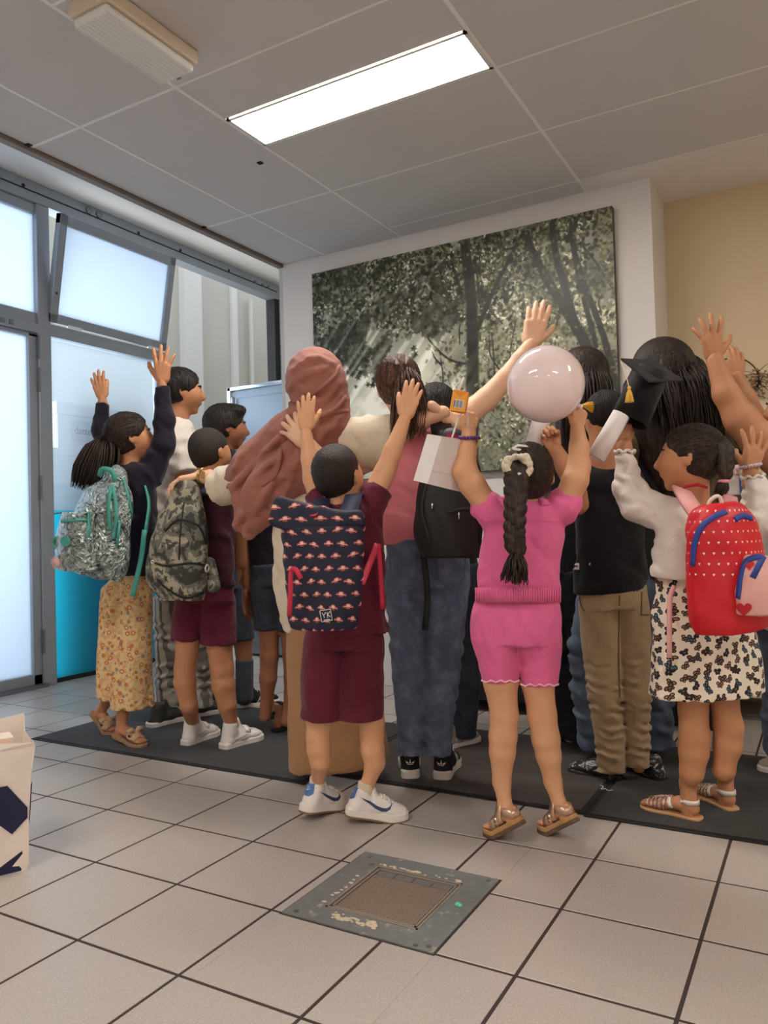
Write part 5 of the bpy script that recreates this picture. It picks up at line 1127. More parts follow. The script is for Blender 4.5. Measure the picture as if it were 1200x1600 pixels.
# butterfly print
m_bf = Mat('butterfly_print', srgb(240, 226, 206), .85); m_bf.bump(m_bf.noise(300, 2), .1, .002); U, Vv = m_bf.uv()
def butterflies(m, U, Vv, cell, seed, dark, accent, size):
    u = U / cell + seed * 3.7; v = Vv / cell + (u.floor().mod(2) * .5) + seed * 1.3; cu, cv = u.floor(), v.floor(); rnd = m.white(cu, cv, seed); rn2 = m.white(cu, cv, seed + 5.)
    ang = (rnd - .5) * 2.6; x0 = u.fract() - .5 - (rn2 - .5) * .25; y0 = v.fract() - .5 - (rnd - .5) * .25
    x = x0 * ang.cos() - y0 * ang.sin(); y = x0 * ang.sin() + y0 * ang.cos(); ax_ = x.abs()
    e = lambda cx, cy, rx, ry: (((ax_ - cx) / rx) * ((ax_ - cx) / rx) + ((y - cy) / ry) * ((y - cy) / ry))
    s_ = size; up = e(.20 * s_, .09 * s_, .19 * s_, .15 * s_).min(e(.13 * s_, -.13 * s_, .13 * s_, .12 * s_)).min(e(0., 0., .03 * s_, .2 * s_)); inn = e(.20 * s_, .09 * s_, .10 * s_, .07 * s_).min(e(.13 * s_, -.13 * s_, .06 * s_, .055 * s_))
    m.over(up < 1, dark); m.over((inn < 1) * (rn2 > .35), accent); m.over((inn < 1) * (rnd > .72), srgb(76, 120, 150))
butterflies(m_bf, U, Vv, .040, 1, srgb(40, 30, 26), srgb(168, 116, 84), 1.0); butterflies(m_bf, U, Vv, .058, 2, srgb(46, 34, 28), srgb(120, 88, 66), .78)
v = Vol(.006); p.torso(v, [(1090, 880, 60), (1095, 940, 70), (1100, 1000, 78), (1104, 1050, 85), (1103, 1083, 88)], .66, side=RGT); v.wrinkle(.008, .075, [RGT, RGT + FWD], 6); p.wear('butterfly_dress', v, m_bf, dist=(p.j(1102, 1000), .15))
# hair and plait
o = p.cap(H_DARK, .045, .20, -.26, amp=.002); p.comb(H_DARK, (.35, -.95, .22), 320, .0017, seed=11)
a = p.j(1122, 692, -.06); v = Vol(.004); v.cone(p.j(1105, 690, -.02), a, .02, .017, .02); braid(v, [a, p.j(1132, 705, -.08), p.j(1134, 725, -.09), p.j(1131, 750, -.09)], p.m(15), p.m(11), 6, RGT); p.wear('braid', v, H_DARK)
mb = MB(); strands(mb, [p.j(1131, 752, -.09), p.j(1128, 762, -.09), p.j(1122, 774, -.085)], [.010, .02, .016], 60, .003, seed=6); mb.build('braid_tail', H_DARK, p.t, True)
m_pb = Mat('pink_band', srgb(228, 150, 160), .6); ring(MB(), p.j(1117, 687, -.05), RGT - UPV * .4, .016, .007).build('hair_band', m_pb, o, True); ring(MB(), p.j(1131, 752, -.09), UPV, .012, .006).build('hair_band', m_pb, o, True)
mb = MB(); c = p.j(1173, 728)
cols = 0
for i in range(20): t = i / 20 * 6.283; mb.sphere(c + (RGT * math.cos(t) + F0 * math.sin(t)) * .029 + UPV * .006 * math.cos(t), .006, 8, 6)
mb.build('bead_bracelet', Mat('pearl_beads', srgb(206, 188, 196), .2, .2), p.t, True)
mb = MB(); mb.tube([p.j(1058, 768, -.06), p.j(1072, 760, -.075), p.j(1090, 757, -.085), p.j(1105, 762, -.075)], [.004, .006, .006, .004], 6); mb.build('lanyard', Mat('red_cord', srgb(176, 30, 40), .6), p.t)
m_ws = Mat('white_strap', srgb(236, 226, 214), .5); m_br = Mat('braided_strap', srgb(214, 180, 160), .4, .3); m_br.over(m_br.noise(120, 2).sstep(.5, .6), srgb(150, 110, 96)); m_ts = Mat('tan_sole', srgb(206, 158, 112), .7)
for h, t in (((1108, 1288), (1003, 1262)), ((1153, 1273), (1085, 1240))):
    M, L, r, f = p.foot_frame(h, t, .205); o = p.sole('sandal', M, L, 0, .016, m_ts, p.t, 1.08); v = Vol(.004); C = lambda a, b, ra, rb, q=1.: v.cone(M(np.array(a) * L), M(np.array(b) * L), ra * L, rb * L, .01, q, side=r)
    C((0, .14, .18), (0, .34, .23), .11, .115); C((0, .34, .22), (0, .66, .16), .115, .12, .75); C((0, .66, .15), (0, .8, .13), .12, .11, .6); C((0, .14, .19), (0, .18, .5), .105, .12); p.leg_to(M, L, 1081 if t[0] < 1050 else 1131, 1204, 17, ra=.0265, hz=.58, yy=.19)
    for i in range(5): C((-.10 + .05 * i, .80, .125), (-.105 + .048 * i, .94, .115), .034, .031)
    vv = v.mesh(); p.extra.append(vv); sk = Skin(*vv); mb = MB(); mw = MB()
    def loop(m_, y, z, w_, a0, a1, tilt=0., lift=0.):
        P_ = []; N_ = []
        for t_ in np.linspace(a0, a1, 14):
            d = r * math.sin(t_) + ZU * math.cos(t_) + f * tilt * math.cos(t_); q_, n_ = sk.drop(M(np.array((0, y, z)) * L) + d * .2, -d, .003); P_.append(q_); N_.append(n_)
        m_.ribbon(P_, w_, .004, N_)
    for y in (.56, .63, .70, .77, .84): loop(mb, y, .13, .009, -1.7, 1.7)
    loop(mw, .44, .18, .014, -1.7, 1.7, .5); P_ = []; N_ = []
    for t_ in np.linspace(-2.3, 2.3, 18): d = -f * math.cos(t_) + r * math.sin(t_); q_, n_ = sk.drop(M(np.array((0, .2, .30)) * L) + d * .2, -d, .003); P_.append(q_); N_.append(n_)
    mw.ribbon(P_, .015, .004, N_); mb.ribbon([sk.drop(M(np.array((0, y, .5)) * L), -ZU, .005)[0] for y in (.45, .55, .65, .75, .85)], .010, .005, ZU)
    mb.build('braided_strap', m_br, o, True); mw.build('heel_strap', m_ws, o, True)
p.finish()
# ================================================================== person at the right edge
p = Person(2.95, (1225, 1205), 'person at the right edge in white top and jeans with both arms up', -88, SK_B, .008)
p.torso(p.body, [(1252, 730, 44), (1245, 830, 44), (1235, 930, 46)], .8); p.limb(p.body, [(1225, 950, 26), (1222, 1060, 20), (1220, 1180, 12)]); p.limb(p.body, [(1255, 950, 26), (1256, 1060, 20), (1256, 1180, 12)])
p.limb(p.body, [(1248, 735, 27), (1222, 722, 27, -.02), (1188, 690, 28, -.03), (1158, 655, 25, -.03), (1134, 615, 19, -.02), (1117, 562, 13)], k=.02); p.limb(p.body, [(1245, 735, 26, .15), (1210, 715, 26, .18), (1182, 665, 22, .2), (1165, 625, 17, .2), (1152, 590, 12, .2)], k=.02)
p.head(1240, 640, 92, -90, 4, 0, neck=(1250, 712, 22)); p.cap(H_BLACK, .06)
p.hand(p.j(1117, 562), p.j(1104, 488, .0), RIGHT, FWD, spread=18, tspread=50); p.hand(p.j(1152, 592, .2), p.j(1150, 534, .22), LEFT, FWD + RGT, spread=4, tspread=30, curl=(12, 16, 12))
v = Vol(.008); p.torso(v, [(1250, 705, 24), (1250, 735, 50), (1242, 830, 52), (1232, 920, 54), (1228, 985, 56)], .9); p.limb(v, [(1250, 738, 34), (1226, 728, 33)], fb=True, k=.03); v.wrinkle(.006, .09, None, 3); p.wear('white_top', v, c_white)
v = Vol(.008); p.torso(v, [(1235, 935, 50), (1238, 970, 50)], .8); p.limb(v, [(1222, 970, 34), (1220, 1080, 28), (1220, 1180, 26)], fb=True); p.limb(v, [(1254, 970, 34), (1256, 1180, 26)], fb=True); v.wrinkle(.006, .08, None, 4); p.wear('jeans', v, c_jeanlt)
for h, t in (((1232, 1210), (1184, 1204)), ((1270, 1205), (1225, 1198))): p.sneaker(h, t, Mat('beige_canvas', srgb(198, 182, 160), .8), m_wrub, L=.25, sole_h=.028, high=.34, laces=m_wlea)
p.finish()
# ------------------------------------------------------------------ forest picture: a printed canvas, its print laid down as colour on a fine grid
def forest_print(nu, nv, X0, X1, Z0, Z1, Y):
    rs = np.random.RandomState(4)
    def uv(px, py):
        p = on_plane(px, py, 1, Y); return (p[0] - X0) / (X1 - X0) * nu, (Z1 - p[2]) / (Z1 - Z0) * nv
    jj, ii = np.meshgrid(np.arange(nv), np.arange(nu), indexing='ij'); u = ii / nu; v = jj / nv
    def fbm(s, o=4, seed=0):
        r = np.random.RandomState(seed); out = np.zeros((nv, nu)); a = 1; t = 0
        for k in range(o):
            n = max(2, int(s * 2 ** k)); g = r.rand(n + 2, int(n * 1.45) + 2); y = v * n; x = u * n * 1.4; y0 = y.astype(int); x0 = x.astype(int); fy = y - y0; fx = x - x0; fy = fy * fy * (3 - 2 * fy); fx = fx * fx * (3 - 2 * fx)
            out += a * ((g[y0, x0] * (1 - fx) + g[y0, x0 + 1] * fx) * (1 - fy) + (g[y0 + 1, x0] * (1 - fx) + g[y0 + 1, x0 + 1] * fx) * fy); t += a; a *= .55
        return out / t
    G = lambda cu, cv, su, sv: np.exp(-(((u - cu) / su) ** 2 + ((v - cv) / sv) ** 2))
    lerp = lambda A, B, m: A * (1 - m[..., None]) + np.array(B, float) * m[..., None]
    img = np.zeros((nv, nu, 3)) + np.array([104, 106, 92.])
    img = lerp(img, (196, 198, 172), np.clip(G(.24, .78, .22, .30) * 1.1 + G(.40, .55, .07, .2) * .5, 0, 1)); img = lerp(img, (222, 222, 196), np.clip(G(.20, .75, .10, .16), 0, 1) * .8)
    img = lerp(img, (92, 98, 96), np.clip(G(.03, .62, .10, .45), 0, 1) * .8); img = lerp(img, (88, 92, 78), G(.62, .95, .3, .18) * .7); img = lerp(img, (150, 148, 116), G(.82, .45, .25, .4) * .55); img = lerp(img, (205, 203, 184), G(.66, .16, .08, .12) * .8 + G(.74, .10, .05, .1) * .7)
    s = (u * 1.43 * .74 + v * .66); n1 = np.interp(s * 60 % 60, np.arange(61), np.random.RandomState(8).rand(61)); rays = np.clip((n1 - .45) * 2.2, 0, 1) * np.clip(G(.20, .62, .26, .40) + G(.42, .66, .10, .25), 0, 1) * (.5 + .6 * fbm(3, 3, 5)); img = lerp(img, (226, 226, 204), np.clip(rays, 0, .75))
    img *= (.82 + .36 * fbm(20, 4, 2))[..., None]
    def stamp(cx, cy, a, b, th, col, al=1.):
        r = int(max(a, b) + 2); x0, x1, y0, y1 = max(0, int(cx) - r), min(nu, int(cx) + r + 1), max(0, int(cy) - r), min(nv, int(cy) + r + 1)
        if x1 <= x0 or y1 <= y0: return
        X_ = ii[y0:y1, x0:x1] - cx; Y_ = jj[y0:y1, x0:x1] - cy; c, s_ = math.cos(th), math.sin(th); p = (X_ * c + Y_ * s_) / a; q = (-X_ * s_ + Y_ * c) / b
        m = np.clip(1.3 - (p * p + q * q), 0, 1)[..., None] * al; img[y0:y1, x0:x1] = img[y0:y1, x0:x1] * (1 - m) + np.array(col, float) * m
    def branch(pts, w0, w1, col=(44, 44, 42), px=True):
        P = np.array([uv(*q) for q in pts]) if px else np.array(pts, float); P = resample([(a, b, 0) for a, b in P], 60)[:, :2]
        for i, (cx, cy) in enumerate(P):
            w = w0 + (w1 - w0) * i / 59; d = P[min(i + 1, 59)] - P[max(i - 1, 0)]; stamp(cx, cy, max(2.2, np.hypot(*d) * .9), w, math.atan2(d[1], d[0]), np.array(col) * (.85 + .3 * rs.rand()), .95)
    k = nu / 480
    # back foliage, lit olive on the right, dark above
    def leaves(n, dens, cols, sz, al=.85, seed=1, star=False):
        r = np.random.RandomState(seed); d = np.clip(dens, 0, None).ravel(); d = d / d.sum(); idx = r.choice(d.size, n, p=d)
        for q in idx:
            y, x = divmod(q, nu); a = sz * k * (.6 + .8 * r.rand()); c = np.array(cols[r.randint(len(cols))], float) * (.8 + .4 * r.rand()); th = r.rand() * 3.14; [stamp(x + r.rand(), y + r.rand(), a, a * (.3 if star else .45 + .3 * r.rand()), th + q_, c, al) for q_ in ((0, 1.05, 2.1) if star else (0,))]
    right = np.clip((u - .40) * 3, 0, 1) * np.clip(1.15 - v, 0, 1) * (fbm(8, 4, 11) > .42); leaves(3600, right, [(74, 80, 50), (98, 102, 62), (52, 56, 40), (128, 128, 84), (60, 66, 48)], 3.2, seed=3); leaves(2300, right * (fbm(12, 3, 21) > .5), [(196, 192, 150), (168, 166, 110), (214, 210, 184)], 2.0, seed=4)
    low = np.clip((u - .38) * 4, 0, 1) * np.clip((v - .5) * 3, 0, 1) * np.clip((1.02 - v) * 4, .25, 1); leaves(1500, low, [(60, 66, 48), (90, 94, 66), (46, 48, 40)], 2.4, .6, 5)
    BR = (([(735, 745), (737, 640), (738, 560), (736, 470), (728, 400), (722, 365)], 12, 7), ([(745, 515), (770, 455), (795, 405), (818, 362)], 4, 3), ([(950, 640), (915, 540), (880, 480), (850, 430), (828, 385), (822, 362)], 9, 4), ([(900, 520), (885, 460), (868, 400), (862, 355), (866, 342)], 6, 4), ([(930, 540), (905, 440), (893, 380), (890, 340)], 4, 2), ([(965, 610), (940, 520), (918, 460), (905, 420), (893, 380)], 5, 3), ([(722, 470), (712, 430), (700, 400), (690, 385)], 3, 2), ([(780, 440), (790, 470), (810, 445), (835, 450)], 2, 1.2), ([(738, 500), (715, 480), (690, 462)], 2, 1), ([(735, 570), (700, 560), (670, 530), (655, 500)], 2, 1.2), ([(748, 470), (745, 430), (742, 400)], 2, 1.4), ([(770, 640), (772, 580), (768, 520)], 2, 1), ([(800, 630), (796, 560), (805, 500)], 1.6, 1), ([(690, 640), (692, 590), (688, 560)], 1.6, 1), ([(905, 380), (930, 410), (955, 450)], 2, 1), ([(795, 405), (820, 420), (845, 432)], 2, 1))
    for pts, a, b in BR: branch(pts, a * k, b * k)
    main = BR[:6]
    for i in range(26):
        x = rs.uniform(.45, .98) * nu; y = rs.uniform(.05, .8) * nv; a = rs.uniform(-2.6, -.5); L_ = rs.uniform(20, 60) * k; branch([(x, y), (x + L_ * .5 * math.cos(a), y + L_ * .5 * math.sin(a) - 3), (x + L_ * math.cos(a + .3), y + L_ * math.sin(a + .3))], 1.4 * k, .8 * k, px=False)
    # near dark leaves hanging in from the upper left
    top = np.clip(1.05 - v * 2.6, 0, 1) * np.clip(1.1 - u * .75, 0, 1) * (.35 + (fbm(7, 4, 31) > .46)); leaves(4200, top, [(40, 44, 34), (54, 60, 44), (28, 30, 26), (72, 78, 56)], 3.6, .92, 6)
    mid = (G(.22, .36, .16, .11) + G(.10, .30, .08, .10) + G(.33, .42, .1, .10) + G(.43, .3, .1, .14)) * (fbm(9, 4, 41) > .47); leaves(1300, mid, [(36, 40, 34), (52, 56, 46), (66, 72, 58)], 5., .92, 7, True)
    leaves(500, top * (fbm(10, 3, 51) > .52), [(150, 152, 118), (190, 190, 160)], 2.0, .8, 8)
    leaves(600, np.clip((u - .5) * 2, 0, 1) * np.clip(1 - v * 1.1, 0, 1) * (fbm(10, 4, 61) > .5), [(50, 54, 38), (86, 90, 54), (120, 120, 74)], 3.2, .85, 9)
    for pts, a, b in main: branch(pts, a * k * .9, b * k * .9, (40, 40, 38))
    leaves(700, (top + right * .5) * (fbm(9, 4, 71) > .5), [(40, 44, 34), (60, 64, 44), (96, 98, 66)], 3.2, .85, 12)
    img = lerp(img, (214, 214, 198), np.clip(rays * .5, 0, .45)); img = 255 * np.clip((img / 255 - .08) * 1.35, 0, 1) ** .76; g_ = img.mean(2, keepdims=True); img = g_ + (img - g_) * .62 + np.array([3, 1, -4.])
    return np.clip(img, 0, 255)
PX0, PX1, PZ0, PZ1, PY = -2.962, -.962, 1.315, 2.722, YB - .045
NU, NV = 440, 310
_img = forest_print(NU, NV, PX0, PX1, PZ0, PZ1, PY)
pic = thing('forest_picture', ((PX0 + PX1) / 2, YB, PZ0), 'large unframed canvas of sunrays falling through a leafy forest', 'picture')
xs = np.linspace(PX0, PX1, NU); zs = np.linspace(PZ1, PZ0, NV); V_ = np.stack([np.tile(xs, NV), np.full(NU * NV, PY - .0015), np.repeat(zs, NU)], 1)
g = np.arange(NU * NV).reshape(NV, NU); Fq = np.stack([g[:-1, :-1], g[1:, :-1], g[1:, 1:], g[:-1, 1:]], -1).reshape(-1, 4)
m_pic = Mat('printed_canvas', (.5, .5, .5), .38, spec=.4); _a = m_pic.nt.nodes.new('ShaderNodeAttribute'); _a.attribute_name = 'print'; m_pic.nt.links.new(_a.outputs['Color'], m_pic.b.inputs['Base Color']); m_pic.bump(m_pic.noise(700, 1), .05, .001)
po = mesh_obj('print', V_, Fq, m_pic, pic); ca = po.data.color_attributes.new('print', 'FLOAT_COLOR', 'POINT')
c_ = _img.reshape(-1, 3) / 255; lin = np.where(c_ <= .04045, c_ / 12.92, ((c_ + .055) / 1.055) ** 2.4); ca.data.foreach_set('color', np.c_[lin, np.ones(len(lin))].astype(np.float32).ravel())
MB().box((PX0, PY, PZ0), (PX1, YB - .002, PZ1)).build('canvas_edge', Mat('canvas_edge', srgb(90, 88, 80), .8), pic)
# ------------------------------------------------------------------ floor things
hx = thing('floor_hatch', ((HX0 + HX1) / 2, (HY0 + HY1) / 2, 0), 'grey metal floor hatch with an inset dark tile and crumbling filler', 'floor hatch')
m_hm = Mat('hatch_metal', srgb(132, 134, 134), .5, .3); m_hm.over(m_hm.noise(18, 5, .7).sstep(.58, .66) * .6, srgb(205, 192, 170)); m_hm.vary(30, .12); m_ht = Mat('hatch_tile', srgb(132, 116, 102), .5); m_ht.over(m_ht.noise(160, 3).sstep(.45, .65) * .6, srgb(98, 84, 72)); m_alu = Mat('hatch_rim', srgb(168, 156, 144), .45, .4); m_ins = Mat('hatch_insert', srgb(112, 106, 104), .6)
a0, a1, b0, b1 = HX0, HX1, HY0, HY1; i0, i1, j0, j1 = HX0 + .085, HX1 - .078, HY0 + .075, HY1 - .075
f = MB()
for q in ((a0, b0, a1, j0), (a0, j1, a1, b1), (a0, j0, i0, j1), (i1, j0, a1, j1)): f.box((q[0], q[1], -.012), (q[2], q[3], .002))
f.build('plate', m_hm, hx)
for e in (0, .010): 
    f = MB(); w = .005
    for q in ((i0 + e, j0 + e, i1 - e, j0 + e + w), (i0 + e, j1 - e - w, i1 - e, j1 - e), (i0 + e, j0 + e, i0 + e + w, j1 - e), (i1 - e - w, j0 + e, i1 - e, j1 - e)): f.box((q[0], q[1], -.01), (q[2], q[3], .004 - e * .15))
    f.build('rim', m_alu, hx)
MB().box((i0, j0, -.012), (i1, j1, -.002)).build('hatch_bed', m_grout, hx)
MB().box((i0 + .018, j0 + .018, -.01), (i1 - .018, j1 - .05, .001), bev=.001).build('inset_tile', m_ht, hx)
for k in range(4):
    w = (i1 - i0 - .036) / 4; MB().box((i0 + .019 + k * w, j1 - .047, -.01), (i0 + .016 + (k + 1) * w, j1 - .018, .0005), bev=.001).build('insert_strip', m_ins, hx)
for x, y in ((a0 + .03, b0 + .02), (a1 - .02, b0 + .022), (a1 - .022, b1 - .025), (a0 + .03, b1 - .03), (a0 + .06, b1 - .07), (a1 - .05, b0 + .012)): MB().tube([(x, y, 0), (x, y, .0035)], .007, 10).build('screw', m_steel, hx)
m_fil = Mat('crumbled_filler', srgb(206, 190, 160), .9); rs = random.Random(5); f = MB()
for i in range(90):
    t = rs.random(); sd = i % 9
    x, y = ((i0 + .04 + t * .13, j0 - .012 - rs.random() * .03) if sd < 5 else ((i0 + t * .26, j1 + .008 + rs.random() * .01) if sd < 8 else (i0 - .012 - rs.random() * .01, j0 + t * .2))); r_ = rs.uniform(.002, .006); f.sphere((x, y, .002), (r_ * 1.6, r_, .0016), 6, 4)
fo = f.build('filler', m_fil, hx); fo['kind'] = 'stuff'
q = on_floor(716, 1416); f = MB()
for i in range(5): f.sphere(q + V3(.006 * math.cos(i * 2.1), .005 * math.sin(i * 1.7), .004), (.006, .005, .004), 8, 6)
tag(f.build('chewing_gum', Mat('mint_green', srgb(110, 206, 180), .5), None, True), 'small mint green blob stuck on the hatch plate', 'gum')
def doormat(x0, x1, y0, y1, c, label):
    m = Mat('mat_pile', c, .95, sheen=.1); m.over(m.noise(220, 3, .7).sstep(.5, .7) * .6, tuple(min(1, v * 2.6 + .01) for v in c)); m.bump(m.noise(260, 3), .8, .004)
    t = thing('floor_mat', ((x0 + x1) / 2, (y0 + y1) / 2, 0), label, 'mat', 'dark floor mats in a row'); MB().box((x0 + .018, y0 + .018, .0), (x1 - .018, y1 - .018, .008), bev=.002).build('pile', m, t); MB().box((x0, y0, .0005), (x1, y1, .004)).build('rubber_edge', m_dark, t)
doormat(-3.44, -1.80, 2.475, 3.45, srgb(46, 47, 50), 'black floor mat at the left under the boy with camouflage bag'); doormat(-1.798, -.746, 2.62, 3.5, srgb(58, 49, 45), 'dark brown floor mat in the middle under the jeans and khaki trousers'); doormat(-.744, .75, 2.60, 3.56, srgb(40, 38, 37), 'black floor mat at the right under the girl in white sandals')
q = on_floor(945, 1232, .012); f = MB(); f.tube(resample([q + V3(a, b, c) for a, b, c in ((-.025, .03, 0), (-.008, .012, .002), (-.012, -.012, 0), (.004, -.004, .001), (.014, -.016, 0), (.03, -.004, 0))], 20), .0011, 5)
tag(f.build('loose_thread', m_wrub), 'short white thread lying on the dark middle mat', 'thread')
# paper carrier bag at the left edge
m_pap = Mat('white_paper', srgb(236, 222, 210), .7); m_pap.vary(12, .06); m_nav = Mat('navy_print', srgb(24, 22, 62), .6)
cb = on_floor(-58, 1364); bt = thing('carrier_bag', cb, 'white and navy paper carrier bag standing on the tiles at the left edge', 'bag')
bw, bd, bh = .16, .09, .385; ar = math.radians(33); bx_ = R0 * math.cos(ar) + F0 * math.sin(ar); by_ = -R0 * math.sin(ar) + F0 * math.cos(ar)
def bagp(x, y, z): k = 1 + .16 * z / bh; return cb + bx_ * x * k + by_ * y * k + ZU * z
out = [(-bw, -bd), (0, -bd * 1.0), (bw, -bd), (bw * .93, 0), (bw, bd), (0, bd), (-bw, bd), (-bw * .93, 0)]
V_ = []; zl = [0, .02, .14, .28, .36, bh]
for kz, z in enumerate(zl):
    for i, (x, y) in enumerate(out): V_.append(bagp(x + .004 * math.sin(i * 3 + kz * 2), y + .006 * math.sin(i * 2 + kz), z + (.012 * math.sin(i * 2.2) + (.03 if i >= 4 else 0) if kz == 5 else 0)))
n = len(out); F_ = [(a * n + i, a * n + (i + 1) % n, (a + 1) * n + (i + 1) % n, (a + 1) * n + i) for a in range(5) for i in range(n)] + [tuple(range(n - 1, -1, -1))]
bo = mesh_obj('paper_body', np.array(V_), F_, m_pap, bt); so = bo.modifiers.new('thickness', 'SOLIDIFY'); so.thickness = .0016
f = MB()
for poly, off in (([(-bw, .26), (bw * .62, .26), (bw * .95, .185), (bw * .96, .155), (bw * .72, .115), (bw * .28, .19), (-bw * .3, .09), (-bw, .17)], 0), ([(bw * .3, 0.002), (bw * .9, .06), (bw * .95, .03), (bw * .9, .002)], 0)): f.add([bagp(x, -bd - .004, z) for x, z in poly], [tuple(range(len(poly)))])
f.build('navy_zigzag', m_nav, bt)
f = MB(); f.add([bagp(bw * 1.004, -bd, .26), bagp(bw * 1.0, -bd * .2, .20), bagp(bw * 1.004, -bd, .13)], [(0, 1, 2)]); f.build('navy_side', m_nav, bt)
c = bagp(.06, 0, .30); tag(MB().box((-.07, -.04, -.1), (.07, .04, .085), np.stack([bx_, by_, ZU], 1), c, bev=.002).build('paper_box', Mat('carton', srgb(232, 216, 196), .6)), 'white carton sticking out of the carrier bag', 'box')
c = bagp(.05, -.05, .30); tag(MB().box((-.08, -.012, -.1), (.085, .012, .052), np.stack([bx_, by_, ZU], 1), c, bev=.002).build('orange_packet', Mat('orange_plastic', srgb(246, 120, 40), .4)), 'orange packet in front of the carton in the carrier bag', 'packet')
# boxes and cabinet outside the hazy pane
m_box = Mat('white_carton', srgb(226, 228, 230), .7)
t = thing('storage_cabinet', (-5.0, 4.0, 0), 'pale cabinet standing outside the hazy window pane', 'cabinet'); MB().box((-5.2, 3.52, 0), (-4.8, 4.5, 1.38), bev=.005).build('body', Mat('pale_cabinet', srgb(196, 226, 232), .5), t); MB().box((-4.8, 3.56, .1), (-4.792, 4.46, 1.34), bev=.002).build('door', Mat('pale_cabinet_door', srgb(206, 232, 238), .5), t)
def carton(y0, y1, z0, z1, label, lidz):
    t = thing('archive_box', (-4.95, (y0 + y1) / 2, z0), label, 'box', 'white boxes outside the window'); MB().box((-5.15, y0 + .012, z0), (-4.80, y1 - .012, z1 - lidz), bev=.003).build('box_body', m_box, t); MB().box((-5.16, y0, z1 - lidz), (-4.79, y1, z1), bev=.003).build('lid', m_box, t); MB().box((-4.802, (y0 + y1) / 2 - .05, z0 + .02), (-4.796, (y0 + y1) / 2 + .05, z0 + .045)).build('hand_hole', Mat('hole_grey', srgb(150, 156, 160), .8), t); return t
carton(3.64, 4.12, 1.38, 1.64, 'lower white cardboard box outside the window', .05); t = carton(3.70, 4.40, 1.64, 1.98, 'upper white cardboard box with a grey dattes label', .09)
MB().box((-4.80, 3.82, 1.70), (-4.794, 4.06, 1.86)).build('label', Mat('grey_label', srgb(196, 204, 212), .7), t)
cu = bpy.data.curves.new('writing', 'FONT'); cu.body = 'dattes'; cu.size = .075; cu.align_x = 'CENTER'; cu.align_y = 'CENTER'; cu.extrude = .001; _w = bpy.data.objects.new('lettering', cu); me = bpy.data.meshes.new_from_object(_w); bpy.data.objects.remove(_w)
wo = bpy.data.objects.new('writing', me); COL.objects.link(wo); wo.parent = t; wo.location = (.158, 3.94 - (3.70 + 4.40) / 2, 1.78 - 1.64); wo.rotation_euler = (math.radians(90), 0, math.radians(90)); me.materials.append(m_dark.m)
# corridor furniture: column, pipes, stainless cabinet
for px, w_, lab in ((283, .10, 'white square column in the corridor behind the open bay'), (362, .05, 'narrow white door jamb in the corridor')):
    q = on_plane(px, 560, 0, -6.38); tag(MB().box((-6.4, q[1], 0), (-6.4 + w_, q[1] + .28 if w_ > .06 else q[1] + .1, 4.1), bev=.004).build('column', m_white), lab, 'column')
q = on_plane(396, 560, 0, -6.3); tag(MB().tube([(-6.33, q[1], 0), (-6.33, q[1], 4.0)], .03, 12).build('wall_pipe', m_cream, None, True), 'vertical pipe on the corridor wall', 'pipe')
qa = on_plane(354, 606, 1, 4.9); qb = on_plane(450, 589, 1, 4.9); zt = qa[2]; x0, x1 = qa[0], min(qb[0] + .02, -3.32)
t = thing('steel_cabinet', ((x0 + x1) / 2, 5.1, 0), 'stainless steel cabinet with chrome top rail behind the headscarf', 'cabinet'); MB().box((x0, 4.92, .02), (x1, 5.4, zt - .03), bev=.006).build('body', m_steel, t); MB().box((x0 + .10, 4.905, .12), (x1 - .02, 4.92, zt - .1), bev=.004).build('door', m_steel, t)
f = MB(); f.box((x0, 4.90, zt - .035), (x1, 4.93, zt), bev=.006); f.box((x0, 4.90, 0), (x0 + .04, 4.93, zt), bev=.006); f.build('chrome_frame', m_chrome, t); MB().tube([(x0 + .075, 4.885, zt - .42), (x0 + .075, 4.885, zt - .09)], .016, 10).build('handle', m_chrome, t, True)
# low furniture along the picture wall
t = thing('black_sideboard', (-1.45, 4.1, 0), 'black sideboard against the picture wall behind the legs', 'sideboard'); MB().box((-2.0, 3.86, .06), (-.8, YB - .01, .72), bev=.005).build('body', Mat('black_lacquer', (.008, .008, .009), .5), t); MB().box((-2.03, 3.83, .72), (-.78, YB - .01, .75), bev=.004).build('top', Mat('black_top', (.014, .014, .015), .35), t)
for k in range(3): MB().box((-1.98 + k * .4, 3.848, .08), (-1.60 + k * .4, 3.862, .70), bev=.003).build('door', Mat('black_door', (.010, .010, .011), .45), t)
for x, y in ((-1.95, 3.9), (-.85, 3.9), (-1.95, 4.3), (-.85, 4.3)): MB().box((x - .02, y - .02, 0), (x + .02, y + .02, .06)).build('leg', m_dark, t)
t = thing('white_bench', (.2, 4.4, 0), 'low white bench box standing in the alcove', 'bench'); MB().box((-.70, 4.14, .12), (1.2, 4.66, .46), bev=.006).build('body', m_white, t); MB().box((-.72, 4.12, .46), (1.22, 4.68, .49), bev=.005).build('top', m_white, t)
for x, y in ((-.66, 4.19), (1.16, 4.19), (-.66, 4.61), (1.16, 4.61)): MB().box((x - .02, y - .02, 0), (x + .02, y + .02, .12)).build('leg', m_white, t)
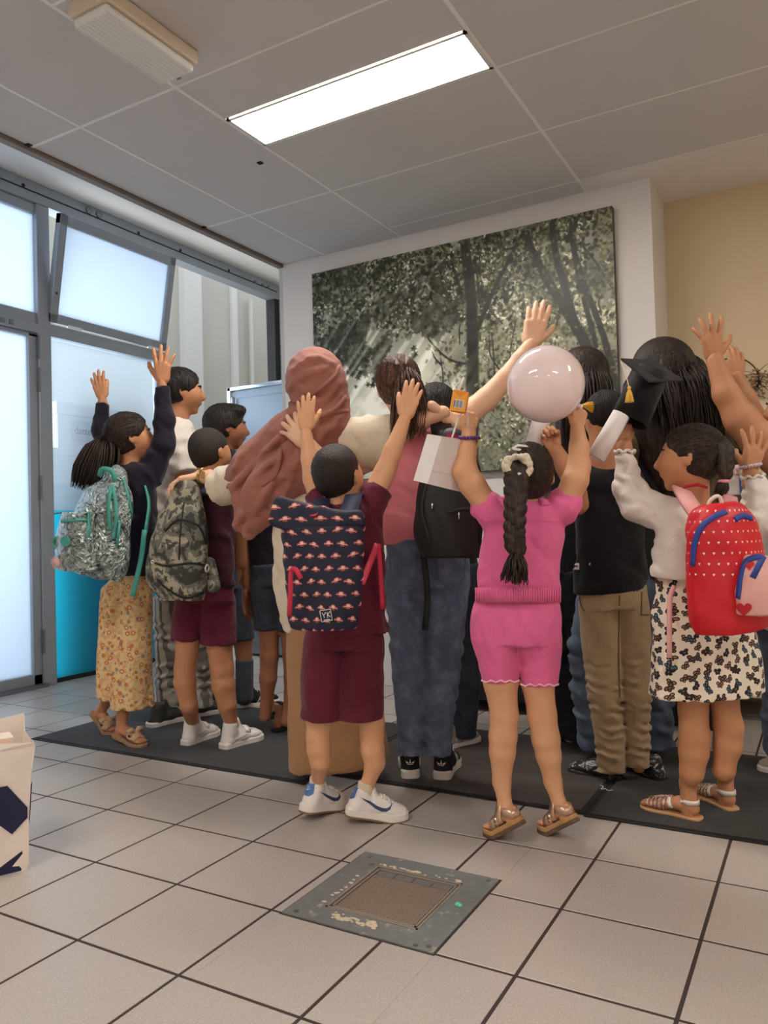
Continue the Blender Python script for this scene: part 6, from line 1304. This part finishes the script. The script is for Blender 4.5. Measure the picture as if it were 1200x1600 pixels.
# dried wreath on the beige wall
c = on_plane(1143, 598, 1, YR - .03); Rw = abs(on_plane(1186, 598, 1, YR - .03)[0] - c[0]); t = thing('dried_wreath', c, 'thin hoop wreath with dried brown sprigs on the beige wall', 'wreath'); m_tw = Mat('dark_wire', srgb(60, 46, 36), .6)
MB().tube([c + V3(Rw * math.cos(a), 0, Rw * math.sin(a)) for a in np.linspace(0, 6.283, 40)], .004, 6, cap=False).build('hoop', m_tw, t, True); rs = random.Random(9)
for cen in (3.25, -.15):
    f = MB(); fl = MB()
    for i in range(60):
        a = cen + rs.gauss(0, .28); b = c + V3(Rw * math.cos(a), -.01, Rw * math.sin(a)); d = unit(V3(rs.gauss(0, 1), rs.gauss(-.3, .5), rs.gauss(0, 1))) * rs.uniform(.03, .085); f.tube([b, b + d * .6 + V3(0, 0, .005), b + d], [.002, .0015, .001], 4)
        fl.sphere(b + d, rs.uniform(.004, .009), 6, 4)
    f.build('sprig', m_tw, t)['kind'] = 'stuff'; fl.build('dried_buds', Mat('dried_buds', srgb(150, 116, 84), .9), t)['kind'] = 'stuff'
# ------------------------------------------------------------------ bags and things that people carry
class Bag:
    """a soft bag placed by frame pixels at its own depth; rows of (x, y, half width, dd)"""
    def __init__(s, D, yaw, base, label, name='backpack', group=None):
        s.p = p = object.__new__(Person); p.D = D; p.yaw = yaw; p.f = heading(yaw); p.r = np.cross(p.f, ZU); p.base = at(*base, D); p.t = thing(name, p.base, label, 'backpack' if name == 'backpack' else 'bag', group); s.j = p.j; s.m = p.m; s.t = p.t
    def shell(s, name, vol, mat, parent=None, dist=.5):
        o = s.p.wear(name, vol, mat, None, parent, dist); s.sk = Skin(*s.p.last); return o
    def zip(s, name, paths, w, mat, parent=None, t=.005, off=.002, n=16, d=None):
        mb = MB(); [band(mb, s.sk, [s.j(x, y, -.35) for x, y in pl], d, w, t, off, n) for pl in paths]; return mb.build(name, mat, parent or s.t, True)
    def patch(s, name, polys, mat, parent=None, off=.003, step=5, smooth=True):
        mb = MB(); [decal(mb, s.sk, pl, lambda x, y: s.j(x, y, -.35), None, off, step) for pl in polys]; return mb.build(name, mat, parent or s.t, smooth)
circ = lambda x, y, r, n=16: [(x + r * math.cos(t), y + r * math.sin(t)) for t in np.linspace(0, 6.283, n + 1)[:-1]]
heart = lambda x, y, s_: [(x + s_ * .062 * 16 * math.sin(t) ** 3, y - s_ * .062 * (13 * math.cos(t) - 5 * math.cos(2 * t) - 2 * math.cos(3 * t) - math.cos(4 * t))) for t in np.linspace(.08, 6.2, 20)]
# --- silver
m_sil = Mat('crinkled_silver', srgb(190, 202, 198), .26, .9); n_ = m_sil.noise(26, 4, .6, dist=2.2); m_sil.over(m_sil.noise(26, 4, .6, dist=2.2).sstep(.5, .62) * .75, srgb(84, 98, 96)); m_sil.bump(n_, 1., .03); m_teal = Mat('teal_webbing', srgb(70, 158, 146), .6)  # dark grey laid along the crinkles paints in the shade of the folds
b = Bag(3.50, 30, (152, 905), 'crinkled silver backpack with teal zips on the ponytailed girl'); v = Vol(.006)
b.p.torso(v, [(180, 752, 24), (170, 775, 46), (158, 820, 56), (152, 870, 60), (152, 900, 48)], .62, k=.03, fa=False); v.wrinkle(.006, .07, None, 3); o = b.shell('main_compartment', v, m_sil)
b.zip('zip', [[(174, 760), (170, 790), (172, 828)], [(176, 758), (182, 800), (178, 842)]], .015, m_teal); b.zip('zip_seam', [[(193, 748), (205, 800), (212, 850)]], .010, m_teal)
v = Vol(.006); b.p.torso(v, [(122, 800, 32, -.10), (116, 845, 38, -.11), (122, 892, 40, -.10)], .5, k=.03); v.wrinkle(.005, .06, None, 6); b.shell('front_pocket', v, m_sil); b.zip('pocket_zip', [[(96, 815), (120, 813), (142, 812)], [(138, 788), (150, 805), (155, 835)]], .011, m_teal); b.patch('round_logo', [circ(103, 846, 8)], m_teal)
mb = MB(); mb.ribbon(resample([b.j(155, 744, .0), b.j(160, 733, -.03), b.j(174, 736, -.05), b.j(180, 752, -.05)], 14), .022, .006, -FWD); mb.build('handle', m_teal, b.t, True)
mb = MB(); mb.ribbon(resample([b.j(226, 828, .0), b.j(221, 870, .0), b.j(212, 910, -.02), b.j(207, 932, -.02)], 12), .022, .004, -FWD); mb.build('strap', m_teal, b.t, True); mb = MB(); mb.ribbon(resample([b.j(228, 760, .15), b.j(233, 790, .12), b.j(228, 830, .02)], 10), .035, .008, LEFT); mb.build('strap', m_teal, b.t, True)
mb = MB(); ring(mb, b.j(88, 848, -.1), FWD + RGT * .5, .020, .008); mb.build('key_ring', m_teal, b.t, True); rs = random.Random(2); mb = MB(); c = b.j(92, 878, -.1); mb.sphere(c, .026, 14, 10); strs = [mb.tube([c, c + unit(V3(rs.gauss(0, 1), rs.gauss(0, 1), rs.gauss(0, 1))) * .035], [.002, .0008], 3) for _ in range(160)]; mb.build('pompom', Mat('pale_pink_fur', srgb(226, 186, 182), .9), b.t)
# --- camouflage
m_camo = Mat('camouflage', srgb(120, 110, 92), .75); n1 = m_camo.noise(13, 3, .55, dist=.4); m_camo.ramp(n1, [(0, srgb(60, 60, 56)), (.44, srgb(112, 110, 98)), (.53, srgb(164, 158, 140)), (.62, srgb(84, 84, 76))], True); m_camo.over((m_camo.noise(17, 3, .6, mapping=(1.2, 1, .8)) > .60) * .9, srgb(50, 50, 48)); m_camo.over((m_camo.noise(11, 2, .6, mapping=(.9, 1.3, 1.1)) > .63) * .9, srgb(176, 166, 142)); m_camo.bump(m_camo.noise(200, 2), .15, .003)
b = Bag(3.36, 22, (280, 940), 'grey-brown camouflage backpack on the boy with the cropped hair'); v = Vol(.006); b.p.torso(v, [(290, 776, 28), (284, 815, 44), (278, 870, 53), (276, 912, 52), (284, 936, 40)], .55, k=.03, fa=False); v.wrinkle(.004, .09, None, 3); b.shell('main_compartment', v, m_camo)
b.zip('zip', [[(258, 830), (280, 812), (310, 822), (322, 850)], [(243, 880), (262, 884), (300, 880), (328, 886)]], .009, m_dark); b.zip('piping', [[(246, 905), (262, 920), (290, 934), (318, 925)]], .008, m_dark); b.zip('seam', [[(288, 785), (282, 830), (280, 875)]], .005, m_dark)
mb = MB(); q, n = b.sk.drop(b.j(322, 888, -.35), None, .005); ring(mb, q, n, .014, .004); mb.build('ring_badge', m_wrub, b.t, True); mb = MB(); ring(mb, b.sk.drop(b.j(240, 878, -.35), None, .005)[0], FWD, .006, .003, 12); mb.build('zip_pull', m_chrome, b.t, True)
v = Vol(.006); b.p.torso(v, [(326, 880, 10, .02), (332, 915, 12, .02)], 1.2, k=.02, fa=False, fb=False); b.shell('side_pocket', v, m_camo)
mb = MB(); mb.tube(resample([b.j(278, 772, .02), b.j(286, 758, 0), b.j(302, 757, 0), b.j(310, 772, .02)], 12), .008, 8); mb.build('handle', m_dark, b.t, True); mb = MB(); mb.ribbon(resample([b.j(312, 775, .02), b.j(330, 762, .14), b.j(345, 780, .30)], 10), .045, .012, UPV); mb.build('strap', m_dark, b.t, True); mb = MB(); mb.ribbon(resample([b.j(275, 775, .02), b.j(285, 764, .16), b.j(290, 780, .32)], 10), .045, .012, UPV); mb.build('strap', m_dark, b.t, True)
# --- navy with little red cars
m_car = Mat('navy_car_print', srgb(24, 28, 52), .7); m_car.bump(m_car.noise(400, 2), .15, .002); U, Vv = m_car.uv()
cu_ = .056; u = U / cu_; v_ = Vv / (cu_ * .68); row = v_.floor(); u = u + row.mod(2) * .5; rnd = m_car.white(u.floor(), row, 2.); x = u.fract() - .5 + (rnd - .5) * .2; y = v_.fract() - .5 + (rnd - .5) * .16; ang = (rnd - .5) * .7; y = y + x * ang
el = lambda cx, cy, rx, ry: ((x - cx) / rx) * ((x - cx) / rx) + ((y - cy) / ry) * ((y - cy) / ry)
m_car.over((el(0., 0., .36, .17).min(el(.0, .12, .18, .17)) < 1), srgb(168, 74, 74)); m_car.over((el(.0, .12, .13, .10) < 1), srgb(226, 190, 180)); m_car.over((el(-.2, -.12, .08, .09).min(el(.2, -.12, .08, .09)) < 1), srgb(40, 30, 40)); m_car.over((el(0., .01, .30, .03) < 1), srgb(232, 196, 176))
m_navy = Mat('navy_webbing', srgb(36, 42, 72), .7); m_red = Mat('red_webbing', srgb(206, 46, 74), .6)
b = Bag(2.40, 4, (508, 975), 'navy backpack printed with small red cars on the boy in maroon'); v = Vol(.006); b.p.torso(v, [(503, 822, 66), (506, 870, 62), (508, 920, 60), (506, 962, 56), (505, 982, 50)], .62, k=.02); v.wrinkle(.005, .1, None, 4); b.shell('main_compartment', v, m_car, None, (b.j(506, 900), .115))
b.patch('square_logo', [[(500, 954), (516, 951), (519, 968), (503, 971)]], m_navy, None, .002); lg = b.zip('logo_frame', [[(500, 954), (516, 951)], [(516, 951), (519, 968)], [(519, 968), (503, 971)], [(503, 971), (500, 954)]], .0018, m_wrub, None, .002, .005, 5)
b.zip('logo_letters', [[(503, 957), (506, 961)], [(509, 956), (506, 961)], [(506, 961), (507, 965)], [(511, 956), (512, 965)], [(515, 955), (512, 960)], [(512, 960), (516, 963)], [(506, 968.5), (515, 967)]], .0022, m_wrub, None, .002, .005, 5)
v = Vol(.006); Rf = np.stack([math.cos(.30) * R0 - math.sin(.30) * ZU, F0, math.sin(.30) * R0 + math.cos(.30) * ZU], 1); v.rbox(b.j(480, 812, 0), (b.m(56), .055, b.m(25)), Rf, .02); v.rbox(b.j(540, 815, .0), (b.m(30), .05, b.m(16)), np.stack([math.cos(-.12) * R0 - math.sin(-.12) * ZU, F0, math.sin(-.12) * R0 + math.cos(-.12) * ZU], 1), .02, .03); v.ell(b.j(500, 786, 0), (b.m(58), .03, b.m(7)), Rf, .012, 's'); v.wrinkle(.004, .08, None, 7); b.shell('roll_top', v, m_car)
mb = MB(); mb.ribbon(resample([b.j(452, 962, -.08), b.j(454, 920, -.10), b.j(455, 893, -.11), b.j(462, 890, -.13), b.j(470, 904, -.13)], 16), .014, .004, -FWD); mb.build('side_handle', m_red, b.t, True)
mb = MB(); mb.ribbon(resample([b.j(565, 912, -.02), b.j(578, 880, .06), b.j(590, 850, .10)], 10), .02, .004, -FWD); mb.build('red_strap', m_red, b.t, True); mb = MB(); mb.ribbon(resample([b.j(591, 850, .10), b.j(594, 890, .11), b.j(598, 952, .12)], 10), .016, .004, -FWD + RGT * .4); mb.build('red_strap', m_red, b.t, True); mb = MB(); mb.ribbon([b.j(488, 806, -.06), b.j(500, 797, -.03), b.j(516, 812, -.05)], .022, .004, UPV); mb.build('red_strap', m_red, b.t, True)
mb = MB(); mb.ribbon(resample([b.j(536, 822, -.04), b.j(545, 800, .04), b.j(552, 778, .12), b.j(553, 772, .24)], 12), .055, .010, -FWD + UPV * .5); mb.build('shoulder_strap', m_navy, b.t, True); mb = MB(); mb.ribbon(resample([b.j(500, 815, .02), b.j(502, 790, .12), b.j(505, 775, .22)], 12), .05, .010, -FWD + UPV * .5); mb.build('shoulder_strap', m_navy, b.t, True)
# --- black
m_nyl = Mat('black_nylon', (.007, .007, .008), .55); m_nyl.bump(m_nyl.noise(12, 3), .3, .02); b = Bag(2.74, 6, (705, 885), 'plain black backpack on the tall girl in jeans'); v = Vol(.006); b.p.torso(v, [(706, 700, 30, .03), (706, 735, 46), (702, 790, 55), (700, 840, 55), (706, 872, 46)], .55, k=.03, fa=False); v.wrinkle(.005, .12, None, 3); b.shell('main_compartment', v, m_nyl)
m_zp = Mat('black_zip', (.02, .02, .022), .35); b.zip('zip', [[(672, 850), (660, 790), (676, 735), (700, 712), (735, 728), (752, 790), (750, 850)]], .010, m_zp, n=30); b.zip('pocket_zip', [[(700, 800), (722, 795), (748, 796)]], .012, m_zp); mb = MB(); q, n = b.sk.drop(b.j(676, 786, -.35), None, .006); mb.tube([q, q - UPV * .02], .004, 6); q, n = b.sk.drop(b.j(716, 800, -.35), None, .006); mb.tube([q, q - UPV * .025], .0035, 6); mb.build('zip_pull', m_chrome, b.t, True)
mb = MB(); mb.ribbon(resample([b.j(700, 705, .0), b.j(690, 672, .08), b.j(688, 655, .16), b.j(690, 652, .26)], 14), .075, .014, -FWD + UPV * .6); mb.build('shoulder_strap', m_nyl, b.t, True); mb = MB(); mb.ribbon(resample([b.j(655, 830, .05), b.j(662, 870, .03), b.j(668, 930, .04), b.j(664, 985, .03)], 12), .022, .004, -FWD); mb.build('shoulder_strap', m_nyl, b.t, True)
# --- red with hearts
m_rb = Mat('red_heart_print', srgb(212, 26, 38), .5); m_rb.bump(m_rb.noise(14, 3), .25, .02); U, Vv = m_rb.uv(); c_ = .030; u = U / c_; v_ = Vv / c_; u = u + v_.floor().mod(2) * .5 + 20.; x = u.fract() - .5; y = v_.fract() - .5; ax_ = x.abs()
hm = (((ax_ - .055) / .075) * ((ax_ - .055) / .075) + ((y - .03) / .07) * ((y - .03) / .07)).min((ax_ * 1.3 + (y + .02).abs() * 1.0) / .13 + (y > .04) * 9.) < 1; m_rb.over(hm * (Vv > .80), srgb(250, 226, 220))
m_bz = Mat('blue_zip_tape', srgb(44, 70, 150), .6); m_pk2 = Mat('pale_pink_panel', srgb(236, 176, 168), .6); m_pk2.vary(14, .06)
b = Bag(2.28, -30, (1140, 980), 'red backpack with white heart dots and a pink panel on the girl in cardigan'); b.p.base = V3(b.p.base[0], b.p.base[1], 0); b.t.location = tuple(b.p.base); v = Vol(.006)
b.p.torso(v, [(1121, 786, 30), (1122, 796, 48), (1127, 825, 60), (1134, 880, 68), (1140, 930, 74), (1143, 965, 73), (1145, 982, 66)], .75, k=.03); v.wrinkle(.004, .1, None, 5); b.shell('main_compartment', v, m_rb, None, (b.j(1132, 890), .14))
b.zip('zip', [[(1083, 884), (1086, 850), (1096, 824), (1116, 808), (1134, 800)], [(1148, 812), (1160, 806), (1174, 810)]], .016, m_bz, n=20)
v = Vol(.006); b.p.torso(v, [(1188, 868, 30, -.09), (1186, 915, 42, -.11), (1186, 962, 44, -.10)], .6, k=.03); v.wrinkle(.003, .07, None, 2); b.shell('front_pocket', v, m_pk2); b.zip('pocket_zip', [[(1154, 935), (1158, 900), (1168, 876), (1198, 868)]], .016, m_bz, n=18)
b.patch('red_heart', [heart(1171, 884, 8)], Mat('red_print', srgb(200, 34, 44), .6)); b.patch('red_heart', [heart(1163, 951, 12)], bpy.data.materials['red_print'])
mb = MB(); mb.ribbon(resample([b.j(1098, 815, .02), b.j(1080, 790, .06), b.j(1066, 768, .14), b.j(1062, 764, .24)], 12), .05, .012, -FWD + UPV * .6); m_ps = Mat('pink_strap', srgb(232, 166, 164), .6); mb.build('shoulder_strap', m_ps, b.t, True); mb = MB(); mb.ribbon(resample([b.j(1128, 815, .02), b.j(1140, 790, .08), b.j(1140, 775, .18)], 12), .045, .012, -FWD + UPV * .6); mb.build('shoulder_strap', m_ps, b.t, True); mb = MB(); mb.ribbon(resample([b.j(1054, 915, .04), b.j(1047, 935, .04), b.j(1046, 985, .03), b.j(1046, 1028, .03)], 12), .014, .004, -FWD); mb.build('loose_strap', Mat('pink_strap_end', srgb(226, 170, 164), .6), b.t, True)
mb = MB(); mb.tube(resample([b.j(1104, 800, .0), b.j(1110, 782, -.02), b.j(1124, 776, -.03), b.j(1130, 800, -.02)], 14), .006, 7); mb.build('handle', m_ws, b.t, True)
# --- balloon
m_bal = Mat('pale_pink_latex', srgb(255, 230, 230), .08, spec=.6, coat=.6); m_bal.b.inputs['Transmission Weight'].default_value = .0; m_bal.b.inputs['Subsurface Weight'].default_value = .35; m_bal.b.inputs['Subsurface Radius'].default_value = (.05, .04, .04)
bc = at(853, 601, 2.42); rb = 60 * 2.42 / FPX; kn = at(906, 634, 2.44); axb = unit(bc - kn); e1 = unit(np.cross(axb, FWD)); Rb = np.stack([e1, np.cross(axb, e1), axb], 1); t = thing('balloon', kn, 'shiny pale pink balloon held up by the girl in pink romper', 'balloon'); Lb = np.linalg.norm(bc - kn)
prof = [(.0035, 0), (.008, .006)] + [(rb * 1.03 * math.sin(a) * (1 - .10 * (1 + math.cos(a)) / 2) ** .5, Lb - rb * 1.0 * math.cos(a)) for a in np.linspace(.16, 3.1415, 34)]
MB().lathe(prof, kn, Rb, 40).build('skin', m_bal, t, True); MB().lathe([(.001, -.008), (.009, -.006), (.006, 0), (.003, .002)], kn, Rb, 14).build('knot', m_bal, t, True)
# --- rolled papers, mortarboard
m_rol = Mat('rolled_paper', srgb(242, 234, 232), .6)
def roll(a, b, D, r_, label, D2=None):
    A, B = at(*a, D), at(*b, D2 or D); ax = unit(B - A); Ln = np.linalg.norm(B - A); e = unit(np.cross(ax, FWD)); Rr = np.stack([e, np.cross(ax, e), ax], 1); mb = MB(); n = 54; V_ = []; 
    for z in (0, Ln):
        for i in range(n): a_ = i / n * 4 * math.pi; rr = r_ * (1 - .25 * i / n); V_.append(A + Rr @ np.array([rr * math.cos(a_), rr * math.sin(a_), z]))
    mb.add(V_, [(i, i + 1, n + i + 1, n + i) for i in range(n - 1)]); o = mb.build('paper_roll', m_rol, None, True); s_ = o.modifiers.new('thickness', 'SOLIDIFY'); s_.thickness = .0012; return tag(o, label, 'paper roll', 'rolled certificates')
roll((832, 706), (852, 636), 2.98, .036, 'white paper roll in the hand of the boy in black T-shirt'); roll((931, 716), (971, 648), 2.545, .031, 'white paper roll in the hand of the girl in white cardigan')
t = thing('graduation_cap', at(995, 640, 2.6), 'black graduation cap with gold tassel held by the girl in white cardigan', 'cap'); m_cd = Mat('black_card', srgb(40, 40, 46), .75)
P4 = [at(969, 562, 2.55), at(1022, 565, 2.70), at(1066, 596, 2.62), at(1014, 598, 2.47)]; nb = unit(np.cross(P4[1] - P4[0], P4[3] - P4[0])); nb = nb if nb[2] > 0 else -nb
MB().add([q for q in P4] + [q + nb * .006 for q in P4], [(3, 2, 1, 0), (4, 5, 6, 7), (0, 1, 5, 4), (1, 2, 6, 5), (2, 3, 7, 6), (3, 0, 4, 7)]).build('board', m_cd, t)
cc = sum(P4) / 4; bt_ = at(986, 652, 2.58); ax = unit(bt_ - cc); e = unit(np.cross(ax, FWD)); Rr = np.stack([e, np.cross(ax, e), ax], 1); Lc = np.linalg.norm(bt_ - cc); o = MB().lathe([(.058, .002), (.060, Lc * .5), (.063, Lc * 1.1)], cc, Rr, 28).build('crown', c_black, t, True); s_ = o.modifiers.new('thickness', 'SOLIDIFY'); s_.thickness = .002
k0 = P4[0]; k1 = at(983, 606, 2.47); mb = MB(); mb.tube([k0, k0 * .5 + k1 * .5 - FWD * .01, k1], .0016, 5); mb.build('cord', Mat('pale_cord', srgb(226, 196, 150), .6), t); m_gt = Mat('gold_tassel', srgb(238, 186, 66), .5); mb = MB(); mb.sphere(k1, .006, 8, 6)
for i in range(46): a_ = i * 2.4; r_ = .014 * math.sqrt(i / 46); mb.tube([k1, k1 - ZU * .018 + (R0 * math.cos(a_) + F0 * math.sin(a_)) * r_ * .6, k1 - ZU * .046 + (R0 * math.cos(a_) + F0 * math.sin(a_)) * r_], .0014, 4)
mb.build('tassel', m_gt, t)
q = at(912, 634, 2.80); mb = MB()
for i in range(50): a_ = i * 2.4; r_ = .020 * math.sqrt(i / 50); mb.tube([q + RGT * -.012, q + RGT * .012 + (UPV * math.cos(a_) + F0 * math.sin(a_)) * r_ * .6, q + RGT * .032 + (UPV * math.cos(a_) + F0 * math.sin(a_)) * r_ - UPV * .006], .0018, 4)
tag(mb.build('gold_tassel', m_gt), 'loose gold tassel beside the dark hair of the boy in black', 'tassel')
# --- white gift bag, juice carton
D = 2.44; t = thing('gift_bag', at(697, 764, D), 'small white paper gift bag with pink tissue in the romper girl hand', 'bag'); A = [at(690, 682, D - .05), at(742, 690, D + .06), at(725, 770, D + .06), at(668, 756, D - .05)]; nrm = unit(np.cross(A[1] - A[0], A[3] - A[0])); nrm = nrm if nrm @ FWD > 0 else -nrm; A2 = [q + nrm * .062 for q in A]
o = MB().add(A + A2, [(0, 3, 2, 1), (4, 5, 6, 7), (0, 4, 7, 3), (1, 2, 6, 5), (3, 7, 6, 2)]).build('paper_body', m_rol, t); s_ = o.modifiers.new('thickness', 'SOLIDIFY'); s_.thickness = .0012
mid = lambda a, b, k: a * (1 - k) + b * k; mb = MB(); mb.tube([mid(A[0], A[1], .62) - nrm * .001, mid(A[3], A[2], .62) - nrm * .001], .0009, 4); mb.tube([mid(A[0], A[3], .72) - nrm * .001, mid(A[1], A[2], .72) - nrm * .001], .0009, 4); mb.build('crease', Mat('paper_crease', srgb(222, 208, 202), .7), t)
top = at(724, 645, D - .02); mb = MB(); mb.tube(resample([mid(A[0], A[1], .3), mid(mid(A[0], A[1], .45), top, .6) - RGT * .012, top - RGT * .004, top + RGT * .012, mid(mid(A[0], A[1], .75), top, .5) + RGT * .008, mid(A[0], A[1], .76)], 24), .0032, 7); mb.build('rope_handle', m_wrub, t, True)
mb = MB(); rs = random.Random(4); [mb.add([mid(A[0], A2[1], a) + UPV * rs.uniform(.0, .006), mid(A[0], A2[1], a + .22) + UPV * rs.uniform(0, .004), mid(A[0], A2[1], a + .12) + UPV * rs.uniform(.016, .026)], [(0, 1, 2)]) for a in (.25, .38, .5, .62)]; mb.build('pink_tissue', Mat('magenta_tissue', srgb(214, 30, 120), .6), t)
tag(MB().tube([at(744, 700, D + .05), at(752, 680, D + .05)], .0035, 7).build('paper_straw', Mat('yellow_straw', srgb(226, 220, 120), .5), None, True), 'thin yellow straw sticking out of the white gift bag', 'straw')
D = 2.40; c = at(718, 628, D); Rj = frame(12, 0, 12); t = thing('juice_carton', c - ZU * .035, 'small orange juice carton with white straw held in the romper girl hand', 'carton'); hw, hd_, hh = .024, .018, .032; m_or = Mat('orange_carton', srgb(244, 160, 40), .45)
MB().box((-hw, -hd_, -hh), (hw, hd_, hh), Rj, c, bev=.002).build('carton_body', m_or, t); mb = MB().box((-.015, -hd_ - .001, -.022), (.017, -hd_ - .0004, .004), Rj, c); lo_ = mb.build('barcode_panel', m_wrub, t); mb = MB(); [mb.box((-.014 + i * .0034, -hd_ - .0018, -.020), (-.014 + i * .0034 + (.001 if i % 3 else .002), -hd_ - .001, .002), Rj, c) for i in range(9)]; mb.build('bars', m_dark, lo_)
mb = MB(); mb.add([c + Rj @ np.array(q) for q in ((-hw, -hd_ - .0006, hh), (hw, -hd_ - .0006, hh), (0, -hd_ - .0006, hh - .022))], [(0, 1, 2)]); mb.build('folded_flap', Mat('carton_fold', srgb(226, 140, 28), .5), t); s0 = c + Rj @ np.array((-.008, 0, hh)); MB().tube([s0, s0 + (at(718, 588, D) - at(710, 610, D))], .003, 7).build('straw', m_wrub, t, True)
# --- small blue and white bag on the cardigan girl's arm
D = 2.62; t = thing('blue_gift_bag', at(1158, 775, D), 'small blue and white bag hanging from the cardigan girl wrist', 'bag'); MB().box((-.036, -.02, -.032), (.036, .02, .032), frame(10), at(1153, 758, D), bev=.002).build('paper_body', m_rol, t); MB().box((.0, -.0215, -.032), (.034, -.0195, .032), frame(10), at(1153, 758, D)).build('blue_panel', Mat('blue_print', srgb(46, 92, 190), .5), t)
mb = MB(); mb.tube(resample([at(1140, 745, D - .03), at(1141, 715, D - .04), at(1150, 702, D - .05), at(1154, 712, D - .05), at(1157, 745, D - .03)], 20), .003, 7); mb.build('rope_handle', m_wrub, t, True); mb = MB(); [mb.sphere(at(x, y, D), .017, 10, 7) for x, y in ((1143, 737), (1152, 734))]; mb.build('pink_tissue', Mat('pale_pink_tissue', srgb(240, 206, 206), .8), t, True)
